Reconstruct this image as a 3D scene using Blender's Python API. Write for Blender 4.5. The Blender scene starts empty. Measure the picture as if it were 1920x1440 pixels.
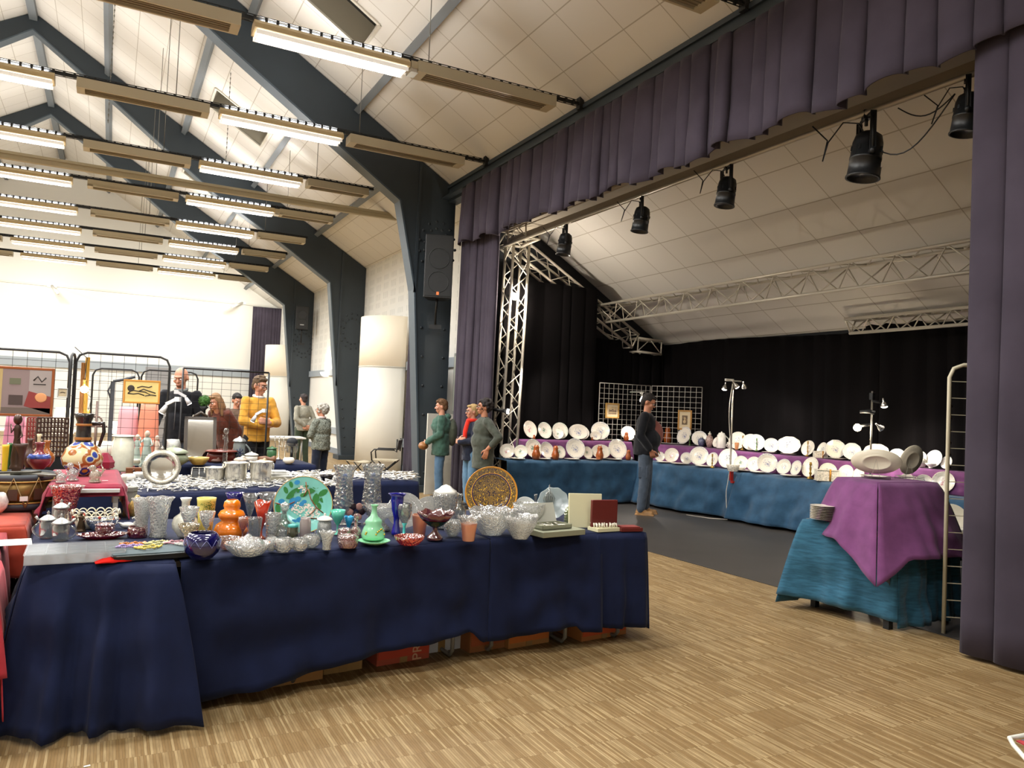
import bpy, bmesh, math, random
from mathutils import Vector, Matrix, noise
from math import sin, cos, pi, sqrt
random.seed(7)
SC = bpy.context.scene
COL = SC.collection

# ---------------------------------------------------------------- camera
RW = Matrix(((0.88446572, -0.05164763, -0.46373798),
             (-0.46470976, -0.00801224, -0.88542681),
             (0.04201462, 0.99863323, -0.03108771)))
FPX, CAMZ = 1436.62, 1.6
CAM = Vector((0, 0, CAMZ))
cd = bpy.data.cameras.new('camera')
cam = bpy.data.objects.new('camera', cd)
COL.objects.link(cam)
cd.sensor_width = 36
cd.lens = FPX / 1920 * 36
cd.clip_start = .05
cd.clip_end = 200
cam.matrix_world = Matrix.Translation(CAM) @ RW.to_4x4()
SC.camera = cam

def ray(x, y):
    return RW @ Vector((x - 960, 720 - y, -FPX))
def on(x, y, z):                       # point of the horizontal plane z seen at a pixel of the survey photo
    r = ray(x, y)
    return CAM + r * ((z - CAMZ) / r.z)
def atY(x, y, Y):
    r = ray(x, y)
    return CAM + r * (Y / r.y)
def atX(x, y, X):
    r = ray(x, y)
    return CAM + r * (X / r.x)
def mpp(p):                            # metres per pixel at a point
    return -((RW.transposed() @ (Vector(p) - CAM)).z) / FPX

# ---------------------------------------------------------------- world, exposure
w = bpy.data.worlds.new('world')
SC.world = w
w.use_nodes = True
w.node_tree.nodes['Background'].inputs[0].default_value = (.9, .93, 1, 1)
w.node_tree.nodes['Background'].inputs[1].default_value = .25
SC.view_settings.view_transform = 'Standard'
SC.view_settings.look = 'None'
SC.view_settings.gamma = 1
SC.view_settings.use_curve_mapping = False
SC.view_settings.exposure = 0.74
cy = SC.cycles
cy.max_bounces = 7
cy.diffuse_bounces = 3
cy.glossy_bounces = 4
cy.transmission_bounces = 4
cy.transparent_max_bounces = 32
cy.caustics_reflective = False
cy.caustics_refractive = False
cy.sample_clamp_indirect = 4
cy.sample_clamp_direct = 30
cy.use_denoising = True

HALL_W = 98
HALL_C = (1, .995, .985)

def lamp(name, kind, loc, power, color=(1, .93, .82), size=.1, size_y=None, aim=None, spot=None, parent=None, spread=None):
    l = bpy.data.lights.new(name, kind)
    l.energy = power
    l.color = color
    if kind == 'AREA':
        l.shape = 'RECTANGLE' if size_y else 'DISK'
        l.size = size
        if size_y: l.size_y = size_y
        if spread: l.spread = spread
    elif kind in ('POINT', 'SPOT'):
        l.shadow_soft_size = size
    if spot:
        l.spot_size = math.radians(spot)
        l.spot_blend = .6
    o = bpy.data.objects.new(name, l)
    COL.objects.link(o)
    o.location = loc
    if aim is not None:
        d = Vector(aim) - Vector(loc)
        o.rotation_euler = d.to_track_quat('-Z', 'Y').to_euler()
    if parent:
        o.parent = parent
        o.matrix_parent_inverse = Matrix.Translation(parent.location).inverted() if not parent.parent else Matrix()
    return o

# ---------------------------------------------------------------- materials
def lin(h):
    if isinstance(h, str):
        h = h.lstrip('#')
        c = [int(h[i:i + 2], 16) / 255 for i in (0, 2, 4)]
        return tuple(((x + .055) / 1.055) ** 2.4 if x > .04045 else x / 12.92 for x in c) + (1,)
    return tuple(h) + (1,) if len(h) == 3 else tuple(h)
MATS = {}
class NT:
    def __init__(s, name):
        s.m = bpy.data.materials.new(name)
        s.m.use_nodes = True
        s.t = s.m.node_tree
        s.b = s.t.nodes['Principled BSDF']
        s.out = s.t.nodes['Material Output']
        MATS[name] = s.m
    def n(s, kind, **kw):
        nd = s.t.nodes.new(kind)
        for k, v in kw.items():
            if isinstance(k, str) and k.startswith('i_'):
                nd.inputs[k[2:].replace('_', ' ')].default_value = v
            else:
                setattr(nd, k, v)
        return nd
    def l(s, a, b):
        s.t.links.new(a, b)
    def co(s, kind='Object'):
        return s.n('ShaderNodeTexCoord').outputs[kind]
    def math(s, op, a, b=0.0):
        nd = s.n('ShaderNodeMath', operation=op)
        for i, v in enumerate((a, b)):
            if isinstance(v, (int, float)): nd.inputs[i].default_value = v
            else: s.l(v, nd.inputs[i])
        return nd.outputs[0]
    def mix(s, fac, a, b):
        nd = s.n('ShaderNodeMix', data_type='RGBA')
        for i, v in ((0, fac), (6, a), (7, b)):
            if hasattr(v, 'links'): s.l(v, nd.inputs[i])
            elif i == 0: nd.inputs[0].default_value = v
            else: nd.inputs[i].default_value = v
        return nd.outputs[2]
    def ramp(s, fac, stops, interp='LINEAR'):
        nd = s.n('ShaderNodeValToRGB')
        cr = nd.color_ramp
        cr.interpolation = interp
        while len(cr.elements) < len(stops): cr.elements.new(.5)
        for e, (p, c) in zip(cr.elements, stops):
            e.position = p
            e.color = lin(c)
        s.l(fac, nd.inputs[0])
        return nd.outputs[0]
    def bump(s, height, strength=.3, dist=.01, target=None):
        nd = s.n('ShaderNodeBump')
        nd.inputs['Strength'].default_value = strength
        nd.inputs['Distance'].default_value = dist
        s.l(height, nd.inputs['Height'])
        if target is None: s.l(nd.outputs[0], s.b.inputs['Normal'])
        return nd.outputs[0]

def M(name, col='#888888', rough=.55, metal=0, spec=.5, noise_=None, bump=None, sheen=0, coat=0, emit=None, estr=0, alpha=None):
    if name in MATS: return MATS[name]
    s = NT(name)
    c = lin(col)
    s.b.inputs['Base Color'].default_value = c
    s.b.inputs['Roughness'].default_value = rough
    s.b.inputs['Metallic'].default_value = metal
    s.b.inputs['Specular IOR Level'].default_value = spec
    if sheen:
        s.b.inputs['Sheen Weight'].default_value = sheen
        s.b.inputs['Sheen Roughness'].default_value = .4
    if coat: s.b.inputs['Coat Weight'].default_value = coat
    if emit:
        s.b.inputs['Emission Color'].default_value = lin(emit)
        s.b.inputs['Emission Strength'].default_value = estr
    if noise_:
        tx = s.n('ShaderNodeTexNoise', i_Scale=noise_[0], i_Detail=4.0)
        s.l(s.co(), tx.inputs[0])
        d = tuple(x * (1 - noise_[1]) for x in c[:3]) + (1,)
        u = tuple(min(1, x * (1 + noise_[1])) for x in c[:3]) + (1,)
        s.l(s.mix(s.ramp(tx.outputs[0], [(.3, (0, 0, 0)), (.7, (1, 1, 1))]), d, u), s.b.inputs['Base Color'])
    if bump:
        tx = s.n('ShaderNodeTexNoise', i_Scale=bump[0], i_Detail=3.0)
        s.l(s.co(), tx.inputs[0])
        s.bump(tx.outputs[0], bump[1])
    return s.m

def glassmat(name, col='#ffffff', cut=0, dens=.35, body=0.0, bodycol=None, rough=.03, refl=.75):
    """thin-walled glass: tinted see-through + mirror reflection, cut pattern as bump, a little milky body"""
    if name in MATS: return MATS[name]
    s = NT(name)
    s.t.nodes.remove(s.b)
    tr = s.n('ShaderNodeBsdfTransparent')
    c = lin(col)
    tr.inputs[0].default_value = tuple(x * (1 - dens * .35) for x in c[:3]) + (1,)
    gl = s.n('ShaderNodeBsdfGlossy')
    gl.inputs['Roughness'].default_value = rough
    gl.inputs['Color'].default_value = (1, 1, 1, 1)
    lw = s.n('ShaderNodeLayerWeight')
    lw.inputs[0].default_value = .35
    fac = s.math('ADD', s.math('MULTIPLY', lw.outputs['Facing'], refl), .13 if cut else .06)
    if cut:
        v = s.n('ShaderNodeTexVoronoi', feature='F1', i_Scale=float(cut))
        s.l(s.co(), v.inputs['Vector'])
        bp = s.bump(v.outputs['Distance'], 1.0, .5 / cut, target=1)
        s.l(bp, gl.inputs['Normal'])
        s.l(bp, lw.inputs['Normal'])
    df = s.n('ShaderNodeBsdfDiffuse')
    df.inputs[0].default_value = lin(bodycol or col)
    tl = s.n('ShaderNodeBsdfTranslucent')
    tl.inputs[0].default_value = lin(bodycol or col)
    m0 = s.n('ShaderNodeMixShader')
    s.l(df.outputs[0], m0.inputs[1]); s.l(tl.outputs[0], m0.inputs[2])
    m1 = s.n('ShaderNodeMixShader')
    if cut and body:
        s.l(s.math('MULTIPLY', s.ramp(v.outputs['Distance'], [(.1, (.6, .6, .6)), (.7, (1, 1, 1))]), body * .85), m1.inputs[0])
    else:
        m1.inputs[0].default_value = body
    s.l(tr.outputs[0], m1.inputs[1]); s.l(m0.outputs[0], m1.inputs[2])
    m2 = s.n('ShaderNodeMixShader')
    s.l(fac, m2.inputs[0]); s.l(m1.outputs[0], m2.inputs[1]); s.l(gl.outputs[0], m2.inputs[2])
    s.l(m2.outputs[0], s.out.inputs[0])
    return s.m

# ---------------------------------------------------------------- mesh builder
class MB:
    def __init__(s):
        s.v, s.f, s.sm, s.mi = [], [], [], []
        s.k = 0
        s.tr = Matrix()
    def add(s, vs, fs, smooth=False):
        b = len(s.v)
        s.v += [tuple(s.tr @ Vector(v)) for v in vs]
        for f in fs:
            s.f.append(tuple(i + b for i in f)); s.sm.append(smooth); s.mi.append(s.k)
        return s
    def box(s, c, d, rz=0, ry=0, rx=0):
        R = Matrix.Rotation(rz, 3, 'Z') @ Matrix.Rotation(ry, 3, 'Y') @ Matrix.Rotation(rx, 3, 'X')
        c = Vector(c)
        vs = [c + R @ Vector((x * d[0] / 2, y * d[1] / 2, z * d[2] / 2)) for x in (-1, 1) for y in (-1, 1) for z in (-1, 1)]
        return s.add(vs, [(0, 1, 3, 2), (4, 6, 7, 5), (0, 4, 5, 1), (2, 3, 7, 6), (0, 2, 6, 4), (1, 5, 7, 3)])
    def beam(s, a, b, w, h, up=(0, 0, 1)):
        a, b = Vector(a), Vector(b)
        d = (b - a).normalized(); sx = d.cross(Vector(up))
        if sx.length < 1e-4: sx = d.cross(Vector((1, 0, 0)))
        sx.normalize(); u = sx.cross(d)
        vs = [p + sx * (i * w / 2) + u * (j * h / 2) for p in (a, b) for i, j in ((-1, -1), (1, -1), (1, 1), (-1, 1))]
        return s.add(vs, [(0, 3, 2, 1), (4, 5, 6, 7), (0, 1, 5, 4), (1, 2, 6, 5), (2, 3, 7, 6), (3, 0, 4, 7)])
    def tube(s, pts, r, n=8, closed=False, cap=True):
        pts = [Vector(p) for p in pts]
        m = len(pts)
        rs = r if isinstance(r, (list, tuple)) else [r] * m
        vs, fs = [], []
        t0 = (pts[1] - pts[0]).normalized()
        u = t0.orthogonal().normalized()
        for i, p in enumerate(pts):
            if closed: t = pts[(i + 1) % m] - pts[i - 1]
            elif i == 0: t = pts[1] - pts[0]
            elif i == m - 1: t = pts[-1] - pts[-2]
            else: t = pts[i + 1] - pts[i - 1]
            if t.length < 1e-9: t = t0
            t.normalize()
            u = (u - t * u.dot(t))
            if u.length < 1e-6: u = t.orthogonal()
            u.normalize()
            v = t.cross(u)
            for j in range(n):
                a = 2 * pi * j / n
                vs.append(p + (u * cos(a) + v * sin(a)) * rs[i])
        for i in range(m if closed else m - 1):
            for j in range(n):
                a, b = i * n + j, i * n + (j + 1) % n
                c, d = ((i + 1) % m) * n + (j + 1) % n, ((i + 1) % m) * n + j
                fs.append((a, b, c, d))
        if cap and not closed:
            fs.append(tuple(range(n - 1, -1, -1))); fs.append(tuple((m - 1) * n + j for j in range(n)))
        return s.add(vs, fs, n > 4)
    def lathe(s, prof, n=24, c=(0, 0, 0), sx=1, sy=1, fl=0, fn=12, rim=0, rn=8, smooth=True, cap=True):
        """prof [(r,z)...] bottom to top; fl: fluting amplitude; rim: vertical wave growing to the last ring"""
        vs, fs = [], []
        m = len(prof); c = Vector(c)
        for i, (r, z) in enumerate(prof):
            for j in range(n):
                a = 2 * pi * j / n
                rr = r * (1 + fl * cos(fn * a))
                t = (r / max(p[0] for p in prof)) ** 3 if rim else 0
                vs.append(c + Vector((rr * cos(a) * sx * (1 + t * rim * .6 * cos(rn * a)), rr * sin(a) * sy * (1 + t * rim * .6 * cos(rn * a)), z + t * rim * r * sin(rn * a))))
        for i in range(m - 1):
            for j in range(n):
                fs.append((i * n + j, i * n + (j + 1) % n, (i + 1) * n + (j + 1) % n, (i + 1) * n + j))
        if cap:
            if prof[0][0] > 1e-4: fs.append(tuple(range(n - 1, -1, -1)))
            if prof[-1][0] > 1e-4 and cap != 'b': fs.append(tuple((m - 1) * n + j for j in range(n)))
        return s.add(vs, fs, smooth)
    def ball(s, c, r, n=12, sc=(1, 1, 1), m=8):
        prof = [(max(1e-5, sin(pi * i / m)) * r, -cos(pi * i / m) * r * sc[2]) for i in range(m + 1)]
        return s.lathe(prof, n, c, sc[0], sc[1], cap=False)
    def grid(s, fn, nu, nv, smooth=True):
        vs = [fn(i / nu, j / nv) for j in range(nv + 1) for i in range(nu + 1)]
        fs = [(j * (nu + 1) + i, j * (nu + 1) + i + 1, (j + 1) * (nu + 1) + i + 1, (j + 1) * (nu + 1) + i) for j in range(nv) for i in range(nu)]
        return s.add(vs, fs, smooth)
    def poly(s, pts, ext):
        """polygon pts extruded by vector ext"""
        n = len(pts); e = Vector(ext)
        vs = [Vector(p) for p in pts] + [Vector(p) + e for p in pts]
        fs = [tuple(range(n - 1, -1, -1)), tuple(range(n, 2 * n))] + [(i, (i + 1) % n, n + (i + 1) % n, n + i) for i in range(n)]
        return s.add(vs, fs)
    def mesh(s, name, mats):
        me = bpy.data.meshes.new(name)
        me.from_pydata(s.v, [], s.f)
        if not isinstance(mats, (list, tuple)): mats = [mats]
        for m in mats: me.materials.append(m)
        me.polygons.foreach_set('use_smooth', s.sm)
        me.polygons.foreach_set('material_index', s.mi)
        me.update()
        return me

def put(name, mb, mats, parent=None, loc=None, rz=0, solid=0, bevel=0, rot=None):
    me = mb if isinstance(mb, bpy.types.Mesh) else mb.mesh(name, mats)
    if not isinstance(mb, bpy.types.Mesh) and not solid:
        bm = bmesh.new(); bm.from_mesh(me); bmesh.ops.recalc_face_normals(bm, faces=bm.faces); bm.to_mesh(me); bm.free()
    o = bpy.data.objects.new(name, me)
    COL.objects.link(o)
    if parent: o.parent = parent
    if loc: o.location = loc
    o.rotation_euler = rot or (0, 0, rz)
    if solid:
        md = o.modifiers.new('thickness', 'SOLIDIFY'); md.thickness = solid; md.offset = 0
    if bevel:
        md = o.modifiers.new('edge', 'BEVEL'); md.width = bevel; md.segments = 2
    return o
def tag(o, label, cat, group=None, kind=None):
    o['label'] = label; o['category'] = cat
    if group: o['group'] = group
    if kind: o['kind'] = kind
    return o
def thing(name, label, cat, loc=(0, 0, 0), rz=0, group=None):
    o = bpy.data.objects.new(name, None); COL.objects.link(o)
    o.empty_display_size = .1
    o.location = loc; o.rotation_euler = (0, 0, rz)
    return tag(o, label, cat, group)
def dup(root, loc=None, rz=None, label=None, group=None, scale=None):
    r = root.copy(); COL.objects.link(r)
    if loc is not None: r.location = loc
    if rz is not None: r.rotation_euler[2] = rz
    if label: r['label'] = label
    if group: r['group'] = group
    if scale: r.scale = (scale,) * 3 if isinstance(scale, (int, float)) else scale
    for ch in list(root.children):
        c = ch.copy(); COL.objects.link(c); c.parent = r
        for g in list(ch.children):
            d = g.copy(); COL.objects.link(d); d.parent = c
    return r
def struct(name, mb, mats, **k):
    o = put(name, mb, mats, **k); o['kind'] = 'structure'
    return o
def turn(px):                     # heading that looks back at the camera from a pixel column
    r = ray(px, 760)
    return math.atan2(r.y, r.x) - pi / 2
# ================================================================ STRUCTURE
RS, RX, RZ = .61, 6.13, 5.3
def roofz(x): return RZ + RS * (RX - x) if x > -2 else RZ + RS * (RX + 2) - RS * (-2 - x)
NAVY_STEEL = M('navy_steel_paint', '#293238', .55, noise_=(1.2, .12))
PURLIN = M('purlin_paint', '#666c70', .55)
FLANGE = M('flange_paint', '#434f58', .45)
BLACKM = M('matt_black_metal', '#101112', .5)
CREAM = M('cream_enamel', '#bdb094', .45)
WHITEP = M('white_wall_paint', '#dcdad2', .7, noise_=(.6, .02))

def tiles_mat(name, c1, c2, mort, ms):
    s = NT(name)
    mp = s.n('ShaderNodeMapping')
    mp.inputs['Location'].default_value = (-7.70 + .54 * 20, -5.19 + .656 * 20, 0)
    s.l(s.co(), mp.inputs[0])
    br = s.n('ShaderNodeTexBrick', offset=0.0, squash=1.0)
    for k, v in (('Scale', 1.0), ('Mortar Size', ms), ('Mortar Smooth', .1), ('Brick Width', .54), ('Row Height', .656), ('Bias', 0.0)):
        br.inputs[k].default_value = v
    br.inputs['Color1'].default_value = lin(c1); br.inputs['Color2'].default_value = lin(c2); br.inputs['Mortar'].default_value = lin(mort)
    s.l(mp.outputs[0], br.inputs['Vector'])
    s.l(br.outputs[0], s.b.inputs['Base Color'])
    s.b.inputs['Roughness'].default_value = .9
    s.bump(br.outputs['Fac'], -.4, .01)
    return s.m
TILE = tiles_mat('acoustic_ceiling_tiles', '#d8d4cc', '#d2cec6', '#aca598', .007)

def floor_mat():
    s = NT('industrial_oak_parquet')
    mp = s.n('ShaderNodeMapping')
    mp.inputs['Location'].default_value = (20, 20, 0)
    s.l(s.co(), mp.inputs[0])
    br = s.n('ShaderNodeTexBrick', offset=.5, squash=1.0)
    for k, v in (('Scale', 1.0), ('Mortar Size', .0007), ('Mortar Smooth', .3), ('Brick Width', .0125), ('Row Height', .22), ('Bias', -.3)):
        br.inputs[k].default_value = v
    br.inputs['Color1'].default_value = lin('#8c7149'); br.inputs['Color2'].default_value = lin('#c8b184'); br.inputs['Mortar'].default_value = lin('#5c4930')
    s.l(mp.outputs[0], br.inputs['Vector'])
    n1 = s.n('ShaderNodeTexNoise', i_Scale=2.3, i_Detail=6.0)
    s.l(s.co(), n1.inputs[0])
    n2 = s.n('ShaderNodeTexNoise', i_Scale=60.0, i_Detail=2.0)
    m2 = s.n('ShaderNodeMapping'); m2.inputs['Scale'].default_value = (1, .12, 1)
    s.l(s.co(), m2.inputs[0]); s.l(m2.outputs[0], n2.inputs[0])
    a = s.mix(s.ramp(n1.outputs[0], [(.3, (0, 0, 0)), (.75, (.45, .45, .45))]), br.outputs[0], lin('#6d5636'))
    b = s.mix(s.ramp(n2.outputs[0], [(.35, (.4, .4, .4)), (.65, (0, 0, 0))]), a, lin('#68512f'))
    s.l(b, s.b.inputs['Base Color'])
    s.b.inputs['Roughness'].default_value = .52
    s.b.inputs['Specular IOR Level'].default_value = .35
    s.bump(br.outputs['Fac'], -.15, .002)
    return s.m
PARQ = floor_mat()
STAGEF = M('stage_floor_lino', '#3b3733', .45, noise_=(1.5, .15))
struct('floor', MB().box((-2.3, 15.0, -.05), (17.2 - .7, 37, .1)).box((7.9, 15, -.052), (4.0, 37, .1)), PARQ)
struct('trim_stage_floor', MB().poly([(5.62, 12.5, .001), (5.62, 7.3, .001), (5.68, 6.0, .001), (5.72, 5.2, .001), (5.72, 1.0, .001), (10, 1, .001), (10, 12.5, .001)], (0, 0, .004)), STAGEF)

# roof: panels between skylight openings
SKY = []
for a, b in (((1.95, 10.72), (3.2, 11.62)), ((1.64, 17.05), (2.77, 18.2))):
    SKY.append((a[0], b[0], a[1], b[1]))
for pa, pb in (((348, 307), (428, 368)), ((316, 392), (377, 443))):
    def rp(p):
        r = ray(*p); n = Vector((RS, 0, 1)); d = RZ + RS * RX
        return CAM + r * ((d - n.dot(CAM)) / n.dot(r))
    A, B = rp(pa), rp(pb)
    SKY.append((A.x, B.x, min(A.y, B.y) - .1, min(A.y, B.y) + .9))
mb = MB()
xs = sorted({-2, 6.13, 9.9} | {v for s in SKY for v in s[:2]})
ys = sorted({-3.5, 12.42, 33} | {v for s in SKY for v in s[2:]})
for i in range(len(xs) - 1):
    for j in range(len(ys) - 1):
        xm, ym = (xs[i] + xs[i + 1]) / 2, (ys[j] + ys[j + 1]) / 2
        if any(s[0] < xm < s[1] and s[2] < ym < s[3] for s in SKY): continue
        if xm > 6.13 and ym > 12.42: continue
        x0, x1, y0, y1 = xs[i], xs[i + 1], ys[j], ys[j + 1]
        mb.poly([(x0, y0, roofz(x0)), (x1, y0, roofz(x1)), (x1, y1, roofz(x1)), (x0, y1, roofz(x0))], (0, 0, .06))
mb.poly([(-2, -3.5, roofz(-2)), (-10.3, -3.5, roofz(-10.3)), (-10.3, 33, roofz(-10.3)), (-2, 33, roofz(-2))], (0, 0, .06))
struct('ceiling', mb, TILE)
for k, (x0, x1, y0, y1) in enumerate(SKY):
    mb = MB()
    for (a, b) in (((x0, y0), (x1, y0)), ((x1, y0), (x1, y1)), ((x1, y1), (x0, y1)), ((x0, y1), (x0, y0))):
        mb.add([(a[0], a[1], roofz(a[0]) - .012), (b[0], b[1], roofz(b[0]) - .012), (b[0] + .2, b[1], roofz(b[0]) + .42), (a[0] + .2, a[1], roofz(a[0]) + .42)], [(0, 1, 2, 3)])
    w = struct('window_%d' % (k + 1), mb, M('skylight_reveal', '#a39b88', .7), solid=.02)
    g = MB().poly([(x0 + .2, y0, roofz(x0) + .4), (x1 + .2, y0, roofz(x1) + .4), (x1 + .2, y1, roofz(x1) + .4), (x0 + .2, y1, roofz(x0) + .4)], (0, 0, .01))
    put('window_pane', g, M('night_sky_pane', '#22211f', .1), w)
    f = MB()
    for (a, b) in (((x0, y0), (x1, y0)), ((x1, y0), (x1, y1)), ((x1, y1), (x0, y1)), ((x0, y1), (x0, y0))):
        f.beam((a[0], a[1], roofz(a[0]) - .01), (b[0], b[1], roofz(b[0]) - .01), .05, .03)
    put('window_frame', f, M('skylight_trim', '#cfc9ba', .5), w)

# walls
def perf_mat():
    s = NT('perforated_wall_panel')
    mp = s.n('ShaderNodeMapping'); mp.inputs['Location'].default_value = (20, 20.4, 20)
    s.l(s.co(), mp.inputs[0])
    sep = s.n('ShaderNodeSeparateXYZ'); s.l(mp.outputs[0], sep.inputs[0])
    cmb = s.n('ShaderNodeCombineXYZ'); s.l(sep.outputs[1], cmb.inputs[0]); s.l(sep.outputs[2], cmb.inputs[1])
    def brick(wd, ht, ms):
        b = s.n('ShaderNodeTexBrick', offset=0.0, squash=1.0)
        for k, v in (('Scale', 1.0), ('Mortar Size', ms), ('Mortar Smooth', 0.0), ('Brick Width', wd), ('Row Height', ht)): b.inputs[k].default_value = v
        s.l(cmb.outputs[0], b.inputs['Vector']); return b.outputs['Fac']
    inner = s.math('SUBTRACT', 1.0, brick(.1, .24, .036))
    outer = s.math('SUBTRACT', 1.0, brick(.6, .96, .07))
    up = s.math('GREATER_THAN', sep.outputs[2], 22.55)
    fac = s.math('MULTIPLY', s.math('MULTIPLY', inner, outer), s.math('MULTIPLY', up, .45))
    s.l(s.mix(fac, lin('#dedcd4'), lin('#8f918c')), s.b.inputs['Base Color'])
    s.b.inputs['Roughness'].default_value = .7
    return s.m
struct('wall_right', MB().box((6.23, 23.25, 2.7), (.2, 19.5, 5.4)), perf_mat())
struct('wall_left', MB().box((-10.2, 15, 2.7), (.2, 37, 5.5)), WHITEP)
struct('wall_far', MB().poly([(-10.3, 33, 0), (6.3, 33, 0), (6.3, 33, 5.3), (-2, 33, 10.4), (-10.3, 33, 5.3)], (0, .2, 0)), M('white_gable_paint', '#e2e0d8', .75))
struct('wall_near', MB().poly([(-10.3, -3.5, 0), (10, -3.5, 0), (10, -3.5, 3), (-2, -3.5, 10.4), (-10.3, -3.5, 5.3)], (0, -.2, 0)), WHITEP)
DARKW = M('stage_black_paint', '#14161a', .8)
struct('wall_stage_side', MB().poly([(5.72, 12.42, 0), (9.95, 12.42, 0), (9.95, 12.42, roofz(9.95)), (5.72, 12.42, roofz(5.72))], (0, .6, 0)), DARKW)
struct('wall_stage_back', MB().box((9.98, 6.4, 1.6), (.1, 12.2, 3.2)), DARKW)
struct('wall_stage_near', MB().poly([(5.72, 1.0, 0), (9.95, 1, 0), (9.95, 1, 2.9), (5.72, 1, 5.5)], (0, -.1, 0)), DARKW)
struct('wall_proscenium', MB().box((5.72, -1.0, 2.75), (.12, 4.4, 5.5)), DARKW)
# proscenium beam
struct('trim_proscenium_beam', MB().poly([(5.42, -3.4, 5.38), (5.62, -3.4, 5.38), (5.62, -3.4, roofz(5.62) - .01), (5.42, -3.4, roofz(5.42) - .01)], (0, 16.7, 0)).beam((5.40, -3.4, 5.66), (5.40, 13.25, 5.66), .03, .05), NAVY_STEEL)
# rails along the side wall and the far wall
RAIL = M('grey_rail_paint', '#98a0a6', .5)
struct('trim_1', MB().box((6.1, 23, 2.47), (.06, 19, .2)), RAIL)
struct('trim_2', MB().box((6.1, 23, .68), (.06, 19, .2)), RAIL)
struct('baseboard_right', MB().box((6.11, 23, .08), (.04, 19, .16)), M('grey_skirting', '#7c838a', .5))
struct('trim_3', MB().box((-2, 32.96, 5.4), (16.4, .08, .07)), M('pale_rail', '#d6d3c9', .5))
struct('trim_4', MB().box((-2, 32.97, 2.55), (16.4, .06, .32)), RAIL)
# small windows in the side wall
a, b = atX(846, 664, 6.12), atX(880, 778, 6.12)
wn = struct('window_5', MB().box((6.09, 13.75, (a.z + b.z) / 2), (.05, .75, a.z - b.z)), M('window_grey_frame', '#868b83', .5))
put('window_pane', MB().box((6.06, 13.75, (a.z + b.z) / 2), (.02, .62, a.z - b.z - .12)), M('pale_window_panel', '#b4b8ac', .35), wn)
a, b = atX(684, 710, 6.12), atX(692, 780, 6.12)
wn = struct('window_6', MB().box((6.09, 19.6, (a.z + b.z) / 2), (.05, .62, a.z - b.z)), MATS['window_grey_frame'])
put('window_pane', MB().box((6.06, 19.6, (a.z + b.z) / 2), (.02, .46, a.z - b.z - .14)), M('pale_window_glass', '#c9cdc6', .2), wn)

# ---------------------------------------------------------------- steel portal frames
BOLT = []
def portal(y, prof_in, prof_out, label, th=.26):
    """prof_in: underside from ridge to base, prof_out: outer side from base up to the roof (x, z)"""
    t = thing('portal_frame', label, 'steel frame', (5.5, y, 0), 0, 'steel portal frames carrying the roof')
    def L(p): return (p[0] - 5.5, 0, p[1])
    right = [(-2, prof_in[0][1])] + prof_in[1:] + prof_out + [(-2, roofz(-2) - .02)]
    mb = MB()
    for k in range(len(prof_in) - 1):       # quads between underside and roof line / outer side
        pass
    outer = prof_out + [(-2, roofz(-2) - .02)]
    poly = prof_in + prof_out + [(-2, roofz(-2) - .02)]
    mb.poly([L(p) for p in poly], (0, th, 0))
    polyl = [(-4 - x, z) for x, z in poly]
    mb.poly([L(p) for p in polyl][::-1], (0, th, 0))
    put('web', mb, NAVY_STEEL, t)
    fl = MB()
    for P in (prof_in, [(-4 - x, z) for x, z in prof_in]):
        for k in range(len(P) - 1):
            a, b = L(P[k]), L(P[k + 1])
            fl.beam((a[0], th / 2, a[2]), (b[0], th / 2, b[2]), .035, th + .16, up=(0, 1, 0)) if 0 else fl.beam((a[0], th / 2, a[2]), (b[0], th / 2, b[2]), th + .05, .03, up=(1, 0, 0) if abs(b[2] - a[2]) > 2 else (0, 0, 1))
    put('flange', fl, FLANGE, t)
    kn = prof_in[-2]; base = prof_in[-1]; ob = prof_out[0]; ot = prof_out[1]
    pos = []
    for i in range(6):
        z = .35 + i * (kn[1] - .5) / 6
        xi = base[0] + (kn[0] - base[0]) * (z / kn[1]) + .12
        pos += [(xi, z), (ob[0] - .12, z)]
    for i in range(30):                      # bolt circle of the knee joint
        a = 2 * pi * i / 15
        rr = .32 if i < 15 else .44
        pos.append(((kn[0] + ot[0]) / 2 + .04 + rr * cos(a) * .8, (kn[1] + ot[1]) / 2 - .15 + rr * sin(a) * 1.1))
    if not BOLT: BOLT.append(MB().tube([(0, -.018, 0), (0, .01, 0)], .026, 8).mesh('bolt', [M('dark_bolts', '#23292d', .5)]))
    for x, z in pos:
        put('bolt', BOLT[0], None, t, loc=(x - 5.5, 0, z))
    put('knee_plate', MB().beam((kn[0] - 5.5, -.01, kn[1] - .05), (kn[0] - 5.5 + .02, -.01, roofz(kn[0]) - .06), .03, .05), M('frame_edge', '#2c353c', .5), t)
    pl = MB().box(((base[0] + ob[0]) / 2 - 5.5, th / 2, .06), (ob[0] - base[0] + .25, th + .3, .12))
    put('base_plate', pl, NAVY_STEEL, t)
    return t
PIN1 = [(-2, 9.8), (1.31, 7.38), (4.47, 5.27), (4.82, 3.68), (5.08, 0)]
POUT1 = [(5.56, 0), (5.56, roofz(5.56) - .02)]
PIN2 = [(-2, 9.85), (-.2, 8.51), (2.06, 6.75), (5.14, 4.96), (5.44, 2.05), (5.68, 0)]
PIN2 = [(-2, 9.85), (-.2, 8.51), (2.06, 6.75), (3.91, 5.62), (5.14, 4.80), (5.44, 2.05), (5.68, 0)]
POUT2 = [(6.12, 0), (6.12, roofz(6.12) - .02)]
portal(13.2, PIN1, POUT1, 'broad navy steel portal frame beside the stage, black loudspeaker hung on its leg')
portal(20.7, PIN2, POUT2, 'middle navy steel portal frame, its leg standing behind the woman in speckled pullover')
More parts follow.
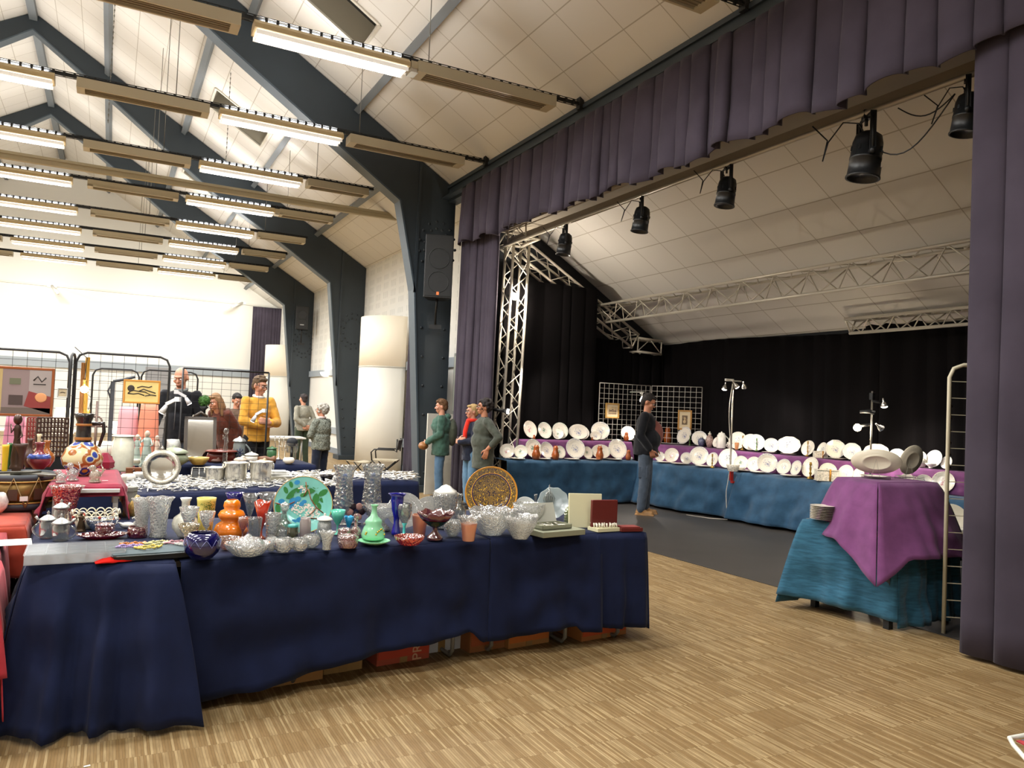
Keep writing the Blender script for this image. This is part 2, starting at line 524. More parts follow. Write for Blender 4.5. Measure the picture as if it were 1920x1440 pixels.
portal(26.8, PIN2, POUT2, 'far navy steel portal frame with the small speaker on its leg')

# purlins
def purlin(x, y0, y1, label, grp='steel purlins between the portal frames', z=None):
    o = put('roof_purlin', MB().box((0, (y1 - y0) / 2, 0), (.11, y1 - y0, .14), ry=math.atan(RS) if x > -2 else 0), PURLIN, loc=(x, y0, roofz(x) - .09))
    return tag(o, label, 'purlin', grp)
for x, nm in ((-.42, 'upper'), (1.32, 'middle'), (3.04, 'lower'), (4.73, 'lowest')):
    purlin(x, 13.5, 20.7, 'grey %s purlin between the broad near frame and the middle frame' % nm)
    purlin(x, 20.98, 26.8, 'grey %s purlin between the middle frame and the far frame' % nm)
    purlin(x, 27.08, 32.98, 'grey %s purlin between the far frame and the gable wall' % nm)
for x, nm in ((-.1, 'upper'), (1.75, 'middle'), (3.62, 'lower')):
    purlin(x, -3, 13.18, 'grey %s purlin above the stage valance in the near bay' % nm)
for y0, y1, nm in ((13.5, 20.7, 'before the middle frame'), (20.98, 26.8, 'behind the middle frame'), (27.08, 32.98, 'up to the gable wall')):
    o = put('ridge_purlin', MB().box((0, (y1 - y0) / 2, 0), (.16, y1 - y0, .16)), PURLIN, loc=(-2, y0, roofz(-2) - .12)); tag(o, 'grey ridge purlin running along the roof peak ' + nm, 'purlin')
for x, y0, y1 in ((-3.7, 13.5, 20.7), (-3.7, 20.98, 26.8), (-3.7, 27.08, 32.98)):
    purlin(x, y0, y1, 'grey purlin on the far side of the ridge, %s' % ('first bay' if y0 < 14 else 'second bay' if y0 < 22 else 'last bay'))

# ---------------------------------------------------------------- rows of lights and heaters
ROWY = [-.1, 2.77, 5.63, 8.63, 11.53, 14.3, 16.95, 19.65, 22.15, 24.75, 27.4]
ORD = ['hindmost', 'overhead', 'first', 'second', 'third', 'fourth', 'fifth', 'sixth', 'seventh', 'eighth', 'ninth']
HZ = 5.56
def make_light(w):
    t = thing('strip_light', 'x', 'ceiling light')
    h = .105
    mb = MB().poly([(-w / 2, -.13, 0), (-w / 2, -.13, .05), (-w / 2, -.07, h), (-w / 2, .07, h), (-w / 2, .13, .05), (-w / 2, .13, 0)], (w, 0, 0))
    put('housing', mb, M('tan_lamp_housing', '#c2ad82', .5), t)
    put('diffuser', MB().box((0, 0, -.012), (w - .06, .2, .02)), M('lit_tube', '#ffffff', .4, emit='#fff8f0', estr=2.4), t)
    lv = MB()
    n = int(w / .055)
    for i in range(n + 1):
        x = -w / 2 + .04 + i * (w - .08) / n
        lv.box((x, 0, -.035), (.006, .22, .035))
    for y in (-.115, 0, .115): lv.box((0, y, -.035), (w - .04, .012, .045))
    put('louvre', lv, M('white_louvre', '#eeeae0', .25, metal=.2, emit='#fff8f0', estr=.22), t)
    return t
def make_heater(w):
    t = thing('radiant_heater', 'x', 'ceiling heater')
    mb = MB().box((0, 0, .05), (w, .26, .1)).box((-w / 2 + .05, 0, -.01), (.1, .26, .04)).box((w / 2 - .05, 0, -.01), (.1, .26, .04)).box((0, -.115, -.01), (w, .03, .04)).box((0, .115, -.01), (w, .03, .04))
    put('housing', mb, M('heater_casing', '#b9ae94', .45), t)
    g = MB().box((0, 0, -.002), (w - .2, .19, .012))
    for y in (-.05, 0, .05): g.box((0, y, -.012), (w - .2, .008, .014))
    put('heating_panel', g, M('heater_panel', '#8b7f68', .5), t)
    return t
L0, H0 = make_light(1.76), make_heater(1.7)
first = [True, True]
GL, GH = 'strip lights hung in rows across the hall', 'radiant heaters hung in rows across the hall'
for i, y in enumerate(ROWY):
    for seg in range(7):
        # pattern along the row: heater / light alternating
        if seg % 2 == 0:
            xs_ = {0: 3.98, 2: .22, 4: -3.6, 6: -7.4}[seg]
            wv = 1.9 if seg == 0 else 1.62
            if seg == 0 and i >= 5: xs_, wv = 3.6, 1.15
            lab = 'grey radiant heater panel, %s row from the camera, %s' % (ORD[i], ['beside the side wall', '', 'between the two lit strips', '', 'past the left strips', '', 'by the opposite wall'][seg])
            loc = (xs_, y, HZ)
            if first[1]: o = H0; o.location = loc; o['label'] = lab; o['group'] = GH; first[1] = False; o.scale = (wv / 1.7, 1, 1)
            else: o = dup(H0, loc, 0, lab, GH, (wv / 1.7, 1, 1))
        else:
            xs_ = {1: 2.05, 3: -1.72, 5: -5.5}[seg]
            lab = 'lit strip light with white louvre, %s row from the camera, %s' % (ORD[i], {1: 'nearer the stage side', 3: 'under the ridge', 5: 'towards the opposite wall'}[seg])
            loc = (xs_, y, HZ)
            if first[0]: o = L0; o.location = loc; o['label'] = lab; o['group'] = GL; first[0] = False
            else: o = dup(L0, loc, 0, lab, GL)
            lamp('strip_lamp', 'AREA', (xs_, y, HZ - .05), HALL_W * (.6 if i < 2 else 1.15 if i < 4 else 1), HALL_C, 1.6, .2)
            lamp('ceiling_fill', 'AREA', (xs_, y, HZ + .13), HALL_W * (.9 if i > 1 else .7), HALL_C, 1.6, .05, aim=(xs_, y + .001, 9))  # added upward fill that brightens the ceiling, not a tube of the fixture
    xe = 5.4 if i < 5 else (4.3 if i < 6 else 4.25)
    tr = MB()
    tr.beam((-9.5, 0, .015), (xe, 0, .015), .012, .05)
    for yy in (-.028, .028):
        for zz in (-.012, .045): tr.beam((-9.5, yy, zz), (xe, yy, zz), .008, .008)
    for k in range(int((xe + 9.5) / .12)): tr.box((-9.5 + k * .12, 0, .016), (.03, .06, .06))
    if i < 5: tr.box((xe - .03, 0, .02), (.06, .09, .16))
    o = put('busbar_track', tr, BLACKM, loc=(0, y, HZ + .125))
    tag(o, 'black electrical track carrying the %s row of lights' % ORD[i], 'track', 'black tracks over the light rows')
    for x, nm in ((3.2, 'nearer the stage'), (.6, 'in the middle'), (-4.4, 'on the other side of the ridge')):
        hg = MB().tube([(0, 0, .05), (0, 0, roofz(x) - HZ - .2)], .006, 5)
        o = put('suspension_wire', hg, M('galvanised_wire', '#7d7a72', .5, metal=.5), loc=(x, y, HZ + .1))
        tag(o, 'thin suspension wire of the %s row of lights, %s' % (ORD[i], nm), 'wire', 'suspension wires of the light rows')
for x, y in ((3.0, 8.63), (2.98, 16.95)):
    o = thing('emergency_light', 'small clear emergency light at the end of the %s lit strip' % ('near' if y < 10 else 'distant'), 'emergency light', (x, y, HZ))
    put('casing', MB().box((0, 0, .05), (.1, .2, .08)), CREAM, o)
    put('lens', MB().box((0, 0, -.01), (.09, .17, .05)), glassmat('clear_plastic', '#f2f0ea', body=.5), o)
rl = MB().beam((-9.9, 0, 0), (6.0, 0, 0), .1, .14).beam((-9.9, -.06, .04), (6.0, -.06, .04), .03, .05)
tag(put('cable_trunking', rl, M('beige_trunking', '#a89c80', .5), loc=(0, 16.4, HZ + .2)), 'long beige trunking beam crossing the hall above the lights', 'beam')
# chains
for px, y, z0, z1, lab in ((443, 14.3, 0, 0, ''),):
    pass
for k, (x, y, zt, zb) in enumerate(((-.25, 13.9, 9.0, 5.9), (1.75, 15.6, 7.9, 5.8))):
    c = MB()
    n = int((zt - zb) / .045)
    for i in range(n):
        z = zb + i * .045
        c.add([(.012 * cos(a) if i % 2 else 0, 0 if i % 2 else .012 * cos(a), z + .03 * sin(a)) for a in (0, pi / 2, pi, 3 * pi / 2)], [(0, 1, 2, 3)])
        c.tube([(0, 0, z), (0, 0, z + .03)], .007, 4)
    tag(put('chain', c, MATS['galvanised_wire'], loc=(x, y, 0)), 'steel chain hanging from the roof, %s' % ('nearer the ridge' if k == 0 else 'by the triangular skylight'), 'chain')
# gable floodlight arms washing the far wall
for px, py, nm in ((95, 540, 'left part'), (458, 572, 'right part')):
    p = atY(px, py, 32.3)
    t = thing('wall_washer', 'small white arm lamp on the far gable wall, ' + nm, 'wall lamp', (p.x, 32.9, p.z + .15))
    put('arm', MB().tube([(0, 0, 0), (.25 if px < 200 else -.5, -.9, -.35 if px < 200 else -.3)], .05, 6), M('white_enamel', '#e8e6df', .4), t)
    put('mounting_bracket', MB().box((0, .03, 0), (.3, .06, .12)), MATS['white_enamel'], t)
for x in (-5.5, -2.2, 1.2, 4.2):
    lamp('gable_wash', 'AREA', (x, 30.2, 5.5), 60, (1, .97, .9), .8, .3, aim=(x, 33, 3.0))
# ================================================================ STAGE DRESSING
def velvet(name, col, sh=.6):
    s = NT(name)
    c = lin(col)
    s.b.inputs['Base Color'].default_value = c
    s.b.inputs['Roughness'].default_value = .95
    s.b.inputs['Specular IOR Level'].default_value = .1
    s.b.inputs['Sheen Weight'].default_value = sh
    s.b.inputs['Sheen Roughness'].default_value = .35
    s.b.inputs['Sheen Tint'].default_value = tuple(min(1, x * 1.5 + .35) for x in c[:3]) + (1,)
    n = s.n('ShaderNodeTexNoise', i_Scale=1.7, i_Detail=5.0)
    s.l(s.co(), n.inputs[0])
    s.l(s.mix(s.ramp(n.outputs[0], [(.35, (0, 0, 0)), (.7, (1, 1, 1))]), tuple(x * .82 for x in c[:3]) + (1,), tuple(x * 1.2 for x in c[:3]) + (1,)), s.b.inputs['Base Color'])
    return s.m
PURP = velvet('violet_grey_velvet', '#413b45', .2)
BLK = velvet('black_stage_velvet', '#0a0809', .04)

def drape(name, p0, p1, zt, zb, folds, amp, mat, label, cat='curtain', seed=1, loose=1.0, nz=14, zbf=None, ztf=None, group=None, th=.012):
    """hanging cloth along p0 -> p1 with irregular folds; zbf/ztf(t) edge heights"""
    rnd = random.Random(seed)
    p0, p1 = Vector((p0[0], p0[1], 0)), Vector((p1[0], p1[1], 0))
    d = p1 - p0; L = d.length; d.normalize()
    nrm = Vector((-d.y, d.x, 0))
    nu = max(20, int(folds * 12))
    ph, amps = [], []
    x = 0
    cuts = [0]
    while cuts[-1] < 1: cuts.append(cuts[-1] + (1 / folds) * rnd.uniform(.55, 1.5))
    am = [rnd.uniform(.6, 1.3) for _ in cuts]
    skew = [rnd.uniform(-.5, .5) for _ in cuts]
    def f(u, v):
        k = 0
        while k < len(cuts) - 2 and cuts[k + 1] < u: k += 1
        a, b = cuts[k], cuts[k + 1]
        q = (u - a) / (b - a)
        top = ztf(u) if ztf else zt
        bot = zbf(u) if zbf else zb
        z = top + (bot - top) * v
        q2 = min(1, max(0, q + skew[k] * .35 * v * sin(pi * q)))
        w = (sin(pi * q2) ** .6) * am[k] * amp * (.55 + .45 * v * loose)
        w += amp * .25 * noise.noise((u * folds * 1.3, v * 2.2, seed)) * v
        along = u * L + amp * .35 * sin(2 * pi * q) * am[k]
        p = p0 + d * along + nrm * w
        return (p.x - p0.x, p.y - p0.y, z)
    mb = MB().grid(f, nu, nz)
    o = put(name, mb, mat, loc=(p0.x, p0.y, 0), solid=th)
    return tag(o, label, cat, group)

drape('stage_valance', (5.36, 12.4), (5.30, -1.5), 5.42, 4.2, 58, -.12, PURP, 'gathered dark violet velvet valance hanging along the stage opening', 'curtain', 5,
      zbf=lambda u: 4.42 - .16 * min(1, u * 2.5) + .035 * sin(u * 95) + .02 * sin(u * 41), nz=12)
drape('stage_curtain', (5.46, 12.45), (5.54, 11.2), 4.9, .02, 9, -.13, PURP, 'violet velvet curtain gathered at the far end of the stage opening', 'curtain', 8)
drape('stage_curtain', (5.42, 3.30), (5.58, .6), 4.95, .03, 10, -.17, PURP, 'large violet-grey velvet curtain closing the near end of the stage opening', 'curtain', 13, loose=.5, nz=20)
drape('gable_curtain', (5.0, 32.6), (6.15, 32.5), 5.3, .02, 10, .12, PURP, 'violet curtain hanging in the far corner by the gable wall', 'curtain', 3)
drape('tied_curtain', (5.98, 16.6), (5.55, 14.2), 3.6, .02, 6, .12, PURP, 'violet curtain hanging behind the folding chair beside the broad frame', 'curtain', 4, ztf=lambda u: 3.6 - 1.2 * u)
drape('black_stage_drape', (9.82, 12.2), (9.82, 1.2), 3.06, .01, 30, .09, BLK, 'wide black velvet backdrop behind the plate tables', 'curtain', 21, ztf=lambda u: 2.98 + .12 * (1 if .42 < u < .5 else .3 * sin(u * 12)))
drape('black_stage_drape', (7.75, 12.28), (9.82, 12.22), 3.0, .01, 8, -.07, BLK, 'black drape behind the white wire grid on the stage', 'curtain', 22)
drape('black_stage_drape', (6.0, 11.86), (7.93, 11.86), 3.86, .01, 7, -.06, BLK, 'black masking drape beside the upright truss', 'curtain', 23)

struct('trim_light_stop', MB().box((5.36, 4.9, 5.44), (.16, 16.6, .03)), NAVY_STEEL)  # added board, blocks stage light leaking up between valance and beam
# trusses
ALU = M('aluminium_truss', '#c2bbac', .38, metal=.25)
def truss(a, b, w, up, label, tri=False, loc=None, step=None, arch=None):
    a, b = Vector(a), Vector(b)
    t = thing('lighting_truss', label, 'truss', a)
    d = (b - a); L = d.length; d.normalize()
    u = Vector(up); sx = d.cross(u).normalized(); u = sx.cross(d).normalized()
    if tri: cs = [(-w / 2, w / 2), (w / 2, w / 2), (0, -w * .4)]
    else: cs = [(-w / 2, -w / 2), (w / 2, -w / 2), (w / 2, w / 2), (-w / 2, w / 2)]
    P = lambda c, s_: sx * c[0] + u * c[1] + d * s_
    for c in cs:
        put('chord', MB().tube([P(c, 0), P(c, L)], .024, 10), ALU, t)
    lt = MB()
    n = max(2, int(L / (step or w * .9)))
    for k in range(len(cs)):
        c0, c1 = cs[k], cs[(k + 1) % len(cs)]
        for i in range(n):
            s0, s1 = L * i / n, L * (i + 1) / n
            lt.tube([P(c0 if i % 2 == 0 else c1, s0), P(c1 if i % 2 == 0 else c0, s1)], .009, 6)
        lt.tube([P(c0, .01), P(c1, .01)], .014, 6); lt.tube([P(c0, L - .01), P(c1, L - .01)], .014, 6)
    put('lattice', lt, ALU, t)
    return t
# upright + sloping rafters + long horizontal truss
truss((5.98, 11.62, 0), (6.08, 11.62, 4.42), .3, (0, 1, 0), 'upright square aluminium truss at the left side of the stage')
truss((6.05, 12.05, 4.60), (8.9, 12.1, 2.98), .3, (0, 1, 0), 'sloping aluminium truss under the stage ceiling beside the black drape')
truss((8.95, 12.08, 2.92), (9.55, 12.1, 2.9), .26, (0, 1, 0), 'short aluminium truss piece at the foot of the sloping truss')
truss((8.2, 12.0, 3.42), (8.2, 1.5, 3.42), .34, (0, 0, 1), 'long horizontal triangular truss crossing the stage', tri=True)
truss((9.5, 7.6, 2.98), (9.5, 1.6, 2.98), .22, (0, 0, 1), 'white-topped truss low at the back of the stage above the backdrop', tri=True)
truss((5.98, 11.55, 4.5), (5.98, 10.9, 4.52), .26, (0, 0, 1), 'short aluminium corner truss at the top of the upright')
tag(put('lighting_bar', MB().tube([(0, 0, 0), (0, -12.3, 0)], .025, 10).box((.1, -6, .1), (.02, 12, .1)), M('bar_grey', '#a79f90', .4, metal=.4), loc=(5.8, 11.8, 4.34)), 'pale lighting bar running behind the valance', 'bar')
struct('trim_5', MB().box((6.02, 6, 4.62), (.5, 11.4, .05)), M('beige_soffit', '#8f8676', .8))

def par(px, py, sc, rz, label, sticker=False):
    p = atX(px, py, 5.82)
    t = thing('stage_spotlight', label, 'stage light', (p.x, p.y, 4.31), rz, 'black can spotlights on the lighting bar')
    tr = Matrix.Translation((0, 0, -.30)) @ Matrix.Rotation(.12, 4, 'X')
    mb = MB(); mb.tr = tr
    mb.lathe([(.001, .2), (.05, .195), (.085, .17), (.098, .12), (.1, .02), (.103, .02), (.103, .0), (.1, .0), (.105, -.11), (.112, -.115), (.112, -.125), (.1, -.125), (.095, -.1), (.001, -.09)], 24, cap=False)
    for i in range(8):
        a = i * pi / 4; mb.box((.1 * cos(a), .1 * sin(a), .07), (.012, .012, .03))
    put('can', mb, M('black_can', '#18191a', .42), t)
    yk = MB()
    yk.tube([(-.13, 0, -.27), (-.13, 0, -.02), (-.1, 0, 0), (.1, 0, 0), (.13, 0, -.02), (.13, 0, -.27)], .011, 6)
    yk.box((-.13, 0, -.14), (.008, .04, .28)).box((.13, 0, -.14), (.008, .04, .28)).tube([(-.15, 0, -.27), (-.1, 0, -.27)], .02, 8).tube([(.15, 0, -.27), (.1, 0, -.27)], .02, 8)
    put('yoke', yk, BLACKM, t)
    cl = MB().box((0, 0, .015), (.05, .05, .06)).tube([(0, 0, 0), (0, 0, -.06)], .012, 8)
    put('clamp', cl, BLACKM, t)
    cb = MB().tube([(.03, 0, -.1), (.06, .03, -.02), (.1, .12, .0), (.16, .2, -.12), (.14, .24, -.26), (.18, .2, -.1), (.2, .3, .01)], .005, 6)
    put('cable', cb, BLACKM, t)
    if sc != 1: t.scale = (sc,) * 3
    if sticker:
        s = MB(); s.tr = tr
        s.grid(lambda u, v: (.108 * cos(-1.9 + u * .35), .108 * sin(-1.9 + u * .35), -.1 + v * .07), 5, 2)
        put('sticker', s, M('white_sticker', '#d9d6cf', .5), t)
        s2 = MB(); s2.tr = tr
        for k, (u0, u1, v0, v1) in enumerate(((.1, .45, .55, .62), (.1, .8, .75, .82), (.5, .85, .15, .45), (.1, .4, .3, .36))):
            s2.grid(lambda u, v: (.1085 * cos(-1.9 + (u0 + u * (u1 - u0)) * .35), .1085 * sin(-1.9 + (u0 + u * (u1 - u0)) * .35), -.1 + (v0 + v * (v1 - v0)) * .07), 2, 1)
        put('print_marks', s2, M('black_print', '#202020', .6), t)
    return t
par(1060, 418, 1, 1.2, 'black can spotlight hanging beside the sloping truss')
par(1203, 375, 1, 1.0, 'black can spotlight, second from the sloping truss')
par(1363, 305, 1, 1.2, 'black can spotlight with a long looping cable')
par(1625, 205, 1.3, 1.0, 'large black can spotlight with a white sticker', True)
par(1815, 130, 1, .6, 'black spotlight half hidden behind the near curtain', True)
cb = MB()
a, b = Vector((5.84, 4.5, 4.05)), Vector((5.84, 3.75, 4.25))
cb.tube([a + (b - a) * t + Vector((0, 0, -.28 * sin(pi * t) * (1 - .3 * t))) for t in [i / 12 for i in range(13)]], .006, 6)
cb.tube([Vector((5.84, 4.25, 4.3)) + (b - Vector((5.84, 4.25, 4.3))) * t + Vector((0, 0, -.12 * sin(pi * t))) for t in [i / 12 for i in range(13)]], .006, 6)
tag(put('hanging_cable', cb, BLACKM), 'black cable sagging between the two spotlights next to the near curtain', 'cable')

# loudspeakers
def speaker(loc, rz, w, d, h, label, lamp_on):
    t = thing('loudspeaker', label, 'loudspeaker', loc, rz)
    put('cabinet', MB().poly([(-w / 2, 0, 0), (w / 2, 0, 0), (w * .3, d, 0), (-w * .3, d, 0)], (0, 0, h)), M('speaker_black', '#0f1011', .45), t, bevel=.012)
    put('grille', MB().box((0, -.008, h / 2), (w * .9, .014, h * .94)), M('speaker_grille', '#1d1f20', .6), t)
    rg = MB()
    for z in (h * .25, h * .62):
        rg.tube([(w * .36 * cos(a), -.02, z + w * .36 * sin(a)) for a in [2 * pi * i / 28 for i in range(28)]], .006, 5, closed=True)
    put('cone_ring', rg, M('ring_grey', '#303334', .4), t)
    if lamp_on:
        put('badge', MB().box((0, -.02, h * .07), (w * .09, .01, .055)), M('orange_badge', '#d2703a', .4, emit='#d86a30', estr=.4), t)
    else:
        put('badge', MB().box((0, -.02, h * .2), (w * .3, .008, .03)), M('silver_badge', '#b8b8b8', .3), t)
    br = MB().tube([(0, d * .5, .0), (0, d * .5, -.12), (0, d + .08, -.2), (0, d + .08, -.42)], .022, 8).box((0, d + .1, -.46), (.22, .03, .08))
    put('wall_bracket', br, BLACKM, t)
    return t
p = atY(812, 560, 12.65)
speaker((p.x + .02, 12.5, p.z), -.35, .5, .42, 1.12, 'tall black loudspeaker with orange badge, bracketed on the broad frame', True)
p = atY(576, 620, 26.4)
speaker((p.x - .25, 26.1, p.z), -.2, .42, .35, .78, 'small black loudspeaker mounted on the far portal frame', False)

# white half-round lobbies, warm light put into the upper shell as emission
def lobby(cx, cyy, r, h, label):
    t = thing('round_screen', label, 'screen', (cx, cyy, 0))
    def arc(z0, z1, rr=r):
        return MB().grid(lambda u, v: (-cos(-pi / 2 + pi * u) * rr, sin(-pi / 2 + pi * u) * rr, z0 + (z1 - z0) * v), 24, 2)
    put('lower_shell', arc(0, h * .67), M('white_shell', '#e3dfd2', .45), t, solid=.02)
    s = NT('warm_glow_shell_' + str(int(cyy)))
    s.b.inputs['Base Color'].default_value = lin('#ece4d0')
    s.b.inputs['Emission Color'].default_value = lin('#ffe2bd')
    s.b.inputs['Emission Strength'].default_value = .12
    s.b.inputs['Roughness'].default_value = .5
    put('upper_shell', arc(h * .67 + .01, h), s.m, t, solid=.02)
    put('seam', arc(h * .67 - .01, h * .67 + .015, r + .012), M('seam_white', '#c9c6ba', .5), t, solid=.01)
    return t
lobby(6.05, 17.75, .82, 3.62, 'white half-round screen glowing warm at the top, behind the folding chair')
lobby(6.0, 30.2, .82, 3.6, 'distant white half-round screen beside the far corner curtain')
tp = thing('wall_uplight', 'white half-bowl wall lamp glowing on the side wall', 'wall lamp', (6.02, 24.3, 2.45))
put('bowl', MB().lathe([(.01, -.12), (.09, -.1), (.15, -.02), (.16, .03), (.15, .03), (.01, -.08)], 20, cap=False), M('lit_bowl', '#ffffff', .4, emit='#fff3dd', estr=2.2), tp)
lamp('uplight_glow', 'POINT', (5.92, 24.3, 2.72), 14, (1, .93, .8), .06)
# standing white panel and the leaning board by the broad frame
a, b = on(800, 912, 0), None
tag(put('white_board', MB().box((0, 0, .72), (.62, .03, 1.44)), M('white_board', '#d9d5c8', .5), loc=(5.35, 12.85, 0), rz=.1), 'tall white board leaning by the broad frame behind the green jacket', 'board')
# ================================================================ TABLES AND CLOTHS
def fabric(name, col, weave=0, sheen=.15, rough=.85, v=.12):
    s = NT(name)
    c = lin(col)
    s.b.inputs['Roughness'].default_value = rough
    s.b.inputs['Specular IOR Level'].default_value = .2
    s.b.inputs['Sheen Weight'].default_value = sheen
    n = s.n('ShaderNodeTexNoise', i_Scale=9.0, i_Detail=6.0)
    mp = s.n('ShaderNodeMapping')
    if weave: mp.inputs['Scale'].default_value = (1, 1, weave)
    s.l(s.co(), mp.inputs[0]); s.l(mp.outputs[0], n.inputs[0])
    r = s.ramp(n.outputs[0], [(.35, (0, 0, 0)), (.65, (1, 1, 1))])
    s.l(s.mix(r, tuple(x * (1 - v) for x in c[:3]) + (1,), tuple(min(1, x * (1 + v)) for x in c[:3]) + (1,)), s.b.inputs['Base Color'])
    s.bump(n.outputs[0], .12, .01)
    return s.m
NAVY = fabric('navy_cotton', '#111a38', sheen=.05)
TEAL = fabric('teal_cotton', '#2c4d68', v=.15)
TEALW = fabric('teal_slub_weave', '#2c586e', weave=7, v=.25)
PLUM = fabric('plum_satin_cotton', '#71406c', sheen=.1)
RED = fabric('raspberry_cloth', '#8c2a3d')
SCAR = fabric('scarlet_cloth', '#96222a', v=.2)
ORNG = fabric('brick_orange_cloth', '#a03c28', v=.2)

def cloth(name, cor, zt, drops, mat, label, seed=0, cat='tablecloth', group=None, nu_=40, wr=.012, th=.006, top_wr=.0):
    """cor: 4 xy corners counter-clockwise; drops[i] for side i -> i+1: None or dict(z=(z0,z1) or func, fl=flare, n=folds, a=amp, c0=, c1= corner flare)"""
    C0 = Vector((cor[0][0], cor[0][1], 0))
    P = [Vector((c[0], c[1], 0)) - C0 for c in cor]
    n = len(P)
    out = []
    for i in range(n):
        d = (P[(i + 1) % n] - P[i]).normalized(); out.append(Vector((d.y, -d.x, 0)))
    mb = MB()
    a, b, c, d = P[:4]
    def top(u, v):
        p = a.lerp(b, u).lerp(d.lerp(c, u), v)
        e = min(u, 1 - u, v, 1 - v)
        return (p.x, p.y, zt + top_wr * noise.noise((p.x * 5, p.y * 5, seed)) * min(1, e * 8) - (.004 if e == 0 else 0))
    mb.grid(top, 16, 12)
    for i, dr in enumerate(drops):
        if not dr: continue
        p0, p1 = P[i], P[(i + 1) % n]
        L = (p1 - p0).length
        o, op, on_ = out[i], out[i - 1], out[(i + 1) % n]
        dp, dn = drops[i - 1], drops[(i + 1) % len(drops)]
        zf = dr['z'] if callable(dr['z']) else (lambda u, q=dr['z']: q[0] + (q[1] - q[0]) * u)
        fl, nf, am = dr.get('fl', .05), dr.get('n', 5), dr.get('a', .02)
        c0, c1 = dr.get('c0', fl * 1.4), dr.get('c1', fl * 1.4)
        def f(u, v):
            p = p0.lerp(p1, u)
            w0 = max(0, 1 - u * L / .22) ** 2; w1 = max(0, 1 - (1 - u) * L / .22) ** 2
            vv = v ** .8
            off = o * (fl * vv * (1 - w0 - w1))
            off += ((o + op).normalized() * c0 if dp else o * c0) * w0 * vv
            off += ((o + on_).normalized() * c1 if dn else o * c1) * w1 * vv
            k = (1 - w0) * (1 - w1)
            wv = am * vv * k * (sin(2 * pi * nf * u + seed + .8 * sin(3 * u + seed)) + .5 * sin(2 * pi * nf * 2.3 * u + seed * 2))
            wv += wr * min(1, v * 3) * k * noise.noise((u * L * 4, v * 3.5, seed)) * 2
            z = zt - .004 + (zf(u) - zt) * v - (.003 if v > 0 else 0)
            q = p + off + o * (wv + (.006 if v > 0 else 0))
            return (q.x, q.y, z)
        mb.grid(f, max(12, int(nu_ * L)), 16)
    o = put(name, mb, mat, loc=(C0.x, C0.y, 0), solid=th)
    return tag(o, label, cat, group)

STEELLEG = M('grey_steel_leg', '#8f8f8b', .35, metal=.5)
TOPM = M('folding_table_top', '#8a7c66', .6)
def trestle(cor, zt, label, legs=(.12, .88), group=None, inset=.02):
    cx = sum(c[0] for c in cor) / 4; cyy = sum(c[1] for c in cor) / 4
    t = thing('folding_table', label, 'table', (cx, cyy, 0), 0, group)
    P = [Vector((cx, cyy, 0)).lerp(Vector((c[0], c[1], 0)), .97) - Vector((cx, cyy, 0)) for c in cor]
    put('tabletop', MB().poly([(p.x, p.y, zt - .035) for p in P], (0, 0, .028)), TOPM, t)
    for u in legs:
        A, B = P[0].lerp(P[1], u), P[3].lerp(P[2], u)
        A, B = A.lerp(B, inset), B.lerp(A, inset)
        d = (P[1] - P[0]).normalized() * .04
        pts = [A + Vector((0, 0, zt - .04)), A + Vector((0, 0, .05)), A + (B - A) * .03 + Vector((0, 0, .016)), A + (B - A) * .16 + Vector((0, 0, .016)), A + (B - A) * .2 + d + Vector((0, 0, .1)), A + (B - A) * .2 + d + Vector((0, 0, zt - .04))]
        put('leg', MB().tube(pts, .014, 8), STEELLEG, t)
        pts = [B + (A - B) * 0 + Vector((0, 0, zt - .04)), B + Vector((0, 0, .016)), B + (A - B) * .16 + Vector((0, 0, .016)), B + (A - B) * .2 + Vector((0, 0, zt - .04))]
        put('leg', MB().tube(pts, .014, 8), STEELLEG, t)
    return t
ZT = .76
def hem(pts, Y):
    """height of a hem along x, measured on the vertical plane y = Y"""
    q = [atY(px, py, Y) for px, py in pts]
    def z(x):
        if x <= q[0].x: return q[0].z
        for a, b in zip(q, q[1:]):
            if x <= b.x: return a.z + (b.z - a.z) * (x - a.x) / (b.x - a.x)
        return q[-1].z
    return z
YF = 4.15
hz = hem([(360, 1322), (500, 1292), (600, 1268), (700, 1240), (800, 1222), (905, 1200), (925, 1222), (1000, 1214), (1060, 1196), (1110, 1188), (1120, 1200), (1215, 1196)], YF)
# main stall: three navy cloths over trestle tables
A0, A1, A2, A3 = (.36, 4.17), (2.2, 4.40), (3.04, 4.39), (3.40, 4.36)
trestle([(.30, 4.24), (2.12, 4.46), (2.05, 5.55), (.22, 5.5)], ZT - .008, 'folding trestle table of the glass stall, bent steel legs showing under the long navy cloth', (.04, .38, .95))
trestle([(2.2, 4.46), (3.36, 4.42), (3.3, 5.55), (2.1, 5.55)], ZT - .008, 'folding trestle table of the glass stall under the boxes of cutlery', (.06, .55, .93))
trestle([(-.27, 4.34), (.26, 4.22), (.22, 5.9), (-.3, 5.9)], ZT - .008, 'folding trestle table under the jewellery case at the left corner', (.3, .9))
cloth('tablecloth', [A0, A1, (2.15, 5.62), (.28, 5.62)], ZT, [dict(z=lambda u: max(.04, hz(.43 + u * 1.75)), fl=.03, n=4, a=.016, c0=.03, c1=.02), None, dict(z=(.15, .15), fl=.02), None], NAVY,
      'long navy cloth hanging in front of the blue bowl and green vase', 1, wr=.02)
cloth('tablecloth', [(2.19, 4.385), A2, (3.02, 5.62), (2.15, 5.62)], ZT + .006, [dict(z=lambda u: max(.05, hz(2.22 + u * .8)), fl=.03, n=2, a=.018, c0=.01, c1=.05), None, dict(z=(.15, .15), fl=.02), None], NAVY,
      'navy cloth hanging below the silver flatware box, right of the long one', 2, wr=.022)
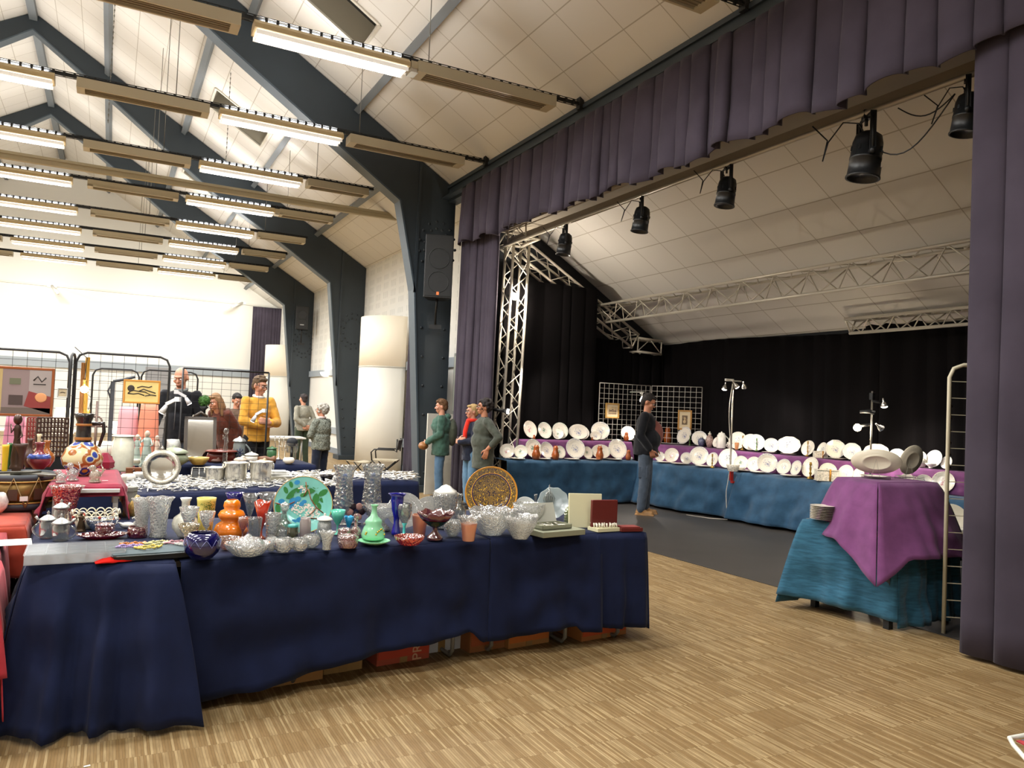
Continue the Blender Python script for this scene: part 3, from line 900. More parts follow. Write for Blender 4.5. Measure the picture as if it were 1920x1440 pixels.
cloth('tablecloth', [(3.0, 4.38), A3, (3.38, 5.62), (2.98, 5.62)], ZT + .003, [dict(z=(.13, .11), fl=.02, n=2, a=.025, c0=.0, c1=.03), dict(z=(.1, .1), fl=.03), dict(z=(.15, .15), fl=.02), None], NAVY,
      'narrow navy cloth at the stall corner under the dark red case', 3)
cloth('tablecloth', [(-.30, 4.27), (.33, 4.125), (.29, 5.95), (-.36, 5.95)], ZT + .006, [dict(z=lambda u: .012 + .03 * abs(sin(u * 9)), fl=.17, n=3, a=.06, c0=.16, c1=.24), dict(z=(.03, .1), fl=.06), None, dict(z=(.02, .02), fl=.12, n=3, a=.03)], NAVY,
      'navy cloth reaching the floor under the clear jewellery organiser', 4, wr=.03)
# stalls behind
cloth('tablecloth', [(.2, 6.9), (2.02, 7.45), (2.0, 8.3), (.1, 8.3)], ZT, [dict(z=(.3, .1), fl=.03, n=5, a=.02), dict(z=(.05, .05), fl=.03), None, None], NAVY, 'navy cloth under the heap of silver flatware', 5)
cloth('tablecloth', [(1.36, 7.86), (3.03, 7.9), (3.0, 8.95), (1.45, 8.95)], ZT - .004, [dict(z=(.05, .05), fl=.03, n=6, a=.015), dict(z=(.05, .05), fl=.03), None, None], NAVY, 'navy cloth behind the tall candle vases, scattered with flatware', 6)
cloth('tablecloth', [(.3, 9.85), (2.4, 9.95), (2.35, 10.8), (.25, 10.8)], ZT, [dict(z=(.05, .05), fl=.03, n=6, a=.02), dict(z=(.05, .05), fl=.03), None, None], NAVY, 'distant navy cloth under the earthenware tureens', 7)
for cor, nm in (([(.25, 6.95), (1.98, 7.5), (1.95, 8.25), (.15, 8.25)], 'under the heap of silver flatware'), ([(1.45, 7.95), (2.98, 7.95), (2.95, 8.9), (1.5, 8.9)], 'behind the tall candle vases'), ([(.35, 9.9), (2.35, 10.0), (2.3, 10.7), (.3, 10.7)], 'under the earthenware tureens')):
    trestle(cor, ZT - .008, 'folding trestle table ' + nm)
# raspberry bridge table on the main stall
p = [on(88, 918, 1.0), on(218, 918, 1.0), on(205, 878, 1.0), on(105, 872, 1.0)]
R4 = [(-.30, 5.62), (.10, 5.60), (.08, 6.75), (-.34, 6.75)]
t = thing('riser_table', 'small white-legged riser under the raspberry cloth', 'table', (-.1, 6.1, ZT))
put('tabletop', MB().box((0, 0, .2), (.38, 1.1, .02)), M('white_laminate', '#d9d7d0', .4), t)
for x in (-.17, .17):
    for y in (-.45, .45): put('leg', MB().box((x, y, .095), (.03, .03, .19)), MATS['white_laminate'], t)
cloth('tablecloth', R4, .99, [dict(z=(.93, .93), fl=.02, n=2, a=.006, c0=.03, c1=.03), dict(z=(.78, .8), fl=.05), None, dict(z=(.78, .8), fl=.05)], RED, 'raspberry red cloth over the riser holding crystal animals', 8)
# red stalls at the left
trestle([(-1.95, 4.35), (-.5, 4.5), (-.5, 5.5), (-1.95, 5.5)], ZT - .01, 'folding table under the corrugated red cloth and the drum')
cloth('tablecloth', [(-2.0, 4.35), (-.46, 4.62), (-.5, 5.6), (-2.0, 5.6)], ZT, [dict(z=(.05, .05), fl=.08, n=3, a=.03), dict(z=(.05, .05), fl=.05), None, None], SCAR, 'scarlet ribbed cloth on the table at the left edge, below the drum', 9)
cloth('tablecloth', [(-2.0, 3.9), (-.42, 4.18), (-.44, 4.6), (-2.0, 4.45)], ZT - .03, [dict(z=(.3, .3), fl=.1, n=3, a=.03, c1=.1), dict(z=(.1, .1), fl=.06), None, None], fabric('coral_cloth', '#c03a44'), 'coral red cloth hanging at the left edge beside the navy cloth', 10)
cloth('tablecloth', [(-1.4, 5.25), (-.40, 5.3), (-.44, 6.4), (-1.4, 6.4)], ZT + .03, [dict(z=(.62, .5), fl=.06, n=2, a=.02), dict(z=(.3, .3), fl=.05), None, None], ORNG, 'brick orange cloth under the old drum', 11)
cloth('tablecloth', [(-1.2, 3.75), (-.47, 3.92), (-.5, 4.3), (-1.2, 4.2)], .5, [dict(z=(.12, .12), fl=.12, n=1, a=.03, c1=.06), dict(z=(.3, .3), fl=.05), None, None], fabric('bright_red_damask', '#c2402e', v=.3), 'orange-red damask cloth corner hanging low at the left edge', 12)
# plate tables on the stage
TA, TB, TC, TD = (5.75, 11.05), (8.38, 11.02), (8.78, 8.9), (8.95, 7.3)
ZS = .745
cloth('tablecloth', [TA, TB, (8.6, 11.7), (5.8, 11.7)], ZS, [dict(z=(.04, .04), fl=.05, n=3, a=.012), None, None, None], TEAL, 'teal cloth of the plate table in front of the dark drape, left stretch', 20, wr=.02)
cloth('tablecloth', [(8.36, 11.05), TC, (9.68, 9.0), (9.6, 11.7)], ZS + .004, [dict(z=(.05, .05), fl=.22, n=2, a=.05, c0=.12, c1=.3), None, None, None], TEAL, 'teal cloth of the plate table behind the man in black jacket', 21, wr=.03)
cloth('tablecloth', [(8.77, 8.98), TD, (9.68, 7.3), (9.68, 9.0)], ZS + .002, [dict(z=(.05, .06), fl=.3, n=2, a=.05, c0=.3, c1=.3), None, None, None], TEAL, 'teal cloth of the plate table below the lamp pole with red clamp', 22, wr=.03)
cloth('tablecloth', [(8.94, 7.34), (9.06, 5.2), (9.68, 5.2), (9.68, 7.4)], ZS, [dict(z=(.06, .06), fl=.3, n=3, a=.04, c0=.3, c1=.3), None, None, None], TEAL, 'teal cloth of the plate table partly behind the plum draped stand', 23, wr=.03)
for cor, nm in (([(5.9, 11.12), (8.3, 11.1), (8.3, 11.65), (5.9, 11.65)], 'under the left stretch of teal cloth'), ([(8.55, 10.9), (8.95, 9.0), (9.62, 9.0), (9.62, 10.9)], 'under the teal cloth behind the man'), ([(8.95, 8.8), (9.08, 7.4), (9.62, 7.4), (9.62, 8.8)], 'under the teal cloth by the lamp pole'), ([(9.1, 7.2), (9.15, 5.3), (9.62, 5.3), (9.62, 7.2)], 'under the teal cloth behind the plum stand')):
    trestle(cor, ZS - .008, 'folding table ' + nm)
# plum risers
ZR = 1.04
def riser(cor, label, zt=ZR, seed=30):
    n = len(cor)
    t = thing('riser_box', label + ', wooden step inside', 'riser', (cor[0][0], cor[0][1], ZS + .006))
    put('board', MB().poly([((c[0] * .98 + cor[2][0] * .02) - cor[0][0], (c[1] * .98 + cor[2][1] * .02) - cor[0][1], 0) for c in cor], (0, 0, zt - ZS - .02)), M('raw_plywood', '#a78a5e', .7), t)
    cloth('riser_cloth', cor, zt, [dict(z=(ZS + .012, ZS + .012), fl=.04, n=7, a=.008), dict(z=(ZS + .012, ZS + .012), fl=.02), None, dict(z=(ZS + .012, ZS + .012), fl=.02)], PLUM, label, seed, 'cloth')
riser([(6.2, 11.42), (8.5, 11.42), (8.5, 11.68), (6.2, 11.68)], 'plum cloth on the upper step behind the first plates', 1.07, 30)
riser([(8.92, 11.4), (9.22, 8.9), (9.66, 8.9), (9.66, 11.4)], 'plum cloth on the upper step below the coffee pot', ZR, 31)
riser([(9.22, 8.88), (9.3, 7.3), (9.66, 7.3), (9.66, 8.88)], 'plum cloth on the upper step in the middle of the plate display', ZR, 32)
riser([(9.30, 7.28), (9.36, 5.2), (9.66, 5.2), (9.66, 7.28)], 'plum cloth on the upper step beyond the wire rack', ZR, 33)
# stand near the curtain: teal woven cloth + plum cloth over a stool
t = thing('side_table', 'low table under the teal woven cloth beside the near curtain', 'table', (5.62, 4.3, 0))
put('tabletop', MB().box((.2, 0, ZT - .03), (.85, .8, .03), rz=-.1), TOPM, t)
for x in (-.15, .55):
    for y in (-.35, .35): put('leg', MB().box((x, y, .36), (.05, .05, .72)), BLACKM, t)
cloth('tablecloth', [(5.28, 4.64), (5.50, 3.92), (6.35, 3.97), (6.2, 4.75)], ZT, [dict(z=lambda u: .12 - .04 * u, fl=.05, n=2, a=.02, c0=.2, c1=.08), dict(z=(.03, .05), fl=.08, n=3, a=.03, c0=.06, c1=.05), None, dict(z=(.05, .05), fl=.08, c1=.2)], TEALW,
      'teal slub-weave cloth reaching the parquet beside the near curtain', 40, wr=.02)
t = thing('stool', 'box stool hidden under the plum cloth', 'stool', (5.82, 4.25, ZT + .007))
put('body', MB().box((.02, .02, .17), (.5, .34, .34)), MATS['raw_plywood'], t)
Q = [(5.52, 4.50), (5.43, 4.04), (6.12, 4.0), (6.22, 4.5)]
cloth('tablecloth', Q, 1.13, [dict(z=lambda u: .66 - .28 * max(0, u - .6) / .4, fl=.2, n=1.5, a=.02, c0=.2, c1=.33), dict(z=lambda u: .58 - .2 * max(0, .16 - u) / .16 - .2 * max(0, u - .82) / .18, fl=.28, n=2, a=.02, c0=.33, c1=.3), dict(z=(.6, .6), fl=.12), dict(z=(.6, .6), fl=.12)], PLUM,
      'plum cloth draped over the stand holding two turned-away platters', 41, wr=.02)
# boxes under the front tables
def carton(px, py, w, d, h, rz, col, label, band=None, writ=None):
    p = on(px, py, 0)
    t = thing('cardboard_box', label, 'box', (p.x, p.y + d / 2 + .2, 0), .125)
    put('carton_body', MB().box((0, 0, h / 2), (w, d, h)), M('card_' + col, col, .8), t)
    put('tape', MB().box((0, -d / 2 - .002, h * .5), (.05, .003, h)), M('packing_tape', '#9c7a4a', .4), t)
    if writ:
        cu = bpy.data.curves.new('lettering', 'FONT'); cu.body = writ[0]; cu.size = writ[1]; cu.extrude = .0008; cu.align_x = 'CENTER'
        cu.materials.append(M('print_' + writ[5], writ[5], .7))
        tmp = bpy.data.objects.new('lettering_curve', cu); COL.objects.link(tmp)
        me = bpy.data.meshes.new_from_object(tmp.evaluated_get(bpy.context.evaluated_depsgraph_get())); bpy.data.objects.remove(tmp)
        o = bpy.data.objects.new('lettering', me); COL.objects.link(o); o.parent = t; o.location = (writ[2], -d / 2 - .007, writ[3]); o.rotation_euler = (pi / 2, writ[4], 0)
    if band: put('printed_band', MB().box((0, -d / 2 - .003, h * .3), (w * .96, .004, h * .4)), M('card_' + band, band, .7), t)
    return t
carton(530, 1312, .5, .35, .28, .1, '#b0814c', 'brown cardboard box under the long navy cloth, farthest left of the cartons')
carton(655, 1282, .24, .3, .2, .1, '#a58350', 'small brown cardboard box beside a bent table leg')
carton(772, 1262, .36, .3, .36, .1, '#b4533c', 'red and brown printed cardboard box under the navy cloth', '#c2472f', ('PR', .09, .12, .05, -pi / 2, '#dcb08a'))
carton(845, 1240, .36, .3, .3, .1, '#c9ccd2', 'white cardboard box with blue stripes under the navy cloth', None, ('O', .09, -.04, .08, 0, '#3a4048'))
carton(938, 1237, .3, .3, .4, .1, '#9a6238', 'tall brown cardboard box behind the gap between two navy cloths', '#a5542f')
carton(1015, 1228, .34, .3, .34, .05, '#b07c46', 'brown cardboard box with orange tape under the second navy cloth', '#c8702e')
carton(1160, 1212, .42, .3, .32, .02, '#b4743e', 'brown box with orange band at the stall corner', '#c9582c')
# ================================================================ GLASS AND CHINA ON THE MAIN STALL
CRY = glassmat('cut_crystal', '#eef0ec', cut=70, dens=.2, body=.4, bodycol='#f1f1ee')
CRYF = glassmat('fine_cut_crystal', '#eceeea', cut=110, dens=.2, body=.48, bodycol='#efefeb')
CLR = glassmat('clear_glass', '#f2f4f1', dens=.3, body=.05)
FROST = glassmat('frosted_glass', '#e8ebe6', cut=160, dens=.3, body=.6, rough=.2)
def tint(name, col, body=.4, cut=0, dens=1.6, bc=None): return glassmat(name, col, cut=cut, dens=dens, body=body, bodycol=bc or col)
COBALT = M('cobalt_glass', '#0b0a4a', .04, spec=.9, coat=.6)
COBALTB = M('bright_cobalt_glass', '#14128c', .05, spec=.9, coat=.6)
RUBY = tint('ruby_glass', '#b21c34', .45, 60)
ORANGEG = M('orange_cased_glass', '#f4810c', .08, spec=.8, coat=.7)
OPALG = M('green_opaline', '#8fd0a4', .15, spec=.6, coat=.4)
OPALT = M('turquoise_opaline', '#63c9ae', .15, spec=.6, coat=.4)
PORC = M('white_porcelain', '#ece8dd', .12, spec=.6, coat=.3)
PEACH = tint('peach_frosted', '#f2b898', .75, 0, .5)
PINKG = tint('pink_pressed_glass', '#e3b6b2', .45, 80, .8)
GOLD = M('gilding', '#c9a13a', .3, metal=.9)
PEWTER = M('pewter', '#a9aaa6', .35, metal=.7)
SILVER = M('silver_plate', '#ebe6d8', .24, metal=.8)
CUTS = dict(
 vase=[(.5, 0), (.55, .03), (.5, .1), (.52, .3), (.62, .6), (.8, .85), (1, 1)],
 tallvase=[(.6, 0), (.62, .03), (.55, .12), (.6, .5), (.8, .9), (1, 1)],
 flare=[(.55, 0), (.55, .04), (.16, .1), (.13, .25), (.3, .35), (.6, .65), (1, 1)],
 goblet=[(.7, 0), (.66, .03), (.14, .08), (.12, .32), (.4, .42), (.85, .6), (.98, .8), (.92, 1)],
 tumbler=[(.72, 0), (.74, .03), (.8, .4), (.95, .9), (1, 1)],
 coupe=[(.5, 0), (.48, .03), (.12, .08), (.1, .35), (.45, .5), (.85, .75), (1, 1)],
 bowl=[(.42, 0), (.45, .05), (.72, .35), (.92, .7), (1, 1)],
 rbowl=[(.45, 0), (.6, .06), (.92, .3), (1, .55), (.93, .8), (.72, 1)],
 dish=[(.45, 0), (.6, .1), (.9, .6), (1, 1)],
 tazza=[(.45, 0), (.4, .1), (.14, .3), (.14, .42), (.45, .55), (.8, .78), (1, 1)],
 jar=[(.8, 0), (.85, .05), (.9, .5), (.85, .85), (.75, .92), (.78, 1)],
 bulb=[(.72, 0), (.92, .06), (1, .16), (.85, .33), (.56, .43), (.72, .52), (.78, .6), (.64, .7), (.42, .75), (.5, .83), (.45, .94), (.32, 1)],
 carafe=[(.6, 0), (.95, .05), (1, .17), (.8, .36), (.66, .44), (.72, .52), (.62, .58), (.32, .68), (.22, .8), (.2, .93), (.33, .99), (.33, 1)],
 bottle=[(.9, 0), (1, .06), (1, .45), (.8, .55), (.36, .64), (.3, .9), (.42, .94), (.42, 1)],
 bvase=[(.5, 0), (.55, .04), (.95, .22), (1, .35), (.85, .5), (.42, .6), (.3, .75), (.32, .9), (.46, 1)],
 hurricane=[(.3, 0), (.5, .03), (.82, .14), (.9, .26), (.78, .5), (.72, .68), (.82, .85), (1, .97), (1.04, 1)],
 pinch=[(.5, 0), (.52, .06), (.46, .12), (.3, .28), (.34, .42), (.6, .62), (.72, .85), (.7, .93), (1, 1)],
 bucket=[(.7, 0), (.74, .04), (.85, .5), (.98, .9), (1, 1)],
)
def prof(kind, r, h, th=.003, inner=True):
    P = [(max(.002, a * r), b * h) for a, b in CUTS[kind]]
    P = [(.0005, .0)] + P
    if inner: P += [(max(.001, a - th), b if i else b) for i, (a, b) in enumerate(reversed(P[1:]))][0:] + [(.0005, h * .06 + th)]
    return P
def spot(px, py, z=ZT + .008, r=0.0):
    if 1.0 < z < 1.1 and px > 930:          # the two upper steps of the plate display
        p = atX(px, py, 9.42) if px > 1230 else atY(px, py, 11.52)
        p.z = z
        return p, mpp(p)
    if .75 < z < .762 and px > 930:         # the teal plate tables: keep a fixed depth behind their front edge
        dd = .02 if r == 0 else .22 if r == .02 else .11
        if px < 1230: p = atY(px, py, 11.04 + dd)
        else:
            E_ = ((8.38, 11.02), (8.78, 8.9), (8.95, 7.3), (9.06, 5.2))
            rr = ray(px, py); p = atX(px, py, 8.8 + dd)
            for (x0, y0), (x1, y1) in zip(E_, E_[1:]):
                k = (x1 - x0) / (y1 - y0)       # x = x0 + dd + k (y - y0)
                t = (x0 + dd - k * y0) / (rr.x - k * rr.y)
                if y1 - .01 <= rr.y * t <= y0 + .2: p = CAM + rr * t
        p.z = z
        return p, mpp(p)
    p = on(px, py, z)
    d = Vector((p.x, p.y, 0)).normalized()
    return p + d * r, mpp(p)
def glassitem(name, kind, px, py, w, h, mat, label, cat, z=ZT + .0105, fl=0, fn=12, rim=0, rn=8, sy=1, n=28, group=None, extra=None, dz=0, foot=True):
    """w, h: width and height in survey pixels of the piece"""
    p0, m = spot(px, py, z)
    r = w * m / 2
    rb = r * CUTS[kind][0][0]
    p, m = spot(px, py, z, rb)
    H = h * m * 1.0
    P = prof(kind, r, H, th=max(.0015, r * .06))
    mb = MB().lathe(P, n, fl=fl, fn=fn, rim=rim, rn=rn, sy=sy, cap=False)
    if extra is None:
        o = put(name, mb, mat, loc=(p.x, p.y, z + dz), rz=random.uniform(0, 6) if sy == 1 else 0)
        return tag(o, label, cat, group)
    t = thing(name, label, cat, (p.x, p.y, z + dz), 0, group)
    put(name.split('_')[-1] + '_body', mb, mat, t)
    extra(t, r, H)
    return t
def lid(kindp, mat, zf=1.0, name='lid'):
    def f(t, r, H):
        put(name, MB().lathe([(a * r, H * zf + b * r) for a, b in kindp], 20, cap=False), mat, t)
    return f
DOME = [(.95, 0), (1, .06), (.9, .2), (.6, .42), (.25, .52), (.1, .6), (.16, .7), (.12, .84), (.001, .9)]
STOP = [(.2, -.3), (.2, 0), (.3, .1), (.42, .35), (.36, .6), (.12, .75), (.001, .78)]
def handle(t, r, H, mat, ang=0, z0=.25, z1=.85, out=.8, th=.12):
    pts = [Vector((cos(ang), sin(ang), 0)) * (r * .85 + r * out * sin(pi * k / 8)) + Vector((0, 0, H * (z0 + (z1 - z0) * k / 8))) for k in range(9)]
    put('handle', MB().tube(pts, r * th, 8), mat, t)

# --- left corner: lidded tankards
def tank(ang):
    def f(t, r, H):
        put('lid', MB().lathe([(.98 * r, H), (1.04 * r, H + .06 * r), (.9 * r, H + .2 * r), (.5 * r, H + .5 * r), (.2 * r, H + .65 * r), (.12 * r, H + .8 * r), (.2 * r, H + .95 * r), (.05 * r, H + 1.15 * r), (.001, H + 1.2 * r)], 20, cap=False), PEWTER, t)
        handle(t, r, H, CLR, ang, .1, .9, .75, .12)
        put('thumb_lever', MB().tube([(cos(ang) * r * .95, sin(ang) * r * .95, H), (cos(ang) * r * 1.35, sin(ang) * r * 1.35, H + r * .5)], [r * .12, r * .2], 6), PEWTER, t)
    return f
glassitem('glass_tankard', 'jar', 113, 1016, 33, 32, CLR, 'clear glass tankard with pewter lid, nearest the jewellery organiser', 'tankard', fl=.03, fn=10, extra=tank(-.2))
glassitem('glass_tankard', 'jar', 88, 1011, 30, 34, CLR, 'clear glass tankard with pewter lid, handle towards the red cloth', 'tankard', fl=.03, fn=10, extra=tank(3.2))
glassitem('glass_tankard', 'jar', 112, 1000, 29, 46, CLR, 'taller clear glass tankard whose domed pewter lid rises behind the other two', 'tankard', fl=.03, fn=10, extra=tank(.8))
glassitem('crystal_vase', 'tallvase', 121, 985, 62, 72, tint('red_flashed_crystal', '#d8564c', .4, 60, .9), 'large red-flashed cut crystal vase in front of the raspberry cloth', 'vase', rim=.02, rn=16)
# lattice basket
def lattice_basket():
    p, m = spot(178, 992, ZT + .0105, .05)
    t = thing('porcelain_basket', 'cream openwork porcelain basket with looped rim and red roses', 'basket', (p.x, p.y, ZT + .0105))
    rx, ry, h = 40 * m, 26 * m, 34 * m
    put('bowl', MB().lathe([(.7, 0), (.8, .05), (.92, .5), (.9, .5), (.6, .06)], 28, sx=rx, sy=ry, cap=False).mesh('bowl', [PORC]) if 0 else MB().lathe([(.7 * rx, 0), (.8 * rx, .03 * h), (.9 * rx, .55 * h), (.87 * rx, .55 * h), (.6 * rx, .05 * h)], 28, sy=ry / rx, cap='b'), M('cream_porcelain', '#efe6cc', .2, coat=.3), t)
    lp = MB()
    for row, (zz, sc) in enumerate(((.5, .92), (.78, 1.0))):
        for i in range(16):
            a = 2 * pi * (i + .5 * row) / 16
            c = Vector((cos(a) * rx * sc, sin(a) * ry * sc, zz * h)); tg = Vector((-sin(a) * rx, cos(a) * ry, 0)).normalized()
            w2 = pi * (rx + ry) / 2 / 16 * 1.1
            lp.tube([c + tg * w2 * cos(q) + Vector((0, 0, 1)) * w2 * 1.1 * sin(q) for q in [pi * k / 7 for k in range(8)]], .0035, 6)
    put('looped_rim', lp, MATS['cream_porcelain'], t)
    for i in range(9):
        a = 2 * pi * i / 9
        put('rose', MB().ball((cos(a) * rx * .98, sin(a) * ry * .98, h * (.45 + .2 * (i % 2))), .009, 8), M('red_roses', '#b8321f', .3), t)
lattice_basket()
def figurine(name, px, py, w, h, mat, label, cat='figurine', z=ZT + .0105, seed=1, base=True, mat2=None, arm=True):
    p, m = spot(px, py, z, w * .2 * .003)
    t = thing(name, label, cat, (p.x, p.y, z))
    W, H = w * m / 2, h * m
    b = MB().lathe([(W * .75, 0), (W * .8, H * .03), (W * .7, H * .08), (W * .6, H * .1), (W * .66, H * .2), (W * .5, H * .45), (W * .36, H * .58), (W * .46, H * .7), (W * .4, H * .78), (W * .14, H * .82), (W * .12, H * .84)], 18, fl=.1, fn=5, sy=.75)
    if arm:
        b.tube([(W * .38, 0, H * .74), (W * .62, -W * .3, H * .6), (W * .2, -W * .6, H * .55)], [W * .13, W * .1, W * .08], 8)
        b.tube([(-W * .38, 0, H * .74), (-W * .7, -W * .2, H * .66), (-W * .8, -W * .3, H * .82)], [W * .13, W * .1, W * .08], 8)
    put('body', b, mat, t)
    put('head', MB().ball((0, -W * .04, H * .9), H * .085, 12, (.85, .95, 1.1)), mat2 or mat, t)
    if base: put('plinth', MB().box((0, 0, H * .02), (W * 1.5, W * 1.3, H * .06)), mat, t)
    return t
figurine('figurine', 151, 997, 22, 36, M('dark_gilt_bronze', '#4c3a26', .35, metal=.5), 'small dark gilt figurine leaning at the porcelain basket')
glassitem('glass_dish', 'dish', 191, 996, 58, 22, tint('bluish_pressed_glass', '#aab6cc', .3, 60, .5), 'bluish pressed glass dish behind the ruby tray', 'dish', fl=.04, fn=16)
glassitem('ruby_tray', 'dish', 191, 1013, 88, 9, RUBY, 'oval ruby glass tray between tankards and grey sleeve', 'tray', sy=.6, n=32)
glassitem('ruby_box', 'jar', 196, 1006, 38, 15, RUBY, 'cut ruby glass box standing on the oval ruby tray', 'box', dz=.012, extra=lid([(.9, 0), (.95, .1), (.6, .2), (.001, .24)], RUBY))
glassitem('ruby_bowl', 'jar', 257, 1010, 40, 21, RUBY, 'cut ruby glass bowl in front of the tall crystal vases', 'bowl')
glassitem('crystal_vase', 'tallvase', 264, 1006, 40, 70, CRYF, 'tall cut crystal vase, left one of the pair behind the ruby bowl', 'vase', rim=.04, rn=6)
glassitem('crystal_vase', 'tallvase', 296, 1009, 52, 74, CRY, 'widest cut crystal vase behind the grey sleeve', 'vase', rim=.04, rn=6)
glassitem('porcelain_vase', 'bvase', 345, 1008, 46, 73, M('sprigged_porcelain', '#e5e3d2', .18, coat=.3, noise_=(45, .18)), 'white bottle-shaped porcelain vase with dark sprigs', 'vase')
def swan(px, py, w, label):
    p, m = spot(px, py, ZT + .0105, .03)
    s_ = w * m / 2
    mb = MB().ball((0, 0, s_ * .45), s_, 16, (1, .6, .45))
    mb.tube([(s_ * .8, 0, s_ * .5), (s_ * 1.15, 0, s_ * 1.1), (s_ * .9, 0, s_ * 1.6), (s_ * .6, 0, s_ * 1.4)], [s_ * .22, s_ * .13, s_ * .11, s_ * .12], 8)
    mb.tube([(-s_ * .6, 0, s_ * .5), (-s_ * 1.2, 0, s_ * .9)], [s_ * .35, s_ * .05], 8)
    tag(put('porcelain_swan', mb, PORC, loc=(p.x, p.y, ZT + .0105)), label, 'figurine')
swan(238, 992, 26, 'white porcelain bird leaning beside the tall crystal vases')
glassitem('yellow_vase', 'tumbler', 384, 1003, 35, 68, M('yellow_cameo_glass', '#dccb6a', .35, noise_=(7, .06)), 'yellow cameo glass vase painted with a green tree', 'vase')
def treepaint():
    p, m = spot(384, 1003, ZT + .0105, .03)
    mb = MB()
    rnd = random.Random(3)
    rr, H = 17.5 * m * .97, 68 * m
    def pt(a, z): 
        r_ = rr * (.78 + .2 * z / H) * 1.045 / .97
        return (cos(a) * r_, sin(a) * r_, z)
    for k in range(110):
        a = -pi / 2 + .25 + rnd.gauss(0, .45); z = H * (.74 + rnd.gauss(0, .09))
        q = rnd.uniform(.06, .14); dz = rnd.uniform(-.003, .006)
        mb.add([pt(a, z), pt(a + q, z + dz), pt(a + q, z + dz + .004), pt(a, z + .004)], [(0, 1, 2, 3)])
    mb.k = 1
    mb.add([pt(-pi / 2 + .5, H * .05), pt(-pi / 2 + .62, H * .05), pt(-pi / 2 + .5, H * .7), pt(-pi / 2 + .45, H * .7)], [(0, 1, 2, 3)])
    o = put('painted_tree', mb, [M('tree_green', '#4f6b23', .5), M('tree_trunk', '#8a6a2c', .5)])
    v = [x for x in bpy.data.objects if x.get('label', '').startswith('yellow cameo')][0]
    o.parent = v; o.rotation_euler = (0, 0, -v.rotation_euler[2])
treepaint()
glassitem('candle_holder', 'coupe', 386, 1012, 30, 52, CRY, 'clear glass candle holder in front of the yellow vase', 'candle holder')
glassitem('glass_compote', 'tazza', 352, 1036, 40, 52, tint('honey_glass', '#e4d6b4', .35, 60, .5), 'pressed glass compote squeezed behind the cobalt bowl', 'compote')
glassitem('glass_compote', 'tazza', 352, 1018, 36, 66, CRY, 'taller pressed glass compote beside the sprigged vase', 'compote')
glassitem('cobalt_bowl', 'rbowl', 378, 1051, 67, 50, COBALT, 'round dark cobalt blue cut glass bowl at the table front', 'bowl', n=40)
# engraved diamonds on the cobalt bowl
p, m = spot(378, 1051, ZT + .0105, 67 * mpp(on(378, 1051, ZT)) / 2 * .45)
rr, H = 67 * m / 2, 50 * m
dm = MB()
for i in range(10):
    a0 = 2 * pi * i / 10
    f = lambda a, z: (cos(a) * rr * (.99 if abs(z - .58) < .1 else .955), sin(a) * rr * (.99 if abs(z - .58) < .1 else .955), z * H)
    dm.tube([f(a0, .78), f(a0 + .15, .66), f(a0 + .31, .5), f(a0 + .47, .66), f(a0 + .63, .78)], .0012, 4)
v = [x for x in bpy.data.objects if x.get('label', '').startswith('round dark cobalt')][0]
put('engraved_lines', dm, M('engraved_frost', '#8f94c8', .3), v)
glassitem('orange_vase', 'bulb', 432, 1010, 64, 70, ORANGEG, 'bright orange triple-bulb glass vase', 'vase', n=36)
glassitem('glass_basket', 'dish', 427, 1031, 44, 22, tint('pink_rim_glass', '#e8c6b4', .35, 70, .5), 'pinkish pressed glass dish between cobalt bowl and orange vase', 'dish', fl=.05, fn=14)
glassitem('crystal_platter', 'dish', 464, 1045, 86, 24, CRY, 'wide low cut crystal dish at the table front right of the cobalt bowl', 'dish', n=36, fl=.02, fn=20, extra=lid([(.7, -.15), (.72, 0), (.5, .2), (.15, .28), (.1, .36), (.001, .4)], CRYF))
glassitem('flared_vase', 'flare', 467, 985, 30, 58, CLR, 'clear flared vase standing left behind the coral flower vase', 'vase', fl=.03, fn=8)
glassitem('flared_vase', 'flare', 500, 985, 36, 60, CLR, 'clear flared vase touching the rim of the turquoise plate', 'vase', fl=.03, fn=8)
glassitem('flower_vase', 'flare', 489, 1012, 31, 71, tint('coral_glass', '#f0582c', .7, 0, 1.0), 'coral red flower-shaped vase with ruffled lip', 'vase', rim=.15, rn=3)
glassitem('cobalt_vase', 'flare', 438, 975, 34, 50, M('violet_blue_glass', '#1c1660', .08, coat=.5), 'violet blue glass standing half behind the orange vase', 'vase')
glassitem('liqueur_glass', 'goblet', 454, 1012, 20, 42, tint('rosy_glass', '#e8b8a4', .3, 0, .5), 'rosy tinted goblet in front of the orange vase', 'goblet')
glassitem('tumbler', 'tumbler', 476, 1018, 28, 46, CLR, 'clear tumbler in front of the coral flower vase', 'tumbler', fl=.02, fn=10)
glassitem('tumbler', 'tumbler', 510, 1014, 32, 50, CRY, 'cut crystal tumbler in front of the turquoise plate edge', 'tumbler')
glassitem('sugar_bowl', 'rbowl', 508, 1034, 24, 26, CRYF, 'little cut crystal bowl pressed against the wide low dish', 'bowl')
glassitem('salad_bowl', 'rbowl', 531, 1037, 37, 27, CRY, 'round ribbed crystal bowl, first of three at the table edge', 'bowl', fl=.05, fn=14)
glassitem('salad_bowl', 'rbowl', 561, 1034, 33, 24, CRY, 'round ribbed crystal bowl, middle of three at the table edge', 'bowl', fl=.05, fn=14)
glassitem('salad_bowl', 'rbowl', 583, 1028, 34, 24, CRY, 'round ribbed crystal bowl, last of three at the table edge', 'bowl', fl=.05, fn=14)
glassitem('decanter', 'carafe', 531, 1014, 42, 56, CLR, 'clear bell-shaped decanter with glittering stopper before the turquoise plate', 'decanter', extra=lid(STOP, CRY, .98, 'stopper'))
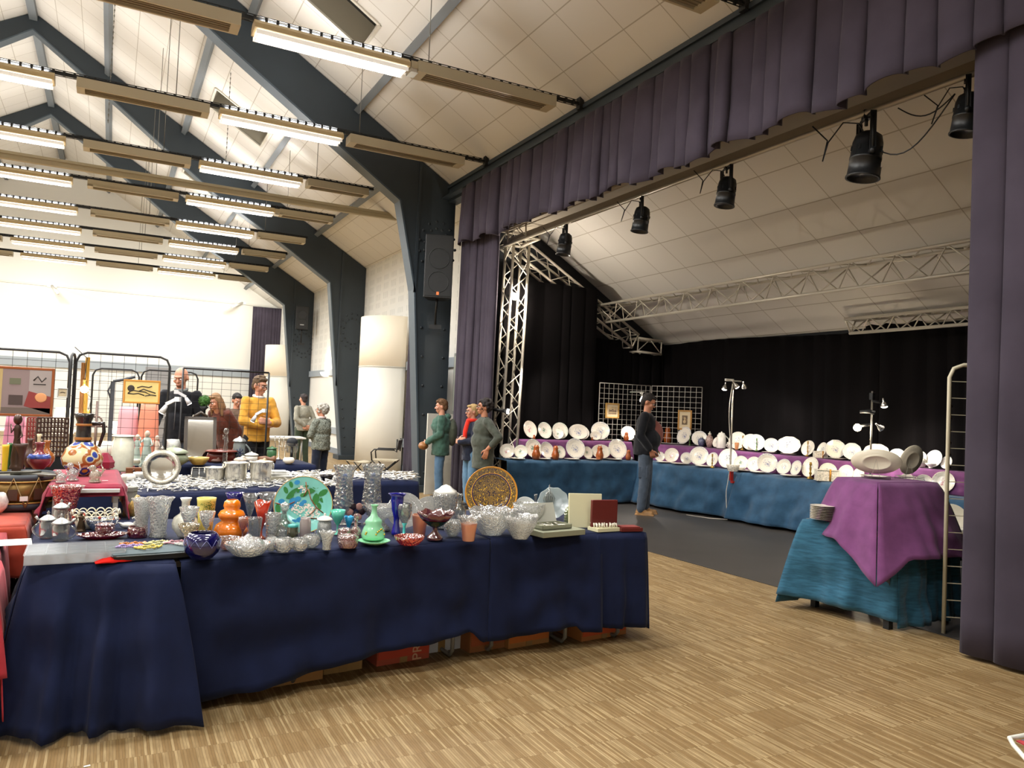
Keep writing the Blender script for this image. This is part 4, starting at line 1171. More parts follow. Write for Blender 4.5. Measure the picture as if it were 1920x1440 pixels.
glassitem('square_flask', 'jar', 548, 1020, 24, 34, tint('olive_glass', '#8c9068', .35, 0, 1.2), 'olive glass jar with turquoise collar', 'jar', extra=lid([(.82, -.3), (.84, 0), (.6, .12), (.001, .14)], M('turquoise_collar', '#3d9a93', .3)))
glassitem('frosted_jar', 'jar', 571, 1014, 24, 42, tint('frosted_rose', '#dccfcb', .7, 0, .4), 'frosted rose-grey jar before the turquoise plate', 'jar')
glassitem('lidded_cup', 'jar', 607, 1013, 30, 36, FROST, 'frosted lidded cup with a white dome', 'cup', extra=lid(DOME, PORC))
glassitem('posy_vase', 'vase', 612, 1032, 31, 34, CRYF, 'small scalloped crystal posy vase at the table edge', 'vase', rim=.1, rn=7)
glassitem('opaline_goblet', 'coupe', 632, 1003, 27, 46, OPALT, 'turquoise opaline goblet beside the tiny sky blue vase', 'goblet', fl=.03, fn=12)
glassitem('ruffled_vase', 'flare', 653, 1001, 19, 32, M('sky_blue_glass', '#2f9ccc', .15, coat=.4), 'tiny sky blue ruffled vase', 'vase', rim=.12, rn=6)
glassitem('perfume_bottle', 'bottle', 666, 1015, 20, 42, PINKG, 'pink glass perfume bottle with round stopper', 'bottle', extra=lid([(.3, -.2), (.3, 0), (.5, .3), (.55, .6), (.35, .9), (.001, 1)], PINKG, .98, 'stopper'))
glassitem('powder_box', 'jar', 645, 1017, 30, 20, PINKG, 'pink glass powder box behind the front one', 'box', extra=lid([(.9, 0), (.9, .15), (.6, .35), (.001, .42)], PINKG))
glassitem('powder_box', 'jar', 652, 1029, 42, 17, PINKG, 'wide pale pink lidded powder box at the table edge', 'box', extra=lid([(.9, 0), (.95, .1), (.7, .3), (.2, .4), (.001, .44)], PINKG))
glassitem('saucer', 'dish', 701, 1022, 62, 7, OPALG, 'green opaline saucer under the green carafe', 'saucer')
def gilt(t, r, H):
    g = MB(); rnd = random.Random(5)
    for k in range(9):
        a = -pi / 2 + rnd.uniform(-1, 1); z = H * rnd.uniform(.16, .34)
        q = r * (1.01 - max(0, z / H - .17) * 1.1)
        g.ball((cos(a) * q, sin(a) * q, z), r * .09, 8, (1, 1, .8))
    put('gilt_flowers', g, GOLD, t)
glassitem('opaline_carafe', 'carafe', 699, 1017, 46, 66, OPALG, 'green opaline carafe with gilt flowers, stopper missing', 'carafe', dz=.008, extra=gilt)
def candlein(t, r, H):
    tw = MB()
    m1 = [(sin(k * 1.1) * .004, cos(k * 1.1) * .004, H * (.1 + .72 * k / 20)) for k in range(21)]
    put('candle', tw.tube(m1, r * .21, 10), M('blue_candle', '#3b62a8', .4), t)
    put('wick', MB().tube([(0, 0, H * .81), (.001, 0, H * .85)], .0015, 5), BLACKM, t)
    put('stem', MB().lathe([(r * .7, -H * .16), (r * .68, -H * .14), (r * .2, -H * .1), (r * .2, -H * .02), (r * .35, 0)], 20), CLR, t)
HUR = glassmat('etched_hurricane_glass', '#eef0ee', cut=42, dens=.25, body=.2, bodycol='#eeeeea')
glassitem('hurricane_vase', 'hurricane', 642, 982, 42, 95, HUR, 'tall etched hurricane vase with blue candle, beside the turquoise plate', 'candle vase', extra=candlein, dz=.05)
glassitem('hurricane_vase', 'hurricane', 695, 982, 42, 97, HUR, 'tall etched hurricane vase with twisted blue candle, behind the green carafe', 'candle vase', extra=candlein, dz=.05)
def flower(px, py, w, label):
    p, m = spot(px, py, ZT + .0105, .06)
    t = thing('enamel_butterfly', label, 'ornament', (p.x, p.y, ZT + .0105))
    s_ = w * m / 2
    for k in range(6):
        a = 2 * pi * k / 6
        put('petal', MB().ball((cos(a) * s_ * .6, 0, s_ * 1.2 + sin(a) * s_ * .6), s_ * .36, 10, (1, .3, 1)), M('petal_%d' % (k % 2), ['#2a1a20', '#b98a80'][k % 2], .2), t)
    put('foot', MB().tube([(0, 0, 0), (0, 0, s_ * 1.2)], .006, 6).box((0, 0, .004), (s_, .04, .008)), BLACKM, t)
flower(666, 985, 38, 'black and rose patterned flower ornament between the hurricane vases')
glassitem('cake_stand', 'tazza', 716, 996, 68, 46, CRYF, 'wide glittering crystal cake stand behind the green carafe', 'cake stand', fl=.02, fn=20)
glassitem('cobalt_vase', 'pinch', 742, 1004, 34, 77, COBALTB, 'tall bright cobalt vase with waisted stem', 'vase', extra=lid([(1, -.02), (1.04, 0), (.7, -.06)], COBALTB, 1, 'lip'))
glassitem('wine_glass', 'goblet', 757, 1007, 28, 62, CLR, 'clear wine glass with turquoise stem', 'wine glass', extra=lambda t, r, H: put('stem', MB().lathe([(r * .62, .001), (r * .2, H * .09), (r * .17, H * .3), (r * .35, H * .4)], 16), M('turquoise_stem', '#4cc3bd', .1, coat=.5), t))
glassitem('red_dish', 'dish', 767, 1024, 58, 17, tint('orange_red_glass', '#e8492c', .5, 60, 1.0), 'shallow orange-red ribbed glass dish at the table edge', 'dish', fl=.05, fn=18)
glassitem('frosted_cup', 'bucket', 786, 1004, 31, 38, PEACH, 'frosted peach glass cup beside the red-green compote', 'cup')
def greenbowl(t, r, H):
    put('foot', MB().lathe([(.46 * r, 0), (.4 * r, .08 * H), (.14 * r, .3 * H), (.16 * r, .42 * H)], 20), CLR, t)
glassitem('ruffled_compote', 'tazza', 815, 1014, 72, 52, tint('red_green_glass', '#8c4048', .6, 0, 1.4), 'ruffled red and green glass compote on a clear foot', 'compote', rim=.09, rn=8, extra=lambda t, r, H: put('green_underside', MB().lathe([(.16 * r, .43 * H), (.47 * r, .54 * H), (.72 * r, .7 * H)], 24, cap=False), M('dark_green_glass', '#1f3d22', .1, coat=.5), t))
glassitem('ice_bucket', 'bucket', 833, 992, 50, 66, CRY, 'cut crystal ice bucket with a white napkin on top', 'bucket', rim=.02, rn=20, extra=lambda t, r, H: put('napkin', MB().lathe([(r * .85, H * .97), (r * .8, H * 1.05), (r * .5, H * 1.12), (r * .3, H * 1.2), (.001, H * 1.24)], 14, fl=.12, fn=5), PORC, t))
glassitem('crystal_flask', 'rbowl', 848, 1006, 34, 30, CRY, 'squat square-cut crystal flask beside the peach cup', 'flask')
glassitem('crystal_flask', 'bottle', 860, 985, 26, 58, CLR, 'clear square bottle leaning at the yellow majolica platter', 'bottle')
glassitem('frosted_cup', 'bucket', 878, 1016, 32, 34, PEACH, 'frosted peach cup with a flaring clear crystal rim', 'cup', extra=lambda t, r, H: put('crystal_rim', MB().lathe([(r * .9, H * .95), (r * 1.15, H * 1.15), (r * 1.5, H * 1.36), (r * 1.45, H * 1.36), (r * 1.05, H * 1.15)], 28, rim=.1, rn=9, cap=False), CRY, t))
glassitem('crystal_bowl', 'bowl', 921, 1005, 92, 48, CRY, 'large cut crystal bowl in front of the yellow majolica platter', 'bowl', rim=.05, rn=9, n=40)
glassitem('crystal_bowl', 'bowl', 975, 1012, 68, 44, CRYF, 'deep scalloped crystal bowl beside the silver flatware box', 'bowl', rim=.06, rn=9, n=36)
glassitem('crystal_bowl', 'bowl', 990, 996, 62, 50, CRYF, 'tall-sided crystal bowl standing behind the scalloped one', 'bowl', rim=.03, rn=12, n=36)
glassitem('glass_bottle', 'bottle', 1068, 984, 24, 52, tint('yellow_green_glass', '#c6d484', .5, 60, .8), 'yellow-green pressed glass bottle between the two cutlery boxes', 'bottle', sy=.7)
glassitem('glass_obelisk', 'tumbler', 1003, 965, 6, 38, CLR, 'slim pointed glass stopper rising behind the crystal bowls', 'ornament')

# --- platters on little stands
def plate_mesh(name, mat, oval=1.0, deep=.1, n=48, back=True, scal=0):
    P = [(.001, .02), (.55, .02), (.62, .04), (.7, .07), (.97, deep + .02), (1, deep + .03), (.985, deep), (.7, .04), (.6, .0), (.56, -.02), (.52, -.02), (.5, 0), (.001, 0)]
    mb = MB().lathe(P, n, sy=oval, fl=scal, fn=10, cap=False)
    me = mb.mesh(name, [mat])
    bm = bmesh.new(); bm.from_mesh(me); bmesh.ops.recalc_face_normals(bm, faces=bm.faces); bm.to_mesh(me); bm.free()
    return me
def stand_plate(name, me, px, pyb, w, label, cat, z, yaw=None, tilt=1.22, back=False, group=None, off=0, flip=False):
    """plate standing on edge: lowest point at pixel (px, pyb); w: width in survey pixels before turning"""
    p, m = spot(px, pyb, z, off)
    R = w * m / 2
    o = bpy.data.objects.new(name, me); COL.objects.link(o)
    ya = (turn(px) if yaw is None else yaw)
    ov = me.get('oval', 1.0)
    Rm = Matrix.Rotation(ya, 4, 'Z') @ Matrix.Rotation(tilt if not flip else tilt, 4, 'X')
    if flip: Rm = Matrix.Rotation(ya + pi, 4, 'Z') @ Matrix.Rotation(tilt, 4, 'X')
    ctr = Vector((0, 0, 0)); up = Rm @ Vector((0, 1, 0))
    c = Vector((p.x, p.y, z + .004)) + up * R * ov * 1.0
    c.z = z + .006 + abs(up.z) * R * ov + .02 * R
    o.matrix_world = Matrix.Translation(c) @ Rm @ Matrix.Scale(R, 4)
    return tag(o, label, cat, group)
def easel(px, py, z, s_, label, yaw=None):
    p, m = spot(px, py, z, .02)
    q = MB()
    for x in (-.35, .35):
        q.tube([(x * s_, -.28 * s_, .1 * s_), (x * s_, -.26 * s_, .012), (x * s_, .25 * s_, .012), (x * s_ * .4, .12 * s_, .75 * s_)], .003, 5)
    q.tube([(-.35 * s_, .1 * s_, .012), (.35 * s_, .1 * s_, .012)], .003, 5)
    tag(put('plate_stand', q, M('wire_stand', '#8a8478', .35, metal=.7), loc=(p.x, p.y, z), rz=turn(px) if yaw is None else yaw), label, 'plate stand')
# turquoise platter
TQ = M('turquoise_majolica', '#7cc9bd', .12, coat=.4, noise_=(3, .05))
me = plate_mesh('turquoise_platter', TQ, deep=.05, n=64)
zt_ = ZT + .0105
tq = stand_plate('turquoise_platter', me, 566, 1003, 107, 'large turquoise majolica platter painted with blossom branches', 'platter', zt_, tilt=1.3)
put('gilt_edge', MB().tube([(cos(a) * 1.0, sin(a) * 1.0, .078) for a in [2 * pi * i / 64 for i in range(64)]], .014, 6, closed=True), M('ochre_edge', '#c9a45c', .3), tq)
rnd = random.Random(11)
fz = .06
br = MB()
def flat(mb, x, y, r, ang=0, asp=1, n=10, z=fz):
    rr2 = sqrt(x * x + y * y); z = .028 if rr2 < .52 else .028 + (rr2 - .52) * .13 + .004
    mb.add([(x + cos(ang) * r * cos(a) - sin(ang) * r * asp * sin(a), y + sin(ang) * r * cos(a) + cos(ang) * r * asp * sin(a), z + .006 + rnd.uniform(0, .006)) for a in [2 * pi * i / n for i in range(n)]], [tuple(range(n))])
for pts in ([(.15, .55), (.25, .2), (.45, -.1), (.7, -.3)], [(.45, -.1), (.3, -.3), (.1, -.45), (.5, -.5)], [(-.95, .05), (-.6, -.05), (-.3, .1)], [(.05, .8), (.1, .5), (.0, .3)]):
    br.tube([(x, y, .05 + max(0, sqrt(x * x + y * y) - .5) * .12) for x, y in pts], .018, 6)
put('painted_branches', br, M('branch_brown', '#8c4a22', .3), tq)
g = MB()
for x, y, r, a in ((.1, .72, .1, 1.2), (.25, .5, .13, .4), (.4, .62, .08, 0), (.42, .2, .16, 1.4), (.66, .42, .14, .6), (.68, .15, .11, -.4), (-.4, .45, .14, .9), (-.5, .3, .13, .2), (-.62, .5, .1, 2), (-.2, .55, .1, 1.5), (.55, -.05, .1, 2), (-.85, -.15, .12, 1.8), (.0, .35, .1, .3), (-.45, .7, .09, 1.9)): flat(g, x, y, r * 1.35, a, .55)
put('painted_leaves', g, M('leaf_green', '#2f7a3a', .25), tq)
b = MB()
for x, y, r in ((-.35, .12, .13), (-.2, .2, .1), (-.05, .02, .09), (-.42, -.05, .1), (-.25, .78, .09), (-.15, .5, .07), (-.75, .1, .1), (-.1, -.55, .12), (-.3, -.6, .09), (.02, .1, .08), (-.7, -.25, .08)): flat(b, x, y, r * 1.15, .3, .8)
put('painted_blue_flowers', b, M('flower_blue', '#2a86b8', .25), tq)
wv_ = MB()
for k in range(150):
    a = rnd.uniform(0, 6.28); q = sqrt(rnd.random())
    flat(wv_, .02 + q * .52 * cos(a) + .05, -.2 + q * .24 * sin(a) - .12 * cos(a) * q, rnd.uniform(.018, .035), n=6)
for k in range(40):
    a = rnd.uniform(0, 6.28); q = sqrt(rnd.random()) * .17
    flat(wv_, -.02 + q * cos(a), .58 + q * sin(a), .028, n=6)
put('painted_blossom', wv_, M('blossom_white', '#efe2d4', .3), tq)
easel(566, 1003, zt_, .22, 'wire stand under the turquoise platter')
# yellow / navy majolica platter
s = NT('navy_yellow_majolica')
co = s.co()
sep = s.n('ShaderNodeSeparateXYZ'); s.l(co, sep.inputs[0])
cmb = s.n('ShaderNodeCombineXYZ'); s.l(s.math('ABSOLUTE', sep.outputs[0]), cmb.inputs[0]); s.l(sep.outputs[1], cmb.inputs[1])
ln = s.n('ShaderNodeVectorMath', operation='LENGTH'); cm2 = s.n('ShaderNodeCombineXYZ'); s.l(sep.outputs[0], cm2.inputs[0]); s.l(sep.outputs[1], cm2.inputs[1]); s.l(cm2.outputs[0], ln.inputs[0])
rad = ln.outputs['Value']
nz = s.n('ShaderNodeTexNoise', i_Scale=4.2, i_Detail=1.5, i_Distortion=2.6); s.l(cmb.outputs[0], nz.inputs[0])
sw = s.math('SINE', s.math('MULTIPLY', nz.outputs[0], 62.0))
vz = s.n('ShaderNodeTexVoronoi', feature='F1', i_Scale=7.5); s.l(cmb.outputs[0], vz.inputs['Vector'])
fl_ = s.math('LESS_THAN', vz.outputs['Distance'], .2)
pat = s.math('MAXIMUM', s.math('GREATER_THAN', sw, .68), fl_)
ring = s.math('ADD', s.math('LESS_THAN', s.math('ABSOLUTE', s.math('SUBTRACT', rad, .76)), .012), s.math('GREATER_THAN', rad, .955))
band = s.math('LESS_THAN', s.math('ABSOLUTE', s.math('SUBTRACT', rad, .735)), .03)
c1 = s.mix(pat, lin('#1d1130'), lin('#cda12c'))
c2 = s.mix(band, c1, lin('#2a1640'))
c3 = s.mix(ring, c2, lin('#d99a2c'))
s.l(c3, s.b.inputs['Base Color'])
s.b.inputs['Roughness'].default_value = .15; s.b.inputs['Coat Weight'].default_value = .4
me = plate_mesh('majolica_platter', s.m, deep=.04, n=64)
mj = stand_plate('majolica_platter', me, 919, 976, 98, 'large navy and yellow majolica platter with arabesques', 'platter', zt_, tilt=1.36)
put('orange_rim', MB().tube([(cos(a), sin(a), .07) for a in [2 * pi * i / 64 for i in range(64)]], .02, 6, closed=True), M('orange_rim', '#c9862c', .25), mj)
easel(919, 976, zt_, .22, 'wire stand under the navy and yellow platter')
gp = plate_mesh('glass_plate', CRYF, deep=.06, n=48)
stand_plate('glass_plate', gp, 757, 995, 68, 'clear etched glass plate on edge behind the cobalt vase', 'plate', zt_, off=.05)
stand_plate('glass_plate', gp, 803, 992, 58, 'ribbed clear glass plate on edge beside the ice bucket', 'plate', zt_, off=.05)
wp = plate_mesh('white_plate', M('pale_china', '#dfe2dc', .15, coat=.3), deep=.08)
stand_plate('china_plate', wp, 986, 982, 46, 'pale china plate on edge right of the majolica platter', 'plate', zt_, off=.1, yaw=turn(986) + .3)
stand_plate('china_plate', wp, 978, 990, 44, 'fluted white plate with a rose-red flower, leaning before the pale one', 'plate', zt_, off=.02, yaw=turn(978) - .5)
v = COL.objects[-1] if 0 else [x for x in bpy.data.objects if x.get('label', '').startswith('fluted white')][0]
fr = MB()
for k in range(14):
    a = 2 * pi * k / 14
    fr.ball((.0 + .17 * cos(a), -.1 + .3 * sin(a), .04), .09, 6)
put('painted_flower', fr, M('rose_red', '#c4506c', .3), v)
sh = plate_mesh('shell_platter', glassmat('pale_blue_frost', '#c9d6d6', dens=.4, body=.75, rough=.2), deep=.12, scal=.03)
stand_plate('shell_platter', sh, 1036, 978, 60, 'pale blue frosted glass platter with segments behind the open box', 'platter', zt_, off=.1)
def pinecone():
    p, m = spot(1028, 975, zt_, .03)
    mb = MB()
    H = 66 * m
    for k, (x, a) in enumerate(((-.03, .35), (0, 0), (.03, -.35), (-.015, .15), (.015, -.15))):
        mb.tube([(x * .6, 0, H * .3), (x * 1.2 + .3 * a * -.02, 0, H * .6), (x * .4, 0, H * (1 if k == 1 else .82))], [.012, .016, .002], 8)
    mb.lathe([(.035, 0), (.03, .01), (.012, .03), (.014, H * .32)], 16)
    tag(put('leaf_ornament', mb, CLR, loc=(p.x, p.y, zt_)), 'clear glass leaf-shaped ornament before the pale blue platter', 'ornament')
pinecone()
# --- boxes of cutlery
def boxrow():
    p = on(1055, 1007, ZT + .01)
    GB = M('silver_grey_card', '#8f9079', .45)
    LG = M('pale_grey_card', '#c3c2b4', .5)
    o = tag(put('flatware_case', MB().box((0, 0, .018), (.36, .22, .036)), GB, loc=(p.x, p.y + .11, ZT + .013), rz=.15, bevel=.003), 'flat silver-grey box lying at the table edge', 'box')
    t = thing('cutlery_box', 'small open grey box of shining teaspoons on the flat silver-grey box', 'box', (p.x - .02, p.y + .13, ZT + .052), .15)
    tr_ = MB().box((0, 0, .004), (.25, .15, .008))
    for x in (-.122, .122): tr_.box((x, 0, .014), (.006, .15, .028))
    for y in (-.072, .072): tr_.box((0, y, .014), (.25, .006, .028))
    put('tray', tr_, GB, t)
    put('lid', MB().box((-.0, .115, .07), (.26, .01, .16), rx=-.35).box((0, .108, .06), (.21, .004, .11), rx=-.35), [LG], t)
    p = on(1103, 992, ZT + .01)
    t = thing('cutlery_box', 'tall cream cardboard flatware box propped open', 'box', (p.x, p.y + .05, ZT + .013), -.3)
    put('lid', MB().box((0, 0, .12), (.24, .028, .24), rx=-.12), M('cream_card', '#d8d2ab', .55), t, bevel=.003)
    q = on(1142, 997, ZT + .01)
    t2 = thing('cutlery_tray', 'cream tray of upright pearly knife handles', 'tray', (q.x, q.y + .06, ZT + .01), .05)
    put('tray', MB().box((0, 0, .012), (.2, .12, .024)), MATS['cream_card'], t2)
    q = on(1152, 998, ZT + .01)
    t = thing('cutlery_box', 'dark red case with its lid standing upright', 'box', (q.x + .03, q.y + .1, ZT + .01), -.12)
    put('lid', MB().box((-.05, 0, .105), (.2, .03, .21)), M('dark_red_leatherette', '#5f1c1a', .35), t, bevel=.004)
    b = MB().box((.13, -.03, .012), (.17, .12, .024))
    put('tray', b, MATS['dark_red_leatherette'], t)
    put('lining', MB().box((.13, -.03, .027), (.14, .09, .006)), M('red_velvet_lining', '#7a2a22', .8), t)
    tag(put('brown_box', MB().box((0, 0, .045), (.1, .06, .09)), M('brown_card', '#6b5a44', .6), loc=(on(1054, 962, ZT).x, on(1054, 962, ZT).y, ZT + .012), rz=.1), 'little brown box standing behind the yellow-green bottle', 'box')
    return t2
t2 = boxrow()
def spoon_mesh():
    mb = MB()
    mb.ball((0, .075, .003), .014, 10, (1, 1.5, .25))
    mb.tube([(0, .06, .003), (0, .0, .004), (0, -.06, .003)], [.003, .0022, .005], 6)
    return mb.mesh('spoon', [SILVER])
def fork_mesh():
    mb = MB()
    mb.tube([(0, .05, .003), (0, .0, .004), (0, -.075, .003)], [.006, .0025, .006], 6)
    for x in (-.007, -.0023, .0023, .007): mb.box((x, .075, .004), (.0022, .05, .002))
    return mb.mesh('fork', [SILVER])
SPN, FRK = spoon_mesh(), fork_mesh()
base = [x for x in bpy.data.objects if x.get('label', '').startswith('small open grey')][0]
rnd = random.Random(4)
for k in range(12):
    o = bpy.data.objects.new('teaspoon', SPN); COL.objects.link(o)
    o.location = base.location + Vector((rnd.uniform(-.09, .09), rnd.uniform(-.03, .03), .016 + .003 * (k % 4)))
    o.rotation_euler = (rnd.uniform(-.1, .1), 0, rnd.uniform(-.5, .5) + (pi if k % 2 else 0)); o.scale = (.7,) * 3
    tag(o, 'silver teaspoon lying in the small open grey box', 'spoon', 'teaspoons in the small open box')
kh = MB().tube([(0, 0, 0), (0, 0, .03)], [.005, .007], 8).mesh('knife', [M('pearl_handle', '#e4dcc8', .25)])
for i in range(9):
    for j in range(3):
        o = bpy.data.objects.new('knife', kh); COL.objects.link(o)
        o.location = t2.location + Vector((-.085 + i * .021, -.035 + j * .035, .024)); o.rotation_euler = (.3 * rnd.uniform(-1, 1), .3 * rnd.uniform(-1, 1), 0)
        tag(o, 'pearl-handled knife standing in the cream tray', 'knife', 'pearl-handled knives in the cream tray')
# --- jewellery corner
def jewellery():
    c = on(108, 1050, ZT + .01)
    PL = glassmat('milky_plastic', '#eceef0', dens=.15, body=.3, rough=.3, refl=.08)
    LD = glassmat('clear_lid', '#f4f6f6', dens=.1, body=.04, rough=.2, refl=.04)
    t = thing('organiser_box', 'clear plastic compartment box full of small jewellery', 'organiser', (.0, 4.33, ZT + .013), .02)
    w, d, h = .42, .3, .045
    mb = MB().box((0, 0, .003), (w, d, .004))
    for x in [-w / 2 + w * i / 5 for i in range(6)]: mb.box((x, 0, h / 2), (.003, d, h))
    for y in [-d / 2 + d * i / 4 for i in range(5)]: mb.box((0, y, h / 2), (w, .003, h))
    put('tray', mb, PL, t)
    put('lid', MB().box((0, 0, h + .003), (w + .01, d + .01, .004)), LD, t)
    tr_ = MB()
    for k in range(220):
        tr_.ball((rnd.uniform(-w / 2 + .01, w / 2 - .01), rnd.uniform(-d / 2 + .01, d / 2 - .01), rnd.uniform(.008, .03)), rnd.uniform(.003, .007), 5, m=4)
    o = put('trinket_fill', tr_, M('mixed_trinkets', '#8a6a5c', .3, metal=.5, noise_=(60, .6)), t); o['kind'] = 'stuff'
    t.location = (-.105, 4.36, ZT + .013)
    SL = fabric('grey_neoprene', '#4c5a5e')
    t = thing('laptop_sleeve', 'grey padded zip sleeve used as a tray for necklaces', 'sleeve', (.235, 4.34, ZT + .013), .12)
    def slab(w, d, z0, z1, r=.05, puff=.012):
        def f(u, v):
            a = 2 * pi * u
            cx, sy_ = cos(a), sin(a)
            k = 1 / max(abs(cx), abs(sy_)); k = 1 + (k - 1) * .86
            q = sin(pi * v / 2) ** .5 if v < 1 else 1
            x, y = cx * k * w / 2, sy_ * k * d / 2
            s2 = (1 - v)
            return (x * s2, y * s2, z1 + puff * (1 - s2 * s2) * (1 + .3 * noise.noise((x * 20, y * 20, 1))))
        mb = MB().grid(f, 48, 8)
        mb.grid(lambda u, v: (f(u, 0)[0], f(u, 0)[1], z0 + (z1 - z0) * v), 48, 1)
        return mb
    put('lower_panel', slab(.40, .27, 0, .02), BLACKM, t)
    put('padded_top', slab(.41, .28, .026, .034, puff=.01), SL, t)
    edge = [(cos(2 * pi * k / 60), sin(2 * pi * k / 60)) for k in range(60)]
    pts = []
    for cx, sy_ in edge:
        k = 1 / max(abs(cx), abs(sy_)); k = 1 + (k - 1) * .86
        pts.append((cx * k * .205, sy_ * k * .14, .025))
    put('zip', MB().tube(pts, .004, 6, closed=True), M('zip_grey', '#6d7678', .3, metal=.3), t)
    put('zip_pull', MB().tube([(.19, -.12, .02), (.195, -.14, .005), (.2, -.145, -.012)], .003, 6), STEELLEG, t)
    rows = [('#d9c25a', 'gold bead necklace on the grey sleeve, nearest the table edge', -.03, -.06), ('#c7742c', 'amber necklace curled at the back of the grey sleeve', -.09, .06), ('#9c84b8', 'lilac stone necklace heaped on the grey sleeve', -.11, .0), ('#d8a0a8', 'pink coral necklace towards the cobalt bowl', .12, .03), ('#d4cc8c', 'pale gold chain across the middle of the grey sleeve', .03, .05), ('#cfcfc8', 'silver chain hanging by the zip of the grey sleeve', .165, -.03)]
    for k, (c_, lab, x, y) in enumerate(rows):
        mb = MB(); n = 46; ph = k * 1.3
        for i in range(n):
            a = 2 * pi * i / n
            px_ = x + (.055 + .012 * sin(3 * a + ph)) * cos(a); py_ = y + (.028 + .008 * sin(2 * a + ph)) * sin(a)
            px_ = max(-.17, min(.18, px_)); py_ = max(-.11, min(.11, py_))
            mb.ball((px_, py_, .05 + .002 * sin(7 * a)), .0045 + .0012 * (i % 3), 6, m=4)
        tag(put('necklace', mb, M('beads_' + c_, c_, .3, spec=.7), loc=Vector(t.location) + Vector((0, 0, .0)), rz=.12), lab, 'necklace')
    rd = MB().grid(lambda u, v: ((u - .5) * .17, (v - .5) * .1 * (1 - .4 * abs(u - .5)), .022 * sin(pi * u) * sin(pi * v) + .004 * noise.noise((u * 6, v * 6, 2))), 20, 12)
    tag(put('velvet_pouch', rd, velvet('red_velvet', '#c01c14', .4), loc=(.06, 4.225, ZT + .013), rz=.15, solid=.004), 'bright red velvet pouch lying between organiser and grey sleeve', 'pouch')
jewellery()
# ================================================================ PLATE DISPLAY ON THE STAGE
def faience(name, border, motif, seed, base='#e6dfd0', tight=.45):
    s = NT(name)
    co = s.co()
    mp = s.n('ShaderNodeMapping'); mp.inputs['Location'].default_value = (seed * 3.1, seed * 1.7, 0)
    s.l(co, mp.inputs[0])
    sep = s.n('ShaderNodeSeparateXYZ'); s.l(co, sep.inputs[0])
    rad = s.math('SQRT', s.math('ADD', s.math('POWER', sep.outputs[0], 2.0), s.math('POWER', sep.outputs[1], 2.0)))
    n = s.n('ShaderNodeTexNoise', i_Scale=5.5, i_Detail=3.0, i_Distortion=1.2); s.l(mp.outputs[0], n.inputs[0])
    thr = s.math('ADD', s.math('MULTIPLY', rad, .5), .44)
    sp = s.math('MULTIPLY', s.math('GREATER_THAN', n.outputs[0], thr), s.math('LESS_THAN', rad, tight))
    sine = s.math('ABSOLUTE', s.math('SINE', s.math('MULTIPLY', n.outputs[0], 40.0)))
    stem = s.math('MULTIPLY', s.math('LESS_THAN', sine, .16), s.math('LESS_THAN', rad, tight * .9))
    c = s.mix(s.math('MULTIPLY', stem, .6), lin(base), lin('#5d6a52'))
    c = s.mix(s.math('MULTIPLY', sp, .85), c, lin(motif))
    n2 = s.n('ShaderNodeTexNoise', i_Scale=14.0, i_Detail=1.0); s.l(mp.outputs[0], n2.inputs[0])
    rim = s.math('MULTIPLY', s.math('LESS_THAN', s.math('ABSOLUTE', s.math('SUBTRACT', rad, .88)), .06), s.math('GREATER_THAN', n2.outputs[0], .53))
    c = s.mix(s.math('MULTIPLY', rim, .55), c, lin(border))
    edge = s.math('GREATER_THAN', rad, .972)
    c = s.mix(s.math('MULTIPLY', edge, .7), c, lin(border))
    s.l(c, s.b.inputs['Base Color'])
    s.b.inputs['Roughness'].default_value = .18
    s.b.inputs['Coat Weight'].default_value = .3
    return s.m
FB, FG, FR, FN = faience('faience_blue', '#7e8ba6', '#53639a', 1), faience('faience_green', '#6f9488', '#4c7a62', 2), faience('faience_rose', '#b59a8a', '#b4586a', 3), faience('faience_plain', '#a79c88', '#7a8494', 4, '#ece6d8', .38)
PM = {}
for k, (m_, ov, sc) in {'b': (FB, 1, 0), 'g': (FG, 1, 0), 'r': (FR, 1, 0), 'n': (FN, 1, 0), 'ob': (FB, .74, 0), 'og': (FG, .74, 0), 'sn': (FN, .74, .025), 'sb': (FB, 1, .02)}.items():
    me = plate_mesh('plate_' + k, m_, oval=ov, n=40, scal=sc); me['oval'] = ov; PM[k] = me
DES = {'b': 'blue-sprigged', 'g': 'green-bordered', 'r': 'rose-sprigged', 'n': 'plain cream', 'ob': 'oval blue-sprigged', 'og': 'oval green-bordered', 'sn': 'oval scalloped cream', 'sb': 'scalloped blue-bordered'}
def plates(rows, z, where, s_, group):
    n = len(rows)
    for i, (px, py, w, h, k) in enumerate(rows):
        ov = PM[k].get('oval', 1)
        full = max(w, h / ov * (1 if ov == 1 else 1))
        if ov != 1: full = w
        ca = min(1, max(.3, (w / full))) if ov == 1 else .95
        nth = ORDN[i] if i < len(ORDN) else str(i)
        stand_plate('faience_plate', PM[k], px, py, full * 1.03, '%s plate on edge, %s from the %s' % (DES[k], nth, where), 'plate', z, yaw=turn(px) + s_ * math.acos(ca), tilt=1.25, group=group, off=.02)
ORDN = ['first', 'second', 'third', 'fourth', 'fifth', 'sixth', 'seventh', 'eighth', 'ninth', 'tenth', 'eleventh', 'twelfth', 'thirteenth', 'fourteenth', 'fifteenth', 'sixteenth', 'seventeenth', 'eighteenth', 'nineteenth', 'twentieth']
plates([(996, 824, 24, 33, 'r'), (1023, 824, 25, 31, 'g'), (1051, 824, 29, 31, 'g'), (1085, 824, 38, 30, 'ob'), (1125, 826, 34, 33, 'b'), (1178, 826, 26, 27, 'n')], ZR + .04, 'truss on the upper left step', 1, 'plates on the upper left step')
